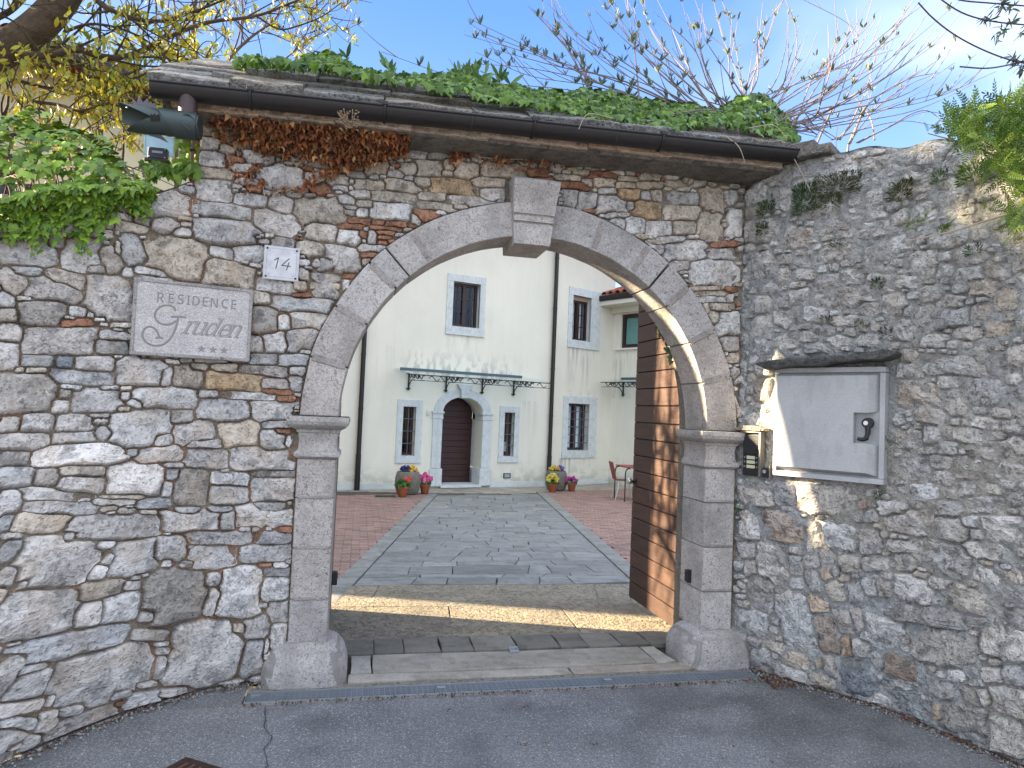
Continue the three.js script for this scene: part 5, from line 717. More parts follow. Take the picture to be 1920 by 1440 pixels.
function bouquet(t, r, y0, rad, h, leafC, nLeaf, cols, nF, size) {
  const leaves = [], fl = [];
  for (let i = 0; i < nLeaf; i++) { const A = r() * 6.283, q = Math.sqrt(r()) * rad; leaves.push({ p: V(q * Math.cos(A), y0 + h * 0.7 * r() * (1.2 - q / rad), q * Math.sin(A)), q: qr(r, 0.6), s: size * (0.8 + 0.7 * r()), c: rgb(leafC[0] * (0.6 + 0.8 * r()), leafC[1] * (0.6 + 0.8 * r()), leafC[2]) }); }
  for (let i = 0; i < nF; i++) { const A = r() * 6.283, q = Math.sqrt(r()) * rad, c = cols[Math.floor(r() * cols.length)], sp = c[4] ?? 0, cc = c; const cx = (c[3] ?? 0) * rad; fl.push({ p: V(q * Math.cos(A) * (1 - Math.abs(c[3] ?? 0) * 0.6) + cx, y0 + h * (0.55 + 0.5 * r()) * (1.1 - 0.45 * q / rad), q * Math.sin(A) * 0.9), q: new THREE.Quaternion().setFromEuler(new THREE.Euler(-0.6 * r(), (r() - 0.5) * 1.6, (r() - 0.5) * 2)), s: size * 0.78 * (0.7 + 0.6 * r()), c: rgb(cc[0] * (0.8 + 0.3 * r()), cc[1] * (0.8 + 0.3 * r()), cc[2] * (0.8 + 0.3 * r())) }); }
  scatter(t, 'foliage', oval, leafMat(1, 1, 1, 0.25), leaves); scatter(t, 'flowers', flowerGeo, mPetal, fl);
}
{
  const tPot = tex(512, (u, v) => { const c = ss(0.42, 0.6, vn(u * 46, v * 46, 46, 3)), f = fbm(u, v, 60, 2, 9), b = fbm(u, v, 4, 3, 19); const l = 0.5 + 0.5 * c + 0.3 * (f - 0.5); return [l * (0.95 + 0.2 * (b - 0.5)), l * 0.93, l * 0.86, 0.3 + 0.6 * c]; });
  const mPot = mat({ ...tPot, color: rgb(0.25, 0.24, 0.215), bumpScale: 0.008 });
  const big = (name, label, px, py, s, cols) => { const p = gpt(px, py), t = thing(name, label, 'planter', 'stone tub planters beside the door path'), r = rng(px); t.position.set(p.x, cy(p.z) + 0.002, p.z - 0.26 * s);
    const g = lathe([[0.0, 0], [0.19, 0], [0.225, 0.03], [0.262, 0.14], [0.27, 0.25], [0.262, 0.36], [0.235, 0.455], [0.215, 0.475], [0.185, 0.47], [0.175, 0.43], [0.17, 0.40], [0, 0.395]].map(([a, b]) => [a * s, b * s])); planarUV(g, (q) => [Math.atan2(q.x, q.z) * 0.27 * s / 0.28, q.y / 0.28]); part(t, 'tub', g, mPot); part(t, 'soil', cyl(0.17 * s, 0.17 * s, 0.01, 0, 0.42 * s, 0), mSoil); bouquet(t, r, 0.42 * s, 0.17 * s, 0.17 * s, [0.05, 0.13, 0.03], 90, cols, 60, 0.048); return t; };
  big('stone_planter', 'round pebbled stone tub with blue and yellow pansies, beside the front door', 765, 929, 1.0, [[0.02, 0.02, 0.17, -0.35], [0.03, 0.02, 0.22, -0.35], [0.75, 0.50, 0.02, 0.55]]);
  big('stone_planter', 'round pebbled stone tub with yellow and violet pansies, below the barred window', 1048, 921, 0.98, [[0.75, 0.45, 0.02, -0.2], [0.65, 0.5, 0.05, -0.2], [0.14, 0.10, 0.40, 0.55]]);
  const small = (label, px, py, s, leafC, cols, nF, h, nl = 90) => { const p = gpt(px, py), t = thing('flower_pot', label, 'flower pot', 'terracotta flower pots by the house'), r = rng(px * 3); t.position.set(p.x, cy(p.z) + 0.002, p.z - 0.11 * s);
    part(t, 'pot', lathe([[0, 0], [0.075, 0], [0.108, 0.16], [0.122, 0.16], [0.126, 0.205], [0.112, 0.208], [0.105, 0.17], [0, 0.168]].map(([a, b]) => [a * s, b * s])), mTerra); part(t, 'soil', cyl(0.105 * s, 0.105 * s, 0.006, 0, 0.18 * s, 0), mSoil); bouquet(t, r, 0.17 * s, 0.15 * s, h, leafC, nl, cols, nF, 0.062 * s); return t; };
  small('terracotta pot with one red orange flower head, before the stone tub', 755, 933, 1.03, [0.07, 0.20, 0.05], [[0.68, 0.06, 0.04, 0.62]], 9, 0.27, 120);
  small('terracotta pot of bright pink petunias beside the door jamb', 797, 927, 1.0, [0.07, 0.16, 0.05], [[0.72, 0.10, 0.30], [0.80, 0.22, 0.42], [0.6, 0.06, 0.25]], 70, 0.26, 60);
  small('terracotta pot of yellow flowers in front of the second stone tub', 1038, 924, 1.0, [0.10, 0.19, 0.04], [[0.70, 0.55, 0.05], [0.62, 0.55, 0.12]], 46, 0.26, 80);
  small('terracotta pot of magenta flowers right of the second stone tub', 1074, 922, 0.95, [0.08, 0.17, 0.05], [[0.42, 0.04, 0.34], [0.55, 0.06, 0.36]], 26, 0.22, 70);
}
{
  const mRed = mat({ color: rgb(0.24, 0.035, 0.025), roughness: 0.5 }), mLeg = mat({ color: rgb(0.58, 0.58, 0.60), metalness: 0.8, roughness: 0.35 });
  const p = gpt(1168, 937), t = thing('garden_chair', 'red moulded chair on thin chrome legs, left of the table', 'chair'); t.position.set(p.x, cy(p.z), p.z); t.rotation.y = -0.15;
  const seat = extr([[-0.20, 0.44], [0.2, 0.425], [0.22, 0.41], [0.215, 0.40], [0.19, 0.412], [-0.19, 0.428]], 0.40, 0.006, [], 2); seat.translate(0, 0, -0.20); part(t, 'seat', seat, mRed);
  const bk = extr([[-0.205, 0.44], [-0.19, 0.43], [-0.235, 0.62], [-0.285, 0.82], [-0.305, 0.815], [-0.25, 0.60]], 0.38, 0.008, [], 2); bk.translate(0, 0, -0.19); part(t, 'backrest', bk, mRed);
  for (const [x, z] of [[-0.15, -0.17], [-0.15, 0.17], [0.17, -0.17], [0.17, 0.17]]) part(t, 'leg', tube([V(x * 0.9, 0.42, z * 0.9), V(x * 1.15, 0.2, z * 1.08), V(x * 1.45, 0, z * 1.15)], 0.011, 8, 8), mLeg);
  const q = gpt(1171, 941), tb = thing('garden_table', 'small garden table with red top and black legs beside the red chair', 'table'); tb.position.set(q.x, cy(q.z), q.z);
  part(tb, 'table_top', box(0.72, 0.025, 0.70, 0.375, 0.725, -0.30, 0.01), mRed);
  for (const [x, z] of [[0, 0], [0.68, 0], [0, -0.6], [0.68, -0.6]]) { const s = x ? -1 : 1; part(tb, 'leg', tube([V(x, 0, z), V(x, 0.4, z), V(x + 0.004 * s, 0.63, z), V(x + 0.03 * s, 0.69, z), V(x + 0.10 * s, 0.705, z)], 0.014, 18, 8), mBlack); }
}
{ // drain lid on the paving by the stone tub
  const p = gpt(722, 931), t = thing('floor_drain', 'dark iron drain lid in the brick paving near the left stone tub', 'drain lid'); t.position.set(p.x, cy(p.z) + 0.003, p.z); part(t, 'lid', box(0.42, 0.012, 0.30, 0, 0, 0, 0.003), mBlack); const rb = []; for (let k = -3; k <= 3; k++) rb.push(box(0.36, 0.006, 0.02, 0, 0.008, k * 0.036)); part(t, 'rib', flat(rb), mIron);
}

// ---------- neighbouring house behind the tree ----------
{
  const t = thing('neighbour_house', 'cream house with a tiled eaves behind the yellow leafed tree', 'house'), P = V(-7.95, 0, -4.32), D = V(0.862, 0, -0.507), N = V(0.507, 0, 0.862), Mn = frameAt(P, D, N), L = 4.75, DEP = 15, m = mat({ ...tStucco, color: rgb(0.66, 0.60, 0.42), bumpScale: 0.003 });
  part(t, 'wall', Mn(boxUV(box(L, 6.3, DEP, L / 2, 2.85, -DEP / 2), 2)), m);
  const e = 0.5, y0 = 5.95, y1 = 8.5, pos = [-e, y0, e, L + e, y0, e, L + e, y0, -DEP - e, -e, y0, -DEP - e, L / 2, y1, -7, L / 2, y1, -DEP + 6];
  const g = geom(pos, [0, 1, 4, 1, 2, 5, 1, 5, 4, 2, 3, 5, 3, 0, 4, 3, 4, 5, 0, 2, 1, 0, 3, 2]).toNonIndexed(); g.computeVertexNormals(); planarUV(g, (p) => [p.x, p.z]); part(t, 'roof', Mn(g), mTerra);
  const tl = []; for (let k = 0; k < 22; k++) { const s = -e + 0.12 + k * 0.265; const q = new THREE.CylinderGeometry(0.1, 0.1, 2.2, 10, 1, true, 0, Math.PI); q.rotateX(Math.PI / 2); q.rotateZ(Math.PI / 2); q.rotateX(0.33); q.translate(s, y0 + 0.40, e - 1.0); if (k % 1 === 0) tl.push(q); }
  stuffPart(t, 'roof_tiles', Mn(flat(tl)), mat({ color: rgb(0.30, 0.17, 0.13), roughness: 0.9 }));
  part(t, 'eaves_gutter', Mn(box(L + 2 * e, 0.14, 0.14, L / 2, y0 - 0.02, e + 0.06, 0.03)), mGutter); part(t, 'rafter_ends', Mn(flat([...Array(12)].map((_, k) => box(0.09, 0.14, 0.55, 0.1 + k * 0.41, y0 - 0.13, 0.22)))), mat({ color: rgb(0.10, 0.065, 0.045) }));
  const w = new THREE.Group(); w.name = 'window'; t.add(w); part(w, 'frame', Mn(flat([box(0.9, 1.3, 0.05, 2.3, 4.0, 0.02)])), mFrame); for (const x of [2.1, 2.5]) part(w, 'pane', Mn(box(0.32, 1.1, 0.02, x, 4.0, 0.05)), mat({ color: rgb(0.04, 0.05, 0.06), roughness: 0.05 }));
}

// ---------- gate leaves ----------
function gateLeaf(label, xf, dir) {                              // xf: the face towards the opening; dir: +1 thickness grows to +x
  const t = thing('gate_leaf', label, 'gate', 'leaves of the courtyard gate'), r = rng(xf > 0 ? 3 : 6), W = xf > 0 ? 0.905 : 0.94, z0 = xf > 0 ? -0.585 : -0.55, th = 0.062;
  const top = (s) => SPRING + 0.02 + Math.sqrt(Math.max(0, 1.27 * 1.27 - (1.27 - s) * (1.27 - s)));
  let y = xf > 0 ? 0.03 : -0.03; const H = 0.139, rows = [];
  while (y < top(W) - 0.02) {
    const h = H * (0.93 + 0.14 * r()), v = 0.8 + 0.4 * r(), c = [0.072 * v, 0.036 * v, 0.027 * v], pts = [], yb = y + 0.0035, yt = y + h - 0.0035;
    const sAt = (yy) => { let s = 0; while (s < W && top(s) < yy) s += 0.01; return s; };
    const sb = sAt(yb), st = sAt(Math.min(yt, top(W) - 0.005)); pts.push([sb, yb], [W + 0.004 * (r() - 0.5), yb], [W + 0.004 * (r() - 0.5), yt]); for (let k = 0; k <= 4; k++) { const yy = mix(yt, yb, k / 4); pts.push([Math.min(W - 0.01, sAt(yy)), Math.min(yy, top(W))]); } pts.pop();
    const g = extr(pts, 0.036, 0.0035, [], 1), p = g.attributes.position; const off = r() * 5;
    for (let i = 0; i < p.count; i++) { const s = p.getX(i), yy = p.getY(i), d = p.getZ(i); p.setXYZ(i, xf + dir * (0.036 - d + 0.001 + 0.002 * r() * 0), yy, z0 - s); }
    g.computeVertexNormals(); planarUV(g, (q) => [-q.z / 0.8 + off, q.y / 0.8 + off * 1.3]); part(t, 'plank', paint(g, ...c), mGate); rows.push([yb, yt, sb]); y += h;
  }
  const bpts = []; bpts.push([0.004, xf > 0 ? 0.03 : -0.03], [W + 0.001, xf > 0 ? 0.03 : -0.03]); for (let k = 0; k <= 20; k++) { const s = mix(W + 0.001, 0.004, k / 20); bpts.push([s, top(s) - 0.03]); }
  const gb = extr(bpts, 0.024), p = gb.attributes.position; for (let i = 0; i < p.count; i++) p.setXYZ(i, xf + dir * (0.040 + p.getZ(i)), p.getY(i), z0 - p.getX(i)); gb.computeVertexNormals(); planarUV(gb, (q) => [-q.z / 0.8, q.y / 0.8]); part(t, 'backing_boards', paint(gb, 0.045, 0.022, 0.016), mGate);
  part(t, 'edge_strip', paint(boxUV(box(0.054, top(W) - 0.08, 0.008, xf + dir * 0.033, (top(W) - 0.04) / 2, z0 - W + 0.0065), 0.8), 0.05, 0.024, 0.018), mGate);
  const nails = []; for (const [yb, yt, sb] of rows) for (const s of [0.10, 0.50, 0.86]) for (const q of [0.3, 0.7]) if (s > sb + 0.03) { const n = new THREE.SphereGeometry(0.0045, 6, 4); n.scale(0.6, 1, 1); n.translate(xf, mix(yb, yt, q) + 0.004 * (r() - 0.5), z0 - s + 0.008 * (r() - 0.5)); nails.push(n); }
  stuffPart(t, 'nail_heads', flat(nails), mIron);
  const hg = []; for (const yy of [0.45, 1.75]) hg.push(box(0.012, 0.05, 0.30, xf + dir * 0.07, yy, z0 - 0.14, 0.003), cyl(0.018, 0.018, 0.12, xf + dir * 0.07, yy, z0 + 0.015, 12)); part(t, 'hinge', flat(hg), mIron);
  if (xf > 0) { const k = new THREE.Group(); k.name = 'door_knob'; t.add(k); const y = 1.035, z = z0 - W + 0.05; part(k, 'plate', box(0.006, 0.075, 0.05, xf - 0.003, y, z + 0.02, 0.002), mBlack); const ball = new THREE.SphereGeometry(0.032, 18, 12); ball.scale(0.85, 1, 1); ball.translate(xf - 0.055, y + 0.012, z); part(k, 'knob', ball, mChrome); const st = cyl(0.010, 0.014, 0.05, 0, 0, 0, 10); st.rotateZ(Math.PI / 2); st.translate(xf - 0.026, y + 0.008, z + 0.003); part(k, 'stem', st, mBlack); }
  return t;
}
gateLeaf('brown plank gate leaf standing open on the lit side of the arch', 1.312, 1);
gateLeaf('brown plank gate leaf folded back behind the jamb, only its edge showing', -1.228, -1);
for (const [px, py, z, nm, lb, x] of [[623, 1085, -0.32, 'a', 'small black light barrier sensor behind the jamb nearer the name sign', null], [1293, 1078, -0.18, 'b', 'small black light barrier sensor on the jamb beside the open gate leaf', null]]) {
  const t = thing('light_barrier_sensor', lb, 'sensor', 'light barrier sensors of the gate'); const s = px < 900 ? -1 : 1, y = at(px, py, z).y, X = s < 0 ? -1.182 : 1.186; t.position.set(X, y, s < 0 ? -0.34 : -0.155);
  part(t, 'housing', box(0.034, 0.085, 0.045, 0, 0, 0, 0.006), mBlack); part(t, 'lens', box(0.004, 0.03, 0.022, -s * 0.018, 0.018, 0, 0.001), mat({ color: rgb(0.02, 0.02, 0.03), roughness: 0.1 })); part(t, 'cover_plate', box(0.004, 0.088, 0.050, s * 0.017, 0, 0), mat({ color: rgb(0.08, 0.08, 0.085) }));
}

// ---------- signs ----------
function onSurface(surf, s0, s1, ya, yb, out) {                  // a group lying on a wall between two points of it
  const a = surf(s0, (ya + yb) / 2), b = surf(s1, (ya + yb) / 2), D = b.p.clone().sub(a.p), w = D.length(); D.normalize(); const N = V(-D.z, 0, D.x).multiplyScalar(1); if (N.dot(a.n) < 0) N.negate();
  const U = V(0, 1, 0), X = new THREE.Vector3().crossVectors(U, N); const m = new THREE.Matrix4().makeBasis(X, U, N); const c = a.p.clone().add(b.p).multiplyScalar(0.5).addScaledVector(N, out);
  return { q: new THREE.Quaternion().setFromRotationMatrix(m), c: V(c.x, (ya + yb) / 2, c.z), w, h: Math.abs(ya - yb) };
}
const place = (t, o) => { t.position.copy(o.c); t.quaternion.copy(o.q); };
function canvasTex(w, h, draw, srgb) { const c = document.createElement('canvas'); c.width = w; c.height = h; draw(c.getContext('2d'), w, h); const t = new THREE.CanvasTexture(c); if (srgb) t.colorSpace = THREE.SRGBColorSpace; t.magFilter = THREE.LinearFilter; return t; }
{
  const o = onSurface(surfL, -2.312, -1.7165, 2.256, 1.829, 0.035), t = thing('name_sign', 'carved grey stone name sign reading RESIDENCE Gruden with three stars', 'sign'); place(t, o);
  const w = 0.607, h = 0.420;
  const strokes = (g, W, H, fg, lw) => {
    g.fillStyle = fg; g.strokeStyle = fg; g.lineCap = 'round'; g.lineJoin = 'round';
    g.font = '400 ' + Math.round(H * 0.178) + 'px sans-serif'; g.textAlign = 'left'; const R = 'RESIDENCE'; const xs = [0.165, 0.262, 0.345, 0.425, 0.470, 0.560, 0.632, 0.735, 0.822];
    g.lineWidth = lw * 0.5; R.split('').forEach((ch, i) => { g.save(); g.translate(W * xs[i], H * 0.280); g.scale(0.98, 1.06); g.fillText(ch, 0, 0); g.restore(); });
    // Gruden: big swash G then italics
    g.lineWidth = lw; const P = (x, y) => [W * x, H * y]; const curve = (a) => { g.beginPath(); g.moveTo(...P(a[0], a[1])); for (let i = 2; i < a.length; i += 6) g.bezierCurveTo(...P(a[i], a[i + 1]), ...P(a[i + 2], a[i + 3]), ...P(a[i + 4], a[i + 5])); g.stroke(); };
    curve([0.335, 0.375, 0.32, 0.27, 0.17, 0.30, 0.165, 0.47, 0.165, 0.60, 0.29, 0.64, 0.345, 0.53]);
    curve([0.31, 0.475, 0.35, 0.465, 0.39, 0.465, 0.425, 0.465]);
    curve([0.365, 0.47, 0.355, 0.66, 0.31, 0.90, 0.19, 0.905, 0.08, 0.905, 0.045, 0.76, 0.09, 0.67, 0.13, 0.60, 0.20, 0.66, 0.215, 0.80]);
    curve([0.19, 0.795, 0.205, 0.785, 0.22, 0.785, 0.24, 0.79]);
    g.font = 'italic 400 ' + Math.round(H * 0.31) + 'px serif'; const T = [['r', 0.390], ['u', 0.462], ['d', 0.578], ['e', 0.70], ['n', 0.782]]; g.lineWidth = lw * 0.2; T.forEach(([ch, x]) => { g.save(); g.translate(W * x, H * 0.705); g.transform(1, 0, -0.22, 1, 0, 0); g.scale(1.02, ch === 'd' ? 1.12 : 1.15); g.fillText(ch, 0, 0); g.strokeText(ch, 0, 0); g.restore(); });
    for (const x of [0.585, 0.69, 0.79]) { g.beginPath(); for (let k = 0; k < 10; k++) { const A = -Math.PI / 2 + k * Math.PI / 5, q = (k % 2 ? 0.022 : 0.054) * H * 1.05; g[k ? 'lineTo' : 'moveTo'](W * x + q * Math.cos(A), H * 0.905 + q * Math.sin(A)); } g.closePath(); g.fill(); }
  };
  const W = 1024, H = 708;
  const peck = (g, base, amp) => { const im = g.getImageData(0, 0, W, H); for (let j = 0; j < H; j++) for (let i = 0; i < W; i++) { const k = (j * W + i) * 4, n = (fbm(i / W, j / H, 128, 3, 6, 0.75) - 0.5) * amp + (fbm(i / W, j / H, 5, 3, 16) - 0.5) * 26; for (let c = 0; c < 3; c++) im.data[k + c] = Math.max(0, Math.min(255, im.data[k + c] + n)); } g.putImageData(im, 0, 0); };
  const map = canvasTex(W, H, (g) => { g.fillStyle = '#b3afad'; g.fillRect(0, 0, W, H); peck(g, 0, 120); g.shadowColor = '#c6c2c0'; g.shadowOffsetX = 3; g.shadowOffsetY = 4; g.shadowBlur = 3; strokes(g, W, H, '#87827f', 19); }, true);
  const bump = canvasTex(W, H, (g) => { g.fillStyle = '#c8c8c8'; g.fillRect(0, 0, W, H); peck(g, 0, 90); g.shadowColor = '#303030'; g.shadowBlur = 6; strokes(g, W, H, '#303030', 17); }, false);
  const tablet = box(w, h, 0.030, 0, 0, -0.004, 0.004); part(t, 'tablet', paint(boxUV(tablet, GRAN_T), 0.40, 0.39, 0.385), mArch);
  const face = new THREE.PlaneGeometry(w - 0.036, h - 0.036); face.translate(0, 0, 0.0125); part(t, 'carved_face', face, mat({ map, bumpMap: bump, bumpScale: 0.006, roughness: 0.92 }));
  const rim = extr([[-w / 2 + 0.002, -h / 2 + 0.002], [w / 2 - 0.002, -h / 2 + 0.002], [w / 2 - 0.002, h / 2 - 0.002], [-w / 2 + 0.002, h / 2 - 0.002]], 0.004, 0.002, [[[-w / 2 + 0.019, -h / 2 + 0.032], [-w / 2 + 0.019, h / 2 - 0.032], [-w / 2 + 0.032, h / 2 - 0.019], [w / 2 - 0.032, h / 2 - 0.019], [w / 2 - 0.019, h / 2 - 0.032], [w / 2 - 0.019, -h / 2 + 0.032], [w / 2 - 0.032, -h / 2 + 0.019], [-w / 2 + 0.032, -h / 2 + 0.019]]]); rim.translate(0, 0, 0.012); part(t, 'rim', paint(boxUV(rim, GRAN_T), 0.40, 0.39, 0.385), mArch);
}
{
  const o = onSurface(surfL, -1.667, -1.4735, 2.523, 2.323, 0.030), t = thing('house_number_plate', 'pale square marble plate with the engraved number 14', 'number plate'); place(t, o); t.rotateZ(-0.008);
  const map = canvasTex(512, 512, (g) => { g.fillStyle = '#c0c0c4'; g.fillRect(0, 0, 512, 512); const im = g.getImageData(0, 0, 512, 512); for (let i = 0; i < 512 * 512; i++) { const n = (fbm((i % 512) / 512, Math.floor(i / 512) / 512, 6, 5, 4) - 0.5) * 46; for (let c = 0; c < 3; c++) im.data[4 * i + c] = Math.max(0, Math.min(255, im.data[4 * i + c] + n)); } g.putImageData(im, 0, 0);
    g.strokeStyle = '#77777c'; g.lineWidth = 4; const m = 34, n = 78; g.beginPath(); for (const [x, y, f] of [[n, m, 1], [512 - n, m], [512 - n, n], [512 - m, n], [512 - m, 512 - n], [512 - n, 512 - n], [512 - n, 512 - m], [n, 512 - m], [n, 512 - n], [m, 512 - n], [m, n], [n, n], [n, m]]) g[f ? 'moveTo' : 'lineTo'](x, y); g.stroke();
    g.strokeStyle = '#3a3a3e'; g.lineWidth = 15; g.lineCap = 'round'; g.lineJoin = 'round'; g.beginPath(); g.moveTo(150, 216); g.lineTo(208, 172); g.lineTo(178, 345); g.stroke(); g.beginPath(); g.moveTo(366, 172); g.lineTo(262, 288); g.lineTo(388, 288); g.moveTo(366, 232); g.lineTo(338, 352); g.stroke(); }, true);
  part(t, 'plate', box(0.198, 0.198, 0.012, 0, 0, 0, 0.002), mat({ color: rgb(0.55, 0.55, 0.57), roughness: 0.5 })); const f = new THREE.PlaneGeometry(0.192, 0.192); f.translate(0, 0, 0.0072); part(t, 'engraved_face', f, mat({ map, roughness: 0.45 }));
  for (const [x, y] of [[-1, -1], [1, -1], [-1, 1], [1, 1]]) { const s = cyl(0.0065, 0.0055, 0.005, 0, 0, 0, 14); s.rotateX(Math.PI / 2); s.translate(x * 0.082, y * 0.082, 0.009); part(t, 'screw', s, mIron); }
}

// ---------- meter cabinet in the curved wall ----------
{
  const o = onSurface(surfR, 0.318, 0.938, 1.93, 1.305, 0.045), t = thing('meter_cabinet', 'grey concrete meter cabinet with a black handle, let into the curved wall', 'meter cabinet'); place(t, o);
  const w = o.w, h = 0.63, L = -w / 2, B = -h / 2;
  const tC = tex(512, (u, v) => { const f = fbm(u, v, 120, 3, 3, 0.7), b = fbm(u, v, 4, 4, 13), st = ss(0.52, 0.72, fbm(u, v * 0.35, 9, 4, 23)); const l = 0.86 + 0.40 * (f - 0.5) + 0.16 * (b - 0.5) - 0.07 * st; return [l, l, l, 0.5 + 0.6 * (f - 0.5)]; });
  const mC = mat({ ...tC, color: rgb(0.46, 0.465, 0.475), bumpScale: 0.0015 }), uv = (g) => boxUV(g, 0.4);
  part(t, 'frame', uv(flat([box(w + 0.03, 0.032, 0.075, 0, B - 0.012, -0.028, 0.004), box(w + 0.03, 0.032, 0.075, 0, -B + 0.014, -0.028, 0.004), box(0.030, h - 0.01, 0.075, -L, 0, -0.028, 0.004), box(0.022, h - 0.01, 0.075, L - 0.004, 0, -0.028, 0.004)])), mC);
  part(t, 'back_plate', uv(box(w, h, 0.02, 0, 0, -0.035)), mC);
  const x0 = L + 0.008, x1 = -L - 0.02, y0 = B + 0.012, y1 = -B - 0.014, nl = x1 - 0.128, n0 = y0 + 0.195, n1 = y0 + 0.375, cR = 0.052;
  const front = [[x0 + 0.004, y0 + 0.022], [x1 - cR, y0 + 0.022], [x1 - cR, n0], [nl, n0], [nl, n1], [x1 - cR, n1], [x1 - cR, y1 - 0.008], [x0 + 0.004, y1 - 0.008]], bk = [[x0, y0], [x1, y0], [x1, n0 - 0.012], [nl, n0 - 0.012], [nl, n1 + 0.012], [x1, n1 + 0.012], [x1, y1], [x0, y1]];
  const pos = [], idx = []; front.forEach(([x, y]) => pos.push(x, y, 0.034)); bk.forEach(([x, y]) => pos.push(x, y, -0.026)); THREE.ShapeUtils.triangulateShape(front.map((p) => new THREE.Vector2(...p)), []).forEach((f) => idx.push(...f)); for (let k = 0; k < 8; k++) { const a = k, b = (k + 1) % 8; idx.push(a, a + 8, b, b, a + 8, b + 8); }
  part(t, 'door', uv(toCreasedNormals(geom(pos, idx), 0.3)), mC);
  part(t, 'recess', uv(box(x1 - nl, n1 - n0 + 0.02, 0.008, (x1 + nl) / 2, (n0 + n1) / 2, -0.020)), mC);
  const hd = new THREE.Group(); hd.name = 'handle'; t.add(hd); const hx = x1 - 0.055, hy = (n0 + n1) / 2 + 0.03;
  const kn = cyl(0.032, 0.030, 0.03, 0, 0, 0, 24); kn.rotateX(Math.PI / 2); kn.translate(hx, hy, 0.012); part(hd, 'knob', kn, mBlack); const lk = cyl(0.013, 0.013, 0.006, 0, 0, 0, 18); lk.rotateX(Math.PI / 2); lk.translate(hx - 0.006, hy, 0.029); part(hd, 'lock', lk, mChrome);
  part(hd, 'lever', flat([taper([V(hx, hy - 0.02, 0.016), V(hx + 0.004, hy - 0.05, 0.018), V(hx - 0.002, hy - 0.085, 0.024)], 0.016, 0.013, 10, 8), taper([V(hx + 0.004, hy - 0.086, 0.024), V(hx - 0.022, hy - 0.098, 0.026), V(hx - 0.050, hy - 0.095, 0.022)], 0.014, 0.010, 8, 8)]), mBlack);
  // rough slate lintel over it
  const r = rng(60), P = []; for (let k = 0; k <= 12; k++) P.push([mix(-0.415, 0.40, k / 12), 0.005 + 0.03 * (n2(k * 0.8, 4, 2) - 0.5) + (k === 0 || k === 12 ? 0.018 : 0)]); for (let k = 12; k >= 0; k--) P.push([mix(-0.415, 0.40, k / 12), 0.052 + 0.02 * (n2(k * 1.1, 9, 2) - 0.5) - (k === 0 || k === 12 ? 0.014 : 0)]);
  const ls = extr(P, 0.16, 0.008, [], 2), lp = ls.attributes.position; for (let i = 0; i < lp.count; i++) { const x = lp.getX(i), y = lp.getY(i), z = lp.getZ(i); lp.setXYZ(i, x, y + 0.332 + 0.062 * (x + 0.4) + 0.012 * (n2(x * 14, z * 20, 6) - 0.5), z - 0.07 + 0.03 * (n2(x * 9, y * 30, 8) - 0.5)); } ls.computeVertexNormals();
  part(t, 'slate_lintel', paint(boxUV(toCreasedNormals(ls, 0.6), 0.4), 0.135, 0.14, 0.14), mStoneRough);
}
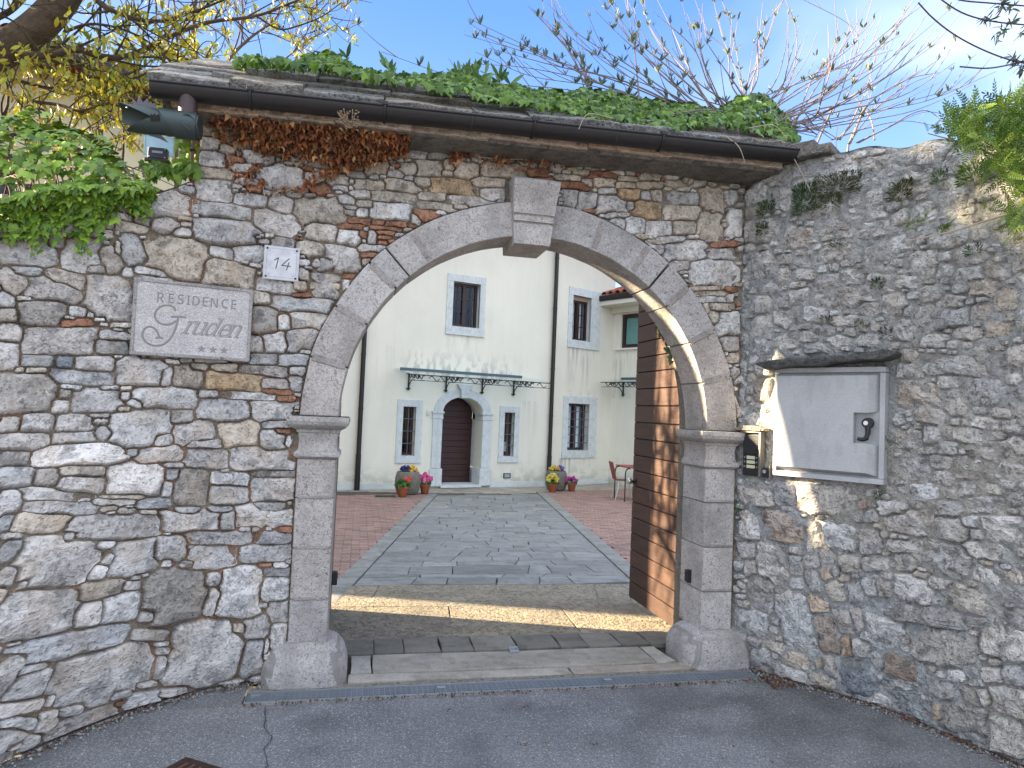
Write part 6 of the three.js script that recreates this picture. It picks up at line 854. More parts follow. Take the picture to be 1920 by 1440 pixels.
{ // door entry panel
  const o = onSurface(surfR, 0.082, 0.214, 1.535, 1.254, 0.03), t = thing('entry_phone', 'black door entry panel with three lit name labels, beside the arch', 'entry phone'); place(t, o); const w = o.w, h = 0.285;
  part(t, 'housing', box(w, h, 0.03, 0, 0, -0.015, 0.003), mBlack);
  part(t, 'hood', flat([box(0.014, h, 0.05, w / 2 + 0.005, 0, 0.0, 0.002), box(w + 0.02, 0.008, 0.05, 0.004, h / 2 + 0.004, 0.0, 0.002)]), mat({ color: rgb(0.20, 0.19, 0.18), metalness: 0.6, roughness: 0.4 }));
  const lou = []; for (let k = 0; k < 11; k++) { const q = box(w * 0.84, 0.0075, 0.006, -0.002, h / 2 - 0.02 - k * 0.0112, 0.003); lou.push(q); } part(t, 'speaker_louvre', flat(lou), mat({ color: rgb(0.05, 0.05, 0.055), roughness: 0.35, metalness: 0.4 }));
  for (let k = 0; k < 3; k++) { const y = -0.022 - k * 0.030; part(t, 'name_label', box(w * 0.46, 0.021, 0.004, -0.004, y, 0.003, 0.001), mat({ color: rgb(0.56, 0.55, 0.36), roughness: 0.4 })); for (const s of [-1, 1]) { const b = cyl(0.0065, 0.006, 0.006, 0, 0, 0, 12); b.rotateX(Math.PI / 2); b.translate(-0.004 + s * w * 0.34, y, 0.004); part(t, 'button', b, mChrome); } }
  for (const s of [-1, 1]) { const b = cyl(0.004, 0.004, 0.003, 0, 0, 0, 8); b.rotateX(Math.PI / 2); b.translate(s * w * 0.36, -h / 2 + 0.014, 0.002); part(t, 'screw', b, mIron); }
  const o2 = onSurface(surfR, 0.214, 0.276, 1.31, 1.252, 0.022), k2 = thing('key_switch', 'small black key switch mounted right beside the entry panel', 'key switch'); place(k2, o2);
  part(k2, 'housing', box(o2.w, 0.062, 0.03, 0, 0, -0.01, 0.003), mBlack); const c = cyl(0.012, 0.012, 0.01, 0, 0, 0, 16); c.rotateX(Math.PI / 2); c.translate(-0.004, 0.008, 0.008); part(k2, 'lock', c, mChrome); part(k2, 'side_plate', box(0.005, 0.085, 0.05, o2.w / 2 + 0.004, 0.008, -0.005, 0.001), mat({ color: rgb(0.3, 0.28, 0.25), metalness: 0.5, roughness: 0.4 }));
  // little ledge stone above the panel
  const o3 = onSurface(surfR, 0.06, 0.235, 1.58, 1.54, 0.0), g = extr([[-0.10, -0.012], [0.10, -0.008], [0.108, 0.008], [0.05, 0.024], [-0.06, 0.022], [-0.11, 0.004]], 0.07, 0.006, [], 2); const m = new THREE.Matrix4().compose(o3.c, o3.q, V(1, 1, 1)); g.translate(0, 0, -0.01); g.applyMatrix4(m); part(rightWall, 'ledge_stone', paint(boxUV(g, STONE_T), 0.42, 0.36, 0.29), mStoneRough);
}

// ---------- dragon headed water spout, floodlight ----------
{
  const t = thing('dragon_spout', 'dragon headed copper water spout at the low end of the gutter', 'water spout'), yC = 3.065, z = 0.335, R = 0.067, x1 = -1.985;
  part(t, 'outlet_pipe', cyl(0.046, 0.046, 0.17, -2.052, 3.155, z, 20), mat({ color: rgb(0.060, 0.038, 0.040), metalness: 0.3, roughness: 0.5 }));
  const shell = (fx, r0, N = 40, th = 0.003) => { const pos = [], idx = []; const M = 10; for (let i = 0; i <= N; i++) { const A = i / N * 2 * Math.PI; const [a, b] = fx(A); for (let k = 0; k <= M; k++) { const x = mix(a, b, k / M), rr = r0(x, A); pos.push(x, yC + rr * Math.sin(A), z + rr * Math.cos(A)); } } for (let i = 0; i < N; i++) for (let k = 0; k < M; k++) { const q = i * (M + 1) + k; idx.push(q, q + 1, q + M + 1, q + 1, q + M + 2, q + M + 1); } return geom(pos, idx); };
  // body: open jaws - the end runs out to two long lips, above and below
  part(t, 'head', shell((A) => { const s = Math.sin(A), up = Math.pow(Math.max(0, s), 3), dn = Math.pow(Math.max(0, -s), 4); const far = Math.cos(A) < 0 ? 1 : Math.abs(s); return [-2.205 - (s > 0 ? 0.185 : 0.135) * far, -2.115]; }, (x, A) => R * (1 + 0.10 * ss(-2.25, -2.42, x) * Math.sin(A)) * (0.95 + 0.1 * ss(-2.16, -2.25, x))), mCopper);
  part(t, 'collar', shell((A) => { const s = Math.sin(A); return [-2.20 + 0.05 * (1 - s) , x1 - 0.01 + 0.03 * s * 0]; }, (x, A) => R * (1.12 - 0.05 * ss(-2.2, -2.0, x))), mCopper);
  part(t, 'neck', shell(() => [-2.15, x1], () => R * 0.98), mCopper); const cap = new THREE.CircleGeometry(R, 24); cap.rotateY(Math.PI / 2); cap.translate(x1, yC, z); part(t, 'end_cap', cap, mCopper);
  part(t, 'wing_curl', flat([tube([V(-2.06, yC + 0.03, z + R * 0.95), V(-2.03, yC + 0.035, z + R * 1.02), V(-1.995, yC + 0.0, z + R * 1.06), V(-1.985, yC - 0.035, z + R * 0.95)], 0.004, 16, 6), tube([V(-2.075, yC + 0.01, z + R * 1.0), V(-2.055, yC - 0.02, z + R * 1.05), V(-2.02, yC - 0.045, z + R * 0.9)], 0.004, 16, 6)]), mCopper);
  const teeth = []; const zig = [[-2.215, -0.012], [-2.21, 0.012], [-2.202, 0.002], [-2.192, 0.014], [-2.186, 0.002], [-2.172, 0.014], [-2.166, -0.01], [-2.172, -0.022], [-2.180, -0.012], [-2.190, -0.026], [-2.198, -0.014], [-2.206, -0.028]]; const zg = extr(zig.map(([x, y]) => [x, y * 1.15]), 0.003); zg.translate(0, yC + 0.004, z + R * 0.99); part(t, 'gill_opening', zg, mDarkPit);
  const crest = extr([[-2.33, 0.05], [-2.365, 0.115], [-2.335, 0.092], [-2.325, 0.125], [-2.305, 0.095], [-2.285, 0.12], [-2.275, 0.09], [-2.245, 0.10], [-2.235, 0.055]], 0.004, 0.001); crest.translate(0.035, yC, z - 0.002); part(t, 'crest', crest, mat({ color: rgb(0.09, 0.085, 0.10), metalness: 0.4, roughness: 0.5 }));
  const fin = extr([[-2.27, -0.045], [-2.20, -0.05], [-2.165, -0.075], [-2.135, -0.105], [-2.18, -0.088], [-2.235, -0.075]], 0.004, 0.001); fin.translate(0, yC, z - 0.002); part(t, 'belly_fin', fin, mCopper);
  const eye = new THREE.SphereGeometry(0.006, 10, 8); eye.translate(-2.335, yC + 0.045, z + 0.035); part(t, 'eye', eye, mChrome);
}
{
  const t = thing('floodlight', 'small black floodlight with a glass panel on a batten on the wall top', 'floodlight'), c = at(297, 288, 0.05);
  t.position.copy(c); part(t, 'housing', box(0.098, 0.062, 0.05, 0, -0.004, 0, 0.004), mat({ color: rgb(0.02, 0.022, 0.04), roughness: 0.45 })); part(t, 'label', box(0.055, 0.013, 0.002, 0.001, 0.0, 0.026), mat({ color: rgb(0.28, 0.30, 0.36) }));
  for (const [x, y] of [[-1, -1], [1, -1], [-1, 1], [1, 1]]) { const s = cyl(0.004, 0.004, 0.003, 0, 0, 0, 8); s.rotateX(Math.PI / 2); s.translate(x * 0.041, y * 0.024 - 0.004, 0.026); part(t, 'screw', s, mChrome); }
  const gl = box(0.15, 0.115, 0.006, -0.01, 0.055, -0.04, 0.002); part(t, 'glass_panel', gl, new THREE.MeshPhysicalMaterial({ color: rgb(0.55, 0.75, 0.9), roughness: 0.25, transmission: 0.55, thickness: 0 })); part(t, 'panel_frame', flat([box(0.158, 0.006, 0.010, -0.01, 0.112, -0.04), box(0.006, 0.115, 0.010, -0.086, 0.055, -0.04), box(0.006, 0.115, 0.010, 0.066, 0.055, -0.04)]), mat({ color: rgb(0.35, 0.5, 0.6), roughness: 0.3 }));
  part(t, 'bracket', flat([box(0.13, 0.018, 0.06, 0, -0.046, 0, 0.003), box(0.02, 0.07, 0.02, 0.045, -0.08, -0.02)]), mBlack);
  part(t, 'batten', tube([V(0.02, -0.05, -0.01), V(0.12, -0.072, 0), V(0.28, -0.078, 0.01)], 0.012, 8, 6), mat({ color: rgb(0.22, 0.16, 0.10) }));
  const p = at(361, 290, 0.05); const q = thing('iron_post', 'thin rusty post against the end of the gate wall beside the spout', 'post'); q.position.set(p.x, 0, p.z); part(q, 'post', cyl(0.011, 0.011, 0.42, 0, 2.98, 0, 10), mat({ color: rgb(0.16, 0.11, 0.08), roughness: 0.8 })); part(q, 'clamp', box(0.03, 0.014, 0.03, 0, 3.03, 0, 0.002), mIron);
}

// ---------- plants ----------
const lerpList = (l, x) => { if (x <= l[0][0]) return l[0][1]; for (let i = 1; i < l.length; i++) if (x <= l[i][0]) return mix(l[i - 1][1], l[i][1], (x - l[i - 1][0]) / (l[i][0] - l[i - 1][0])); return l[l.length - 1][1]; };
const ivyGeo = (() => { // five lobed leaf folded along its midrib
  const half = [[0.0, 0.0], [0.20, -0.14], [0.46, -0.02], [0.40, 0.16], [0.52, 0.36], [0.26, 0.44], [0.16, 0.70], [0, 1.0]], pos = [], idx = [], out = [...half, ...half.slice(1, -1).reverse().map(([x, y]) => [-x, y])];
  pos.push(0, 0.26, 0.0); out.forEach(([x, y]) => pos.push(x, y, -0.26 * Math.abs(x) - 0.16 * y * y)); for (let k = 0; k < out.length; k++) idx.push(0, k + 1, (k + 1) % out.length + 1); const g = geom(pos, idx); g.translate(0, -0.05, 0); return g;
})();
const curled = (() => { const g = ivyGeo.clone(), p = g.attributes.position; for (let i = 0; i < p.count; i++) { const x = p.getX(i), y = p.getY(i); p.setXYZ(i, x * 0.72, y * 0.92, p.getZ(i) - 0.9 * x * x + 0.34 * Math.sin(y * 3.0)); } g.computeVertexNormals(); return g; })();
const faceQ = (n, r, wild = 0.8) => { const d = V(n.x + (r() - 0.5) * wild, n.y + (r() - 0.5) * wild, n.z + (r() - 0.5) * wild).normalize(), down = V((r() - 0.5) * 1.1, -1, (r() - 0.5) * 0.6), X = new THREE.Vector3().crossVectors(down, d).normalize(), Y = new THREE.Vector3().crossVectors(d, X); return new THREE.Quaternion().setFromRotationMatrix(new THREE.Matrix4().makeBasis(X, Y, d)); };
const green = (r, lo, hi) => { const t = r(), v = 0.75 + 0.5 * r(); return rgb(mix(lo[0], hi[0], t) * v, mix(lo[1], hi[1], t) * v, mix(lo[2], hi[2], t) * v); };
const mIvy = leafMat(1, 1, 1, 0.22, 0.42), mDry = leafMat(1, 1, 1, 0.12, 0.8);
const IVY = [[0.04, 0.105, 0.012], [0.23, 0.37, 0.036]];
{ // ivy on the boundary wall
  const t = thing('ivy', 'bright green ivy spilling over the boundary wall top, beside the dragon spout', 'ivy'), r = rng(21), L = [];
  const H = (x) => lerpList([[-3.6, 0.62], [-2.95, 0.54], [-2.7, 0.42], [-2.5, 0.27], [-2.36, 0.13], [-2.22, 0.03]], x), D = (x) => 0.02 + 0.13 * ss(-2.26, -2.5, x) + 0.16 * Math.exp(-Math.pow((x + 2.52) / 0.10, 2)) + 0.06 * n2(x * 7, 2, 3);
  for (let i = 0; i < 3000; i++) { const x = -3.55 + 1.32 * r(), z = zLeft(x, 2.4), tp = topL(x), h = H(x), d = D(x), u = r(), inn = r() < 0.3 ? 0.6 * r() : 0; let p, n;
    if (u < 0.45) { const q = r(); p = V(x, tp - d * q * q * (0.4 + 0.6 * r()), z + 0.04 + 0.10 * (1 - q) * (1 - inn)); n = V(0, 0.5, 1); } else { const A = (u - 0.45) / 0.55 * 2.5, R = 1 - inn * 0.6; p = V(x + (r() - 0.5) * 0.06, tp + h * R * Math.sin(Math.min(A, 1.8)) * (0.72 + 0.5 * n2(x * 8, A * 3.5, 4)), z - 0.10 + (0.24 * Math.cos(A) - 0.05) * R + 0.16 * (n2(x * 11, A * 5, 9) - 0.5)); n = V(0, Math.sin(A) + 0.35, Math.cos(A) + 0.4); }
    L.push({ p, q: faceQ(n, r, 1.1), s: 0.026 + 0.052 * r() * (0.4 + 0.6 * r()), c: green(r, ...IVY) }); }
  for (let i = 0; i < 22; i++) { const x = -3.1 + 0.86 * r(), z = zLeft(x, 2.4), tp = topL(x), len = 0.08 + 0.24 * r() * r(); for (let k = 0; k < 9; k++) { const q = k / 9; L.push({ p: V(x + 0.05 * (r() - 0.5) + 0.06 * q * Math.sin(i), tp - D(x) * 0.5 - len * q, z + 0.05 + 0.02 * r()), q: faceQ(V(0, 0.3, 1), r, 1.1), s: mix(0.055, 0.028, q) * (0.8 + 0.4 * r()), c: green(r, ...IVY) }); } }
  scatter(t, 'leaves', ivyGeo, mIvy, L);
  const st = []; for (let i = 0; i < 26; i++) { const x = -3.4 + 1.2 * r(), z = zLeft(x, 2.4), tp = topL(x); st.push(tube([V(x - 0.2, tp + 0.1, z - 0.1), V(x - 0.05, tp + 0.12, z + 0.04), V(x, tp - 0.05, z + 0.05), V(x + 0.1 * (r() - 0.5), tp - D(x), z + 0.04)], 0.004, 10, 5)); } part(t, 'stems', flat(st), mVine);
  const t2 = thing('ivy', 'clump of dark ivy in the corner below the floodlight', 'ivy'), L2b = []; for (let i = 0; i < 190; i++) { const px = 268 + 104 * r(), up = r() < 0.45, py = up ? 262 + 46 * r() : 304 + 26 * r(); if (up && px < 326 - (py - 258) * 0.2) continue; const p = at(px, py, up ? -0.12 - 0.2 * r() : 0.06 + 0.08 * r()); L2b.push({ p, q: faceQ(V(0, 0.3, 1), r, 1.2), s: 0.036 + 0.026 * r(), c: up ? green(r, [0.08, 0.16, 0.02], [0.17, 0.26, 0.03]) : green(r, ...IVY) }); } scatter(t2, 'leaves', ivyGeo, mIvy, L2b);
}
{ // ivy along the ridge of the gate roof
  const t = thing('ivy', 'long fringe of green ivy growing along the ridge of the slab roof', 'ivy'), r = rng(22), L = [];
  const top = [[440, 128], [475, 116], [520, 127], [548, 122], [575, 100], [625, 97], [665, 122], [720, 135], [800, 141], [860, 130], [900, 148], [985, 163], [1060, 168], [1110, 165], [1200, 180], [1300, 192], [1340, 205], [1390, 178], [1430, 172], [1475, 215], [1500, 262]], bot = [[440, 132], [520, 136], [560, 146], [640, 156], [720, 172], [790, 181], [850, 190], [930, 206], [985, 214], [1040, 217], [1110, 236], [1160, 236], [1230, 255], [1300, 248], [1370, 245], [1420, 262], [1500, 276]];
  for (let i = 0; i < 3200; i++) { const px = 442 + 1056 * r(), a = lerpList(top, px) + 14 * (n2(px * 0.06, 1, 5) - 0.4), b = lerpList(bot, px) - 12 * ss(1250, 700, px) - 15 + 12 * (n2(px * 0.09, 2, 5) - 0.5), q = r(), py = mix(a, b, q); if (b - a < 18 && r() < 0.45) continue; const z = mix(-0.18, 0.30, q) - 0.10 * r() * r() * (1 - 0.6 * q); const p = at(px, py, z + 0.06 * r()); L.push({ p, q: faceQ(V(0, 0.25, 1), r, 1.5), s: 0.032 + 0.034 * r(), c: green(r, [0.022, 0.07, 0.010], [0.15, 0.27, 0.028]) }); }
  for (let i = 0; i < 500; i++) { const px = 442 + 1050 * r(), a = lerpList(top, px), p = at(px, a + 10 * r(), -0.35 - 0.25 * r()); L.push({ p, q: faceQ(V(0, 0.8, -0.2), r, 1.4), s: 0.05 + 0.03 * r(), c: green(r, [0.06, 0.14, 0.02], [0.13, 0.22, 0.03]) }); }
  scatter(t, 'leaves', ivyGeo, mIvy, L);
  const st = []; for (let i = 0; i < 22; i++) { const px = 470 + 1000 * r(), a = at(px, lerpList(top, px) + 18, -0.28), b = at(px + 60 * (r() - 0.3), lerpList(bot, px) - 4, -0.02); st.push(tube([a, a.clone().lerp(b, 0.5).add(V(0, 0.02, 0.05)), b], 0.004, 8, 5)); } part(t, 'stems', flat(st), mVine);
  const S = thing('elder_sprouts', 'fresh long leafed sprouts standing up out of the roof ivy', 'sprouts'), LS = [], ss2 = []; for (const [px, py, n] of [[645, 112, 3], [712, 134, 3], [800, 138, 2], [868, 138, 6], [893, 132, 6], [915, 142, 4], [950, 146, 3]]) for (let k = 0; k < n; k++) { const b = at(px + 26 * (r() - 0.5), py + 34, -0.2), e = at(px + 40 * (r() - 0.5), py - 8 + 30 * r(), -0.2 + 0.15 * (r() - 0.5)); ss2.push(tube([b, b.clone().lerp(e, 0.6), e], 0.0025, 6, 4)); for (let j = 0; j < 3; j++) { const d = V((r() - 0.5) * 1.4, 0.2 + 0.6 * r(), (r() - 0.3)).normalize(); LS.push({ p: e, q: new THREE.Quaternion().setFromUnitVectors(V(0, 1, 0), d), s: V(0.05, 0.07 + 0.05 * r(), 0.07), c: green(r, [0.10, 0.19, 0.06], [0.16, 0.26, 0.07]) }); } } scatter(S, 'leaves', oval, mIvy, LS); part(S, 'stems', flat(ss2), mTwigPale);
}
{ // dead brown ivy under the gutter
  const t = thing('dry_ivy', 'withered red brown ivy hanging under the gutter of the gate', 'dry ivy'), r = rng(23), L = [], col = () => { const v = 0.45 + 0.9 * r(), w = r(); return w < 0.12 ? rgb(0.50 * v, 0.30 * v, 0.14 * v) : w < 0.5 ? rgb(0.36 * v, 0.135 * v, 0.045 * v) : rgb(0.22 * v, 0.082 * v, 0.038 * v); };
  const low = [[372, 222], [400, 250], [430, 285], [450, 262], [480, 275], [520, 288], [560, 292], [600, 302], [640, 310], [660, 318], [700, 305], [730, 300], [760, 285], [770, 262]], up = (px) => 205 + (px - 372) * 0.115;
  for (let i = 0; i < 1500; i++) { const px = 395 + 372 * Math.pow(r(), 0.85), a = up(px), b = lerpList(low, px) + 12 * (n2(px * 0.12, 4, 4) - 0.5), q = Math.pow(r(), 1.25), py = mix(a, b, q); if (px < 470 && r() < 0.45) continue; const p = at(px, py, mix(0.20, 0.05, q) + 0.05 * r()); L.push({ p, q: faceQ(V((r() - 0.5), 0.2, 1), r, 2.2), s: 0.030 + 0.030 * r(), c: col() }); }
  const strand = [[[430, 285], [440, 310], [455, 335], [480, 345], [500, 340]], [[640, 318], [620, 330], [585, 345], [550, 355], [510, 360]], [[640, 320], [600, 325], [570, 345]], [[420, 300], [450, 320], [470, 360]], [[465, 250], [472, 300], [488, 330], [497, 372]], [[500, 300], [470, 320], [450, 322]], [[770, 262], [820, 270], [870, 285], [905, 295], [1000, 300]], [[830, 270], [860, 290], [845, 300]]];
  const st = []; strand.forEach((s, k) => { const pts = s.map(([px, py]) => at(px, py, 0.045)); st.push(tube(pts, 0.0035 + 0.002 * r(), 20, 5)); if (k === 4) return; const c = new THREE.CatmullRomCurve3(pts); for (let i = 0; i < (k > 5 ? 60 : 46); i++) { const q = c.getPoint(r()); q.x += 0.05 * (r() - 0.5); q.y += 0.05 * (r() - 0.5); q.z += 0.02 * r(); L.push({ p: q, q: faceQ(V(0, 0.2, 1), r, 2.2), s: 0.018 + 0.024 * r(), c: col() }); } });
  for (let i = 0; i < 60; i++) { const px = 900 + 160 * r(), py = 296 + 22 * r() + (px - 900) * 0.02; L.push({ p: at(px, py, 0.05 + 0.03 * r()), q: faceQ(V(0, 0, 1), r, 2), s: 0.015 + 0.02 * r(), c: col() }); }
  scatter(t, 'leaves', curled, mDry, L);
  for (let i = 0; i < 70; i++) { const px = 380 + 390 * r(), py = up(px) + 70 * r(), a = at(px, py, 0.06), b = a.clone().add(V(0.16 * (r() - 0.5), -0.10 * r(), 0.04 * r())); st.push(tube([a, a.clone().lerp(b, 0.5).add(V(0.02 * (r() - 0.5), 0.01, 0.02)), b], 0.0018 + 0.0016 * r(), 6, 4)); } part(t, 'stems', flat(st), mTwigPale);
  const h = []; for (let i = 0; i < 16; i++) { const a = at(655 + 12 * (r() - 0.5), 240, 0.42), b = at(652 + 40 * (r() - 0.5), 202 + 18 * r(), 0.43); h.push(tube([a, a.clone().lerp(b, 0.5), b], 0.003, 6, 4)); } for (let i = 0; i < 60; i++) { const q = new THREE.IcosahedronGeometry(0.0035 + 0.0035 * r(), 0); const c = at(655 + 36 * (r() - 0.5), 205 + 40 * r(), 0.43); q.translate(c.x, c.y, c.z); h.push(q); }
  const dh = thing('dry_flower_head', 'dry pale ivy flower head sticking up over the gutter edge', 'dry flower'); part(dh, 'flower_head', flat(h), mat({ color: rgb(0.19, 0.135, 0.09), roughness: 1 }));
}
function branchSet(r, pts, r0, r1, out, opts) {                  // a limb with side twigs; returns twig tips
  const c = new THREE.CatmullRomCurve3(pts), tips = []; out.push(taper(pts, r0, r1, 22, 7)); const L = c.getLength();
  for (let i = 0; i < opts.n; i++) { const u = opts.from + (1 - opts.from) * (i + r()) / opts.n, p = c.getPointAt(Math.min(0.99, u)), tg = c.getTangentAt(Math.min(0.99, u)), side = V(r() - 0.5, r() - 0.45, (r() - 0.5) * 0.9).normalize(), d = tg.clone().multiplyScalar(0.5 + 0.4 * r()).addScaledVector(side, opts.spread).normalize(), len = opts.len * (0.5 + 0.8 * r());
    const q1 = p.clone().addScaledVector(d, len * 0.5).add(V((r() - 0.5) * 0.12, (r() - 0.4) * 0.14, (r() - 0.5) * 0.12)), q2 = p.clone().addScaledVector(d, len).add(V((r() - 0.5) * 0.2, (r() - 0.2) * 0.22, (r() - 0.5) * 0.2)); const rr = mix(r0, r1, u) * 0.5; tips.push([p, q1, q2, Math.min(rr, opts.max ?? 0.012)]); }
  return tips;
}
{ // tree with yellow spring leaves behind the boundary wall
  const t = thing('tree', 'old tree with a mossy limb and yellow green spring leaves, behind the boundary wall', 'tree'), r = rng(24), wood = [], big = [], LF = [], Z = -2.25;
  const P = (l, z = Z) => l.map(([x, y, dz]) => at(x, y, z + (dz ?? 0)));
  const A = P([[-120, 190], [-40, 118], [42, 72], [98, 22], [150, -60], [190, -160]]); const foot = A[0].clone(); big.push(taper([V(foot.x - 0.5, -0.1, Z - 0.2), V(foot.x - 0.42, 1.6, Z - 0.1), foot, A[1]], 0.22, 0.15, 18, 10), taper(A.slice(1), 0.145, 0.11, 26, 10));
  big.push(taper(P([[98, 22], [92, -30, -0.3], [80, -90, -0.5]]), 0.08, 0.06, 8, 8));
  const limbs = [[[[10, 92], [52, 102, 0.1], [82, 104, 0.2], [118, 97, 0.2], [142, 90, 0.1], [175, 103], [222, 109, -0.1], [262, 97, -0.2], [320, 68, -0.2], [390, 42, -0.3], [480, 30, -0.4], [560, 0, -0.5]], 0.036, 0.010, 20, 0.8], [[[60, 190, -0.4], [112, 197, -0.3], [150, 208, -0.2], [210, 192, -0.3], [262, 186, -0.2], [330, 165, -0.3]], 0.016, 0.006, 12, 0.55], [[[0, 235, 0.3], [40, 215, 0.3], [80, 205, 0.2], [95, 240, 0.3], [110, 262, 0.3]], 0.014, 0.005, 7, 0.4], [[[150, -30, 0], [210, 20, 0.3], [280, 40, 0.2], [340, 30, 0.1], [420, 0, 0.1]], 0.026, 0.008, 13, 0.7], [[[120, 60, 0.1], [170, 45, 0.2], [230, 55, 0.2], [280, 80, 0.1], [310, 120, 0.2]], 0.014, 0.005, 10, 0.5], [[[30, 150, -0.5], [100, 165, -0.5], [170, 145, -0.6], [240, 150, -0.6], [290, 130, -0.7]], 0.016, 0.006, 11, 0.5], [[[300, 95, -0.3], [330, 135, -0.2], [300, 170, -0.1], [250, 210, 0]], 0.010, 0.004, 8, 0.4], [[[480, 30, -0.4], [525, 55, -0.4], [560, 48, -0.4], [605, 30, -0.5], [640, 5, -0.5]], 0.010, 0.004, 7, 0.4], [[[-20, 40, -0.4], [20, 20, -0.4], [60, -20, -0.5]], 0.03, 0.02, 6, 0.6], [[[-20, 20, 0.5], [25, 40, 0.5], [45, 60, 0.5], [70, 90, 0.5]], 0.010, 0.004, 6, 0.4]];
  const leafAt = (p, n, big = 1) => { const ax = V(r() - 0.5, -0.5 - 0.5 * r(), r() - 0.5).normalize(); for (let k = 0; k < n; k++) { const d = ax.clone().add(V((r() - 0.5) * 1.8, (r() - 0.5) * 1.2, (r() - 0.5) * 1.8)).normalize(), s = (0.042 + 0.042 * r()) * big, q = new THREE.Quaternion().setFromUnitVectors(V(0, 1, 0), d); q.multiply(new THREE.Quaternion().setFromAxisAngle(V(0, 1, 0), r() * 6.28)); const v = 0.8 + 0.5 * r(), w = r(); LF.push({ p: p.clone().add(V((r() - 0.5) * 0.10, (r() - 0.5) * 0.08, (r() - 0.5) * 0.10)), q, s: V(s * 0.85, s, s), c: w < 0.7 ? rgb(0.43 * v, 0.40 * v, 0.035 * v) : w < 0.9 ? rgb(0.30 * v, 0.36 * v, 0.04 * v) : rgb(0.45 * v, 0.27 * v, 0.04 * v) }); } };
  for (const [pts, r0, r1, n, len] of limbs) { const tips = branchSet(r, P(pts), r0, r1, wood, { n, from: 0.12, len, spread: 0.95 }); for (const [p, q1, q2, rr] of tips) { wood.push(taper([p, q1, q2], rr, 0.003, 8, 5)); if (r() < 0.85) leafAt(q2, 4); if (r() < 0.7) leafAt(q1.clone().lerp(q2, r()), 3); const sub = branchSet(r, [p, q1, q2], rr * 0.7, 0.003, [], { n: 3, from: 0.3, len: len * 0.5, spread: 1.0 }); for (const [a, b, c] of sub) { wood.push(taper([a, b, c], 0.0055, 0.002, 6, 4)); if (r() < 0.9) leafAt(c, 5); if (r() < 0.6) leafAt(b, 3); } } }
  for (let i = 0; i < 330; i++) { const px = 40 + 330 * r(), py = 60 + 220 * r(); leafAt(at(px, py, Z - 0.3 - 0.6 * r()), 4); }
  for (let k = 0; k < 15; k++) { const a = V(foot.x - 0.35 + 0.2 * r(), 1.6 + 2.2 * r(), Z + 0.2 * (r() - 0.5)), e = V(mix(-4.6, -3.0, r()), 1.7 + 2.1 * r(), mix(-3.4, -2.25, r())), m = a.clone().lerp(e, 0.55).add(V(0, 0.15, 0.1 * (r() - 0.5))); for (const [p, q1, q2, rr] of branchSet(r, [a, m, e], 0.035, 0.010, wood, { n: 7, from: 0.3, len: 0.5, spread: 0.9 })) { wood.push(taper([p, q1, q2], rr, 0.003, 8, 5)); if (r() < 0.6) leafAt(q2, 4); if (k % 2) wood.push(taper([q1, q1.clone().add(V(0.05, 0.22, 0)), q1.clone().add(V(0.02 + 0.2 * (r() - 0.5), 0.45 + 0.35 * r(), 0.2 * (r() - 0.5)))], 0.016, 0.006, 6, 5)); } }
  { const c0 = V(-5.9, 5.6, -1.75); for (let i = 0; i < 60; i++) { const e = c0.clone().add(V((r() - 0.5) * 2.0, (r() - 0.5) * 2.0, (r() - 0.5) * 2.8)), a = V(foot.x - 0.1, 4.1 + 0.6 * r(), Z), m = a.clone().lerp(e, 0.6).add(V(0, 0.2, 0)); wood.push(taper([a, m, e], 0.04, 0.008, 10, 6)); for (let j = 0; j < 24; j++) leafAt(e.clone().add(V((r() - 0.5) * 0.9, (r() - 0.5) * 0.7, (r() - 0.5) * 0.9)), 5, 1.9); } }
  part(t, 'trunk', flat(big), mBark); part(t, 'branches', flat(wood), mBark); scatter(t, 'crown', oval, leafMat(1, 1, 1, 0.5, 0.6), LF);
  // slim pale stems further back
  const t2 = thing('young_tree', 'slim pale stemmed young tree with sparse leaves behind the roof corner', 'tree'), w2 = [], L0 = LF.length; const l2 = [[[[372, 330], [366, 150], [362, 60], [372, -40]], 0.032, 0.016, 16, 0.6], [[[330, 330], [333, 130], [328, 20], [318, -40]], 0.022, 0.010, 12, 0.5], [[[372, 200], [430, 110], [470, 70], [520, 30], [530, -40]], 0.022, 0.008, 14, 0.6], [[[500, 135], [545, 102], [578, 75], [612, 58], [642, 38]], 0.010, 0.003, 10, 0.32], [[[548, 100], [575, 60], [588, 30], [598, -10]], 0.008, 0.003, 8, 0.3], [[[400, 150], [440, 90], [455, 20], [450, -40]], 0.012, 0.006, 10, 0.4], [[[210, 330], [185, 240], [165, 165], [175, 110]], 0.024, 0.010, 9, 0.4]];
  LF.length = 0; const Z2 = -3.4; for (const [pts, r0, r1, n, len] of l2) { const tips = branchSet(r, P(pts, Z2), r0, r1, w2, { n, from: 0.25, len, spread: 1.0, max: 0.009 }); for (const [p, q1, q2, rr] of tips) { w2.push(taper([p, q1, q2], rr, 0.003, 8, 5)); if (r() < 0.7) leafAt(q2, 3); if (r() < 0.5) leafAt(q1, 2); for (let k = 0; k < 2; k++) { const e = q1.clone().lerp(q2, r()).add(V((r() - 0.5) * 0.35, (r() - 0.2) * 0.3, (r() - 0.5) * 0.3)); w2.push(taper([q1, q1.clone().lerp(e, 0.6), e], 0.005, 0.002, 6, 4)); if (r() < 0.65) leafAt(e, 3); } } }
  for (const px of [366, 333, 205]) { const a = at(px, 330, Z2); w2.push(taper([V(a.x, -0.1, Z2), V(a.x + 0.03, a.y * 0.5, Z2), a], 0.04, 0.03, 8, 7)); }
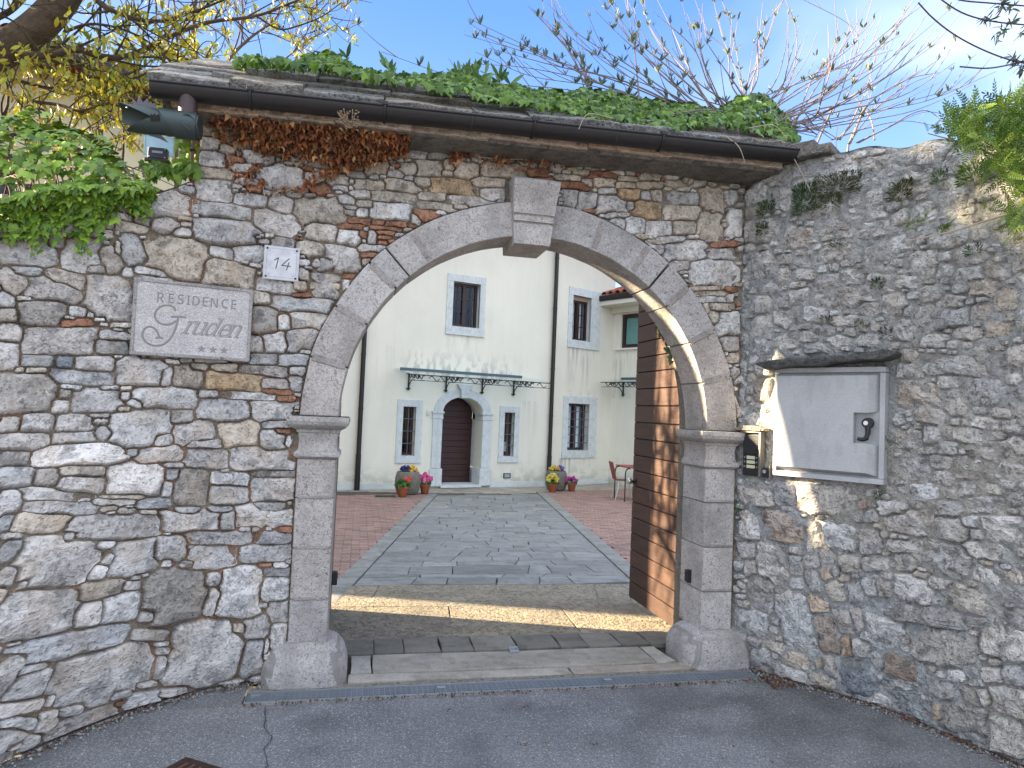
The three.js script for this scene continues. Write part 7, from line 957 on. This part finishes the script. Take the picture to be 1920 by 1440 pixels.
  part(t2, 'branches', flat(w2), mat({ ...tBark, color: rgb(0.21, 0.175, 0.14), bumpScale: 0.008 })); scatter(t2, 'crown', oval, leafMat(1, 1, 1, 0.5, 0.6), LF);
}
{ // bare elder shrub on the roof, with new leaf tufts
  const t = thing('elder_shrub', 'straggling elder shrub with bare purple twigs and small leaf tufts behind the gate roof', 'shrub'), r = rng(25), wood = [], LF = [];
  const stems = [[1300, 212, 1150, 168, 1045, 115, 880, 35], [1290, 208, 1180, 160, 1060, 120, 905, 62], [1290, 218, 1120, 165, 990, 140, 893, 98], [1215, 190, 1040, 165, 870, 150, 715, 97], [1270, 210, 1112, 190, 1090, 110, 998, 15], [1105, 195, 1095, 130, 1050, 75, 1000, 18], [1310, 212, 1180, 125, 1080, 60, 1027, 6], [1320, 205, 1240, 140, 1180, 75, 1120, -6], [1350, 210, 1260, 130, 1190, 70, 1128, -20], [1340, 208, 1290, 140, 1215, 80, 1172, -12], [1200, 200, 1196, 150, 1185, 60, 1172, 0], [1330, 200, 1290, 120, 1262, 60, 1228, -10], [1370, 210, 1330, 160, 1300, 95, 1225, 22], [1400, 218, 1388, 140, 1372, 50, 1345, -20], [1440, 222, 1480, 150, 1492, 65, 1466, -20], [1470, 222, 1570, 160, 1606, 62, 1490, -10], [1560, 215, 1588, 140, 1600, 60, 1590, 52], [1455, 220, 1560, 160, 1640, 95, 1745, -20], [1460, 222, 1580, 170, 1680, 100, 1800, 2], [1490, 224, 1560, 165, 1640, 95, 1692, 40], [1500, 232, 1600, 185, 1680, 130, 1765, 76], [1480, 232, 1580, 208, 1690, 180, 1790, 118], [1510, 238, 1620, 212, 1740, 190, 1868, 134], [1500, 246, 1620, 225, 1720, 205, 1825, 158], [1560, 262, 1620, 240, 1700, 226, 1768, 240], [1610, 268, 1660, 240, 1740, 210, 1800, 224], [1575, 262, 1600, 220, 1625, 160, 1645, 100], [1420, 222, 1380, 160, 1345, 110, 1312, 60], [1400, 210, 1412, 150, 1418, 110, 1425, 55], [1380, 212, 1410, 150, 1440, 80, 1458, 15], [1360, 218, 1330, 150, 1312, 90, 1288, 25], [1450, 215, 1480, 160, 1512, 110, 1535, 55], [1530, 220, 1548, 160, 1565, 100, 1572, 40], [1490, 228, 1540, 150, 1590, 70, 1635, -10], [1510, 234, 1580, 190, 1650, 140, 1705, 72], [1320, 215, 1260, 190, 1180, 130, 1090, 90], [1420, 222, 1500, 170, 1580, 120, 1690, 66], [1340, 215, 1420, 185, 1520, 150, 1625, 105], [1300, 205, 1250, 170, 1225, 110, 1215, 70], [1640, 262, 1630, 220, 1600, 180, 1560, 150], [1590, 270, 1640, 205, 1700, 160, 1750, 140], [1450, 228, 1530, 205, 1640, 180, 1730, 130], [1390, 220, 1450, 160, 1470, 100, 1478, 40], [1405, 222, 1360, 190, 1300, 150, 1260, 90]];
  const list = stems.map((s) => ({ s, z: -0.85 + 0.8 * r() })); for (const { s } of list.slice()) for (let k = 0; k < 1; k++) { const j = () => 26 * (r() - 0.5); if (r() < 0.6) list.push({ s: [s[0] + 10 * (r() - 0.5), s[1], s[2] + j(), s[3] + j(), s[4] + 1.6 * j(), s[5] + 1.4 * j(), s[6] + 2.2 * j(), s[7] + 2 * j() + 14], z: -0.95 + 0.9 * r() }); }
  const tuft = (p, n, sz) => { for (let k = 0; k < n; k++) { const d = V((r() - 0.5) * 1.6, 0.75 + 0.5 * r(), (r() - 0.5) * 1.6).normalize(), s = sz * (0.6 + 0.7 * r()); LF.push({ p: p.clone().add(V((r() - 0.5) * 0.012, (r() - 0.5) * 0.012, (r() - 0.5) * 0.012)), q: new THREE.Quaternion().setFromUnitVectors(V(0, 1, 0), d).multiply(new THREE.Quaternion().setFromAxisAngle(V(0, 1, 0), r() * 6.28)), s: V(s * 0.55, s, s), c: green(r, [0.08, 0.115, 0.07], [0.15, 0.19, 0.10]) }); } };
  for (const { s, z } of list) {
    const pts = [at(s[0], s[1], -0.45), at(s[2], s[3], mix(-0.45, z, 0.5)), at(s[4], s[5], mix(-0.45, z, 0.85)), at(s[6], s[7], z)]; for (let i = 1; i < 3; i++) pts[i].add(V(0.02 * (r() - 0.5), 0.02 * (r() - 0.5), 0)); const c = new THREE.CatmullRomCurve3(pts), L = c.getLength(), r0 = 0.0042 + 0.004 * r(); wood.push(taper(pts, r0, 0.0018, 26, 5));
    const nodes = Math.max(3, Math.round(L / 0.15)), leafy = s[6] < 1420 ? 0.62 : 0.20;
    for (let i = 1; i < nodes; i++) { const u = (i + 0.5 * r()) / nodes, p = c.getPointAt(Math.min(1, u)); const nb = new THREE.IcosahedronGeometry(0.0042, 0); nb.translate(p.x, p.y, p.z); wood.push(nb); if (u < 0.25) continue; if (r() < leafy) tuft(p, 5 + Math.floor(5 * r()), 0.042 + 0.02 * r()); if (r() < 0.34) { const tg = c.getTangentAt(Math.min(1, u)), e = p.clone().addScaledVector(tg, 0.12 + 0.16 * r()).add(V((r() - 0.5) * 0.20, 0.05 + 0.14 * r(), (r() - 0.5) * 0.16)); wood.push(taper([p, p.clone().lerp(e, 0.5).add(V(0, -0.01, 0)), e], 0.0036, 0.0018, 7, 4)); if (r() < leafy + 0.1) tuft(e, 5, 0.045); } }
  }
  for (let i = 0; i < 46; i++) { const a = at(1180 + 380 * r(), 225 + 30 * r(), -0.25 + 0.15 * r()), b = at(1100 + 480 * r(), 232 + 30 * r(), -0.2 + 0.3 * r()); wood.push(taper([a, a.clone().lerp(b, 0.5).add(V(0, 0.05 + 0.05 * r(), 0.05)), b], 0.005, 0.0025, 12, 5)); }
  // main stools from the ground behind the wall
  for (const px of [1320, 1400, 1470, 1540, 1600]) { const a = at(px, 230, -0.55); wood.push(taper([V(a.x + 0.15 * (r() - 0.5), cy(-0.8), -0.85), V(a.x + 0.06, 2, -0.75), a, at(px + 20, 205, -0.5)], 0.018, 0.008, 14, 7)); }
  const loose = []; for (const s of [[1405, 240, 1450, 235, 1475, 258], [1360, 255, 1385, 275, 1397, 305], [1480, 280, 1515, 350, 1535, 405], [1572, 232, 1568, 262, 1570, 303], [1150, 222, 1100, 215, 1085, 242]]) loose.push(taper([at(s[0], s[1], 0.35), at(s[2], s[3], 0.42), at(s[4], s[5], s[4] > 1450 ? 0.45 : 0.42)], 0.0035, 0.002, 12, 5));
  part(t, 'branches', flat(wood), mTwig); part(t, 'loose_twigs', flat(loose), mTwigPale); scatter(t, 'leaves', oval, leafMat(1, 1, 1, 0.25, 0.6), LF);
}
const frond = (() => { const g = []; for (let k = 0; k < 8; k++) for (const s of [-1, 1]) { const q = oval.clone(); q.scale(0.13, 0.20 * (1 - 0.35 * k / 8), 0.14); q.rotateZ(-s * (1.15 - 0.05 * k)); q.translate(0, 0.12 + k * 0.11, -0.10 * Math.pow(k / 8, 2)); g.push(q); } const e = oval.clone(); e.scale(0.12, 0.18, 0.14); e.translate(0, 0.98, -0.1); g.push(e); const st = new THREE.BoxGeometry(0.012, 1, 0.008); st.translate(0, 0.5, -0.04); g.push(st); return flat(g); })();
{ // feathery shrub on the curved wall, and an overhanging branch
  const t = thing('feathery_shrub', 'feathery green shrub with pinnate leaves draped over the end of the curved wall', 'shrub'), r = rng(26), LF = [], wood = [];
  const blob = [[1850, 240, 62, 44, 200], [1800, 250, 34, 28, 40], [1895, 280, 40, 50, 130], [1905, 205, 30, 22, 30], [1870, 310, 22, 18, 26], [1915, 340, 26, 34, 40], [1908, 400, 22, 36, 36], [1930, 240, 50, 60, 90], [1940, 330, 50, 70, 80]];
  for (const [cx, cy0, w, h, n] of blob) for (let i = 0; i < n; i++) { const A = r() * 6.283, q = Math.sqrt(r()), px = cx + w * q * Math.cos(A), py = cy0 + h * q * Math.sin(A), z = 1.42 + 0.5 * r(), d = V((r() - 0.5) * 1.6, (r() - 0.35) * 1.4, (r() - 0.3) * 1.2).normalize(); LF.push({ p: at(px, py, z), q: new THREE.Quaternion().setFromUnitVectors(V(0, 1, 0), d).multiply(new THREE.Quaternion().setFromAxisAngle(V(0, 1, 0), r() * 6.28)), s: 0.075 + 0.05 * r(), c: green(r, [0.05, 0.12, 0.012], [0.14, 0.23, 0.02]) }); }
  for (const [px, py] of [[1698, 425], [1715, 420], [1735, 405], [1768, 425], [1772, 432], [1850, 395], [1880, 430], [1900, 450], [1890, 380], [1840, 400], [1745, 245], [1755, 250], [1770, 238]]) for (let k = 0; k < 5; k++) { const d = V((r() - 0.5) * 1.4, (r() - 0.2), 0.3 + r()).normalize(); LF.push({ p: at(px + 10 * (r() - 0.5), py + 8 * (r() - 0.5), px > 1840 ? 1.6 : 1.2), q: new THREE.Quaternion().setFromUnitVectors(V(0, 1, 0), d), s: 0.045 + 0.03 * r(), c: green(r, [0.10, 0.18, 0.015], [0.20, 0.28, 0.02]) }); }
  for (const s of [[[1960, 310], [1900, 300], [1850, 270], [1800, 255]], [[1960, 330], [1910, 315], [1870, 285], [1840, 240]], [[1930, 360], [1905, 320], [1895, 270], [1905, 215]], [[1915, 320], [1898, 340], [1890, 300], [1850, 285]], [[1900, 325], [1880, 300], [1845, 280], [1740, 250]], [[1960, 390], [1880, 405], [1780, 435], [1698, 452]], [[1840, 280], [1875, 300], [1885, 325], [1892, 335]]]) wood.push(taper(s.map(([px, py], i) => at(px, py, 1.55 - 0.08 * i)), 0.007, 0.003, 18, 6));
  part(t, 'branches', flat(wood), mTwigPale); scatter(t, 'leaves', frond, leafMat(1, 1, 1, 0.35, 0.6), LF);
  const b = thing('overhanging_branch', 'thin purple branch with grey green leaf clusters hanging into the sky corner', 'branch'), w2 = [], L2c = []; for (const s of [[[1722, 5], [1745, 30], [1785, 62], [1840, 92], [1900, 114], [1960, 124]], [[1770, -10], [1800, 0], [1860, 6], [1960, 14]], [[1752, -10], [1800, 22], [1850, 38], [1960, 50]], [[1800, 125], [1850, 128], [1890, 122], [1930, 112]], [[1850, 40], [1870, 30], [1885, 0]]]) w2.push(taper(s.map(([px, py]) => at(px, py, 0.9)), 0.0045, 0.0045, 20, 6));
  for (const [px, py, n] of [[1850, 35, 16], [1868, 68, 14], [1880, 8, 18], [1895, 15, 14], [1902, 108, 20], [1915, 130, 16], [1878, 55, 8], [1895, 40, 10], [1918, 60, 14], [1910, 118, 10]]) for (let k = 0; k < n; k++) { const d = V((r() - 0.5) * 2, (r() - 0.6) * 1.6, (r() - 0.5) * 2).normalize(), s = 0.03 + 0.03 * r(); L2c.push({ p: at(px + 12 * (r() - 0.5), py + 12 * (r() - 0.5), 0.9), q: new THREE.Quaternion().setFromUnitVectors(V(0, 1, 0), d), s: V(s * 0.5, s, s), c: green(r, [0.08, 0.10, 0.07], [0.15, 0.19, 0.08]) }); }
  part(b, 'twigs', flat(w2), mat({ color: rgb(0.10, 0.05, 0.09) })); scatter(b, 'leaves', oval, leafMat(1, 1, 1, 0.3, 0.6), L2c);
}
{ // tufts of fern and weeds in the walls, small litter on the ground
  const r = rng(27), onR = (px, py) => { let best = null, bd = 1e9; const d = ray(px, py); for (let i = 0; i <= 400; i++) { const s = RLEN * i / 400, p = surfR(s, 0).p, t = (p.x - camera.position.x) / d.x, q = Math.abs(camera.position.z + d.z * t - p.z); if (q < bd && t > 0) { bd = q; best = [s, camera.position.y + d.y * t]; } } return best; };
  const tuft = (label, c, n, w, h, len, wid, lo, hi, flatness = 0.5, grp) => { const t = thing('fern_tuft', label, 'fern', grp ?? 'tufts growing in the walls'), L = []; t.position.copy(c.p); for (let i = 0; i < n * 4; i++) { const a = (r() - 0.5) * w, b = (r() - 0.5) * h, A = Math.atan2(b + 0.2 * h, a) + (r() - 0.5), d = c.n.clone().multiplyScalar(0.35 + flatness * r()).add(V(0, Math.sin(A) * 0.8 + 0.25 - 0.3 * r(), 0)).addScaledVector(c.t, Math.cos(A) * 0.9).normalize(), s = len * 0.5 * (0.6 + 0.8 * r()); L.push({ p: c.t.clone().multiplyScalar(a).add(V(0, b, 0)).addScaledVector(c.n, 0.012), q: new THREE.Quaternion().setFromUnitVectors(V(0, 1, 0), d).multiply(new THREE.Quaternion().setFromAxisAngle(V(0, 1, 0), r() * 6.28)), s: V(s * wid, s, s), c: green(r, lo, hi) }); } scatter(t, 'blades', oval, mIvy, L); return t; };
  const G1 = [[0.018, 0.052, 0.012], [0.06, 0.12, 0.025]], G2 = [[0.045, 0.055, 0.018], [0.12, 0.125, 0.03]], G3 = [[0.05, 0.12, 0.02], [0.13, 0.21, 0.04]], RD = [[0.05, 0.028, 0.02], [0.07, 0.05, 0.03]];
  for (const [px, py, w, h, n, len, g, lb] of [[1440, 392, 34, 24, 60, 0.045, G1, 'green fern tuft in the wall corner, the upper of two close together'], [1434, 430, 22, 24, 44, 0.04, G1, 'green fern tuft in the wall corner, the lower of two close together'], [1512, 372, 40, 52, 120, 0.05, G1, 'tall dense green fern tuft below the end of the gutter'], [1572, 348, 80, 42, 170, 0.045, G2, 'wide olive brown fern tuft stretched along a ledge of the curved wall'], [1556, 380, 40, 26, 70, 0.04, G2, 'small olive fern tuft hanging below the wide one'], [1692, 360, 40, 34, 90, 0.045, G2, 'round olive fern tuft in the middle of the upper curved wall'], [1768, 334, 26, 18, 30, 0.04, G3, 'small pale green weed between two larger wall tufts'], [1830, 326, 50, 34, 90, 0.05, G3, 'bright leafy weed with a dark root below the feathery shrub'], [1772, 433, 16, 12, 18, 0.035, G3, 'tiny yellow green sprig along a trailing stem'], [1830, 470, 26, 16, 34, 0.035, G1, 'dark green tuft near the edge of the curved wall'], [1567, 458, 18, 14, 22, 0.03, G1, 'small dark tuft below the lit patch of wall'], [1650, 533, 20, 18, 26, 0.035, G1, 'small green tuft above the brown stone of the curved wall'], [1551, 602, 20, 18, 30, 0.032, G1, 'small green tuft two hands above the slate lintel'], [1613, 610, 14, 14, 18, 0.028, G1, 'tiny green tuft above the slate lintel'], [1665, 626, 22, 22, 34, 0.03, RD, 'dried brown tuft above the right end of the slate lintel'], [1668, 830, 10, 24, 16, 0.03, G3, 'thin green weed along the side of the meter cabinet'], [1650, 928, 16, 16, 22, 0.03, G1, 'small green tuft below the meter cabinet'], [1384, 948, 22, 20, 34, 0.032, G3, 'bright green weed in the joint beside the jamb']]) {
    const [s, y] = onR(px, py), S = surfR(s, y), mpp = camera.position.distanceTo(S.p) / FOCAL; tuft(lb, { p: S.p.addScaledVector(S.n, 0.012), n: S.n, t: S.t }, n, w * mpp * 0.85, h * mpp * 0.85, len, 0.42, g[0], g[1]);
  }
  for (const [px, py, w, h, n, len, g, lb] of [[64, 402, 30, 22, 50, 0.07, G2, 'grassy tuft in a joint of the boundary wall below the ivy'], [6, 398, 20, 26, 36, 0.06, G2, 'yellowish tuft at the outer edge of the boundary wall'], [48, 380, 24, 16, 40, 0.035, G1, 'dark green tuft in a hollow of the boundary wall'], [238, 407, 20, 10, 26, 0.03, G1, 'mossy tuft under the large white stone of the boundary wall'], [1365, 795, 20, 10, 20, 0.03, G1, 'tiny green tuft standing on the impost']]) { const z = px > 1000 ? 0.05 : zLeft(at(px, py, 0.3).x, 2.5) + 0.01, p = at(px, py, z); tuft(lb, { p, n: V(0.1, 0.1, 1).normalize(), t: V(1, 0, 0) }, n, w * 0.0031, h * 0.0031, len, 0.16, g[0], g[1]); }
  const iv = thing('ivy_sprig', 'small ivy sprig hanging down the soffit in front of the open gate leaf', 'ivy'), L = []; for (let i = 0; i < 26; i++) { const q = r(); L.push({ p: at(1236 + 26 * q + 8 * (r() - 0.5), 612 + 68 * q, -0.33), q: faceQ(V(-0.5, 0, 1), r, 1), s: 0.026 + 0.016 * r(), c: green(r, [0.04, 0.09, 0.02], [0.10, 0.16, 0.04]) }); } scatter(iv, 'leaves', ivyGeo, mIvy, L); part(iv, 'stem', tube([at(1232, 608, -0.33), at(1245, 640, -0.33), at(1262, 682, -0.33)], 0.002, 10, 4), mVine);
  const lit = [], put = (x, z, s) => lit.push({ p: V(x, 0.004 + 0.008 * r(), z), q: new THREE.Quaternion().setFromEuler(new THREE.Euler(-Math.PI / 2 + (r() - 0.5), r() * 6, (r() - 0.5))), s, c: rgb(0.13 * (0.4 + r()), 0.060 * (0.4 + r()), 0.032 * (0.4 + r())) });
  for (let i = 0; i < 330; i++) put(-1.6 + 3.25 * r(), 0.342 + 0.035 * r() * r(), 0.008 + 0.012 * r()); for (let i = 0; i < 320; i++) { const s = 0.2 + 1.6 * r(), S = surfR(s, 0); put(S.p.x + S.n.x * (0.02 + 0.07 * r() * r()), S.p.z + S.n.z * (0.02 + 0.07 * r() * r()), 0.008 + 0.014 * r()); } for (let i = 0; i < 120; i++) put(1.45 + 0.25 * r(), 0.32 + 0.16 * r(), 0.010 + 0.016 * r()); for (let i = 0; i < 260; i++) { const x = -2.55 + 1.15 * r(); put(x, zLeft(x, 0) + 0.03 + 0.09 * r() * r(), 0.007 + 0.012 * r()); }
  for (let i = 0; i < 70; i++) put(-1.8 + 3.4 * r(), 0.5 + 1.6 * r(), 0.006 + 0.010 * r()); for (const [px, py] of [[840, 1335], [950, 1332], [985, 1328], [1112, 1398], [985, 1398]]) { const d = ray(px, py), k = -camera.position.y / d.y; for (let j = 0; j < 6; j++) put(camera.position.x + d.x * k + 0.05 * (r() - 0.5), camera.position.z + d.z * k + 0.02 * (r() - 0.5), 0.007 + 0.007 * r()); }
  const li = scatter(scene, 'litter', curled, mDry, lit); tag(li, 'dry brown leaf litter along the grating and the feet of the walls', 'litter', null, 'stuff');
  // loose grit where the walls meet the asphalt
  const grit = [], gg = new THREE.IcosahedronGeometry(1, 0); for (let i = 0; i < 900; i++) { let x, z; if (i % 2) { const s = 0.1 + 1.8 * r(), S = surfR(s, 0), o = 0.02 + 0.10 * r() * r(); x = S.p.x + S.n.x * o; z = S.p.z + S.n.z * o; } else { x = -2.6 + 1.3 * r(); z = zLeft(x, 0) + 0.02 + 0.13 * r() * r(); } grit.push({ p: V(x, 0.002, z), q: qr(r), s: V(0.004 + 0.008 * r() * r(), 0.003 + 0.005 * r() * r(), 0.004 + 0.007 * r() * r()), c: (() => { const v = 0.12 + 0.25 * r(); return rgb(v, v * 0.96, v * 0.9); })() }); } const gr = scatter(scene, 'gravel', gg, mat({ color: 0xffffff, roughness: 1 }), grit); tag(gr, 'loose grit where the asphalt meets the walls', 'gravel', null, 'stuff');
}

// ---------- finish ----------
scene.traverse((o) => { if (o.isMesh) { o.castShadow = true; o.receiveShadow = true; } });
sun.castShadow = true;
renderer.render(scene, camera);
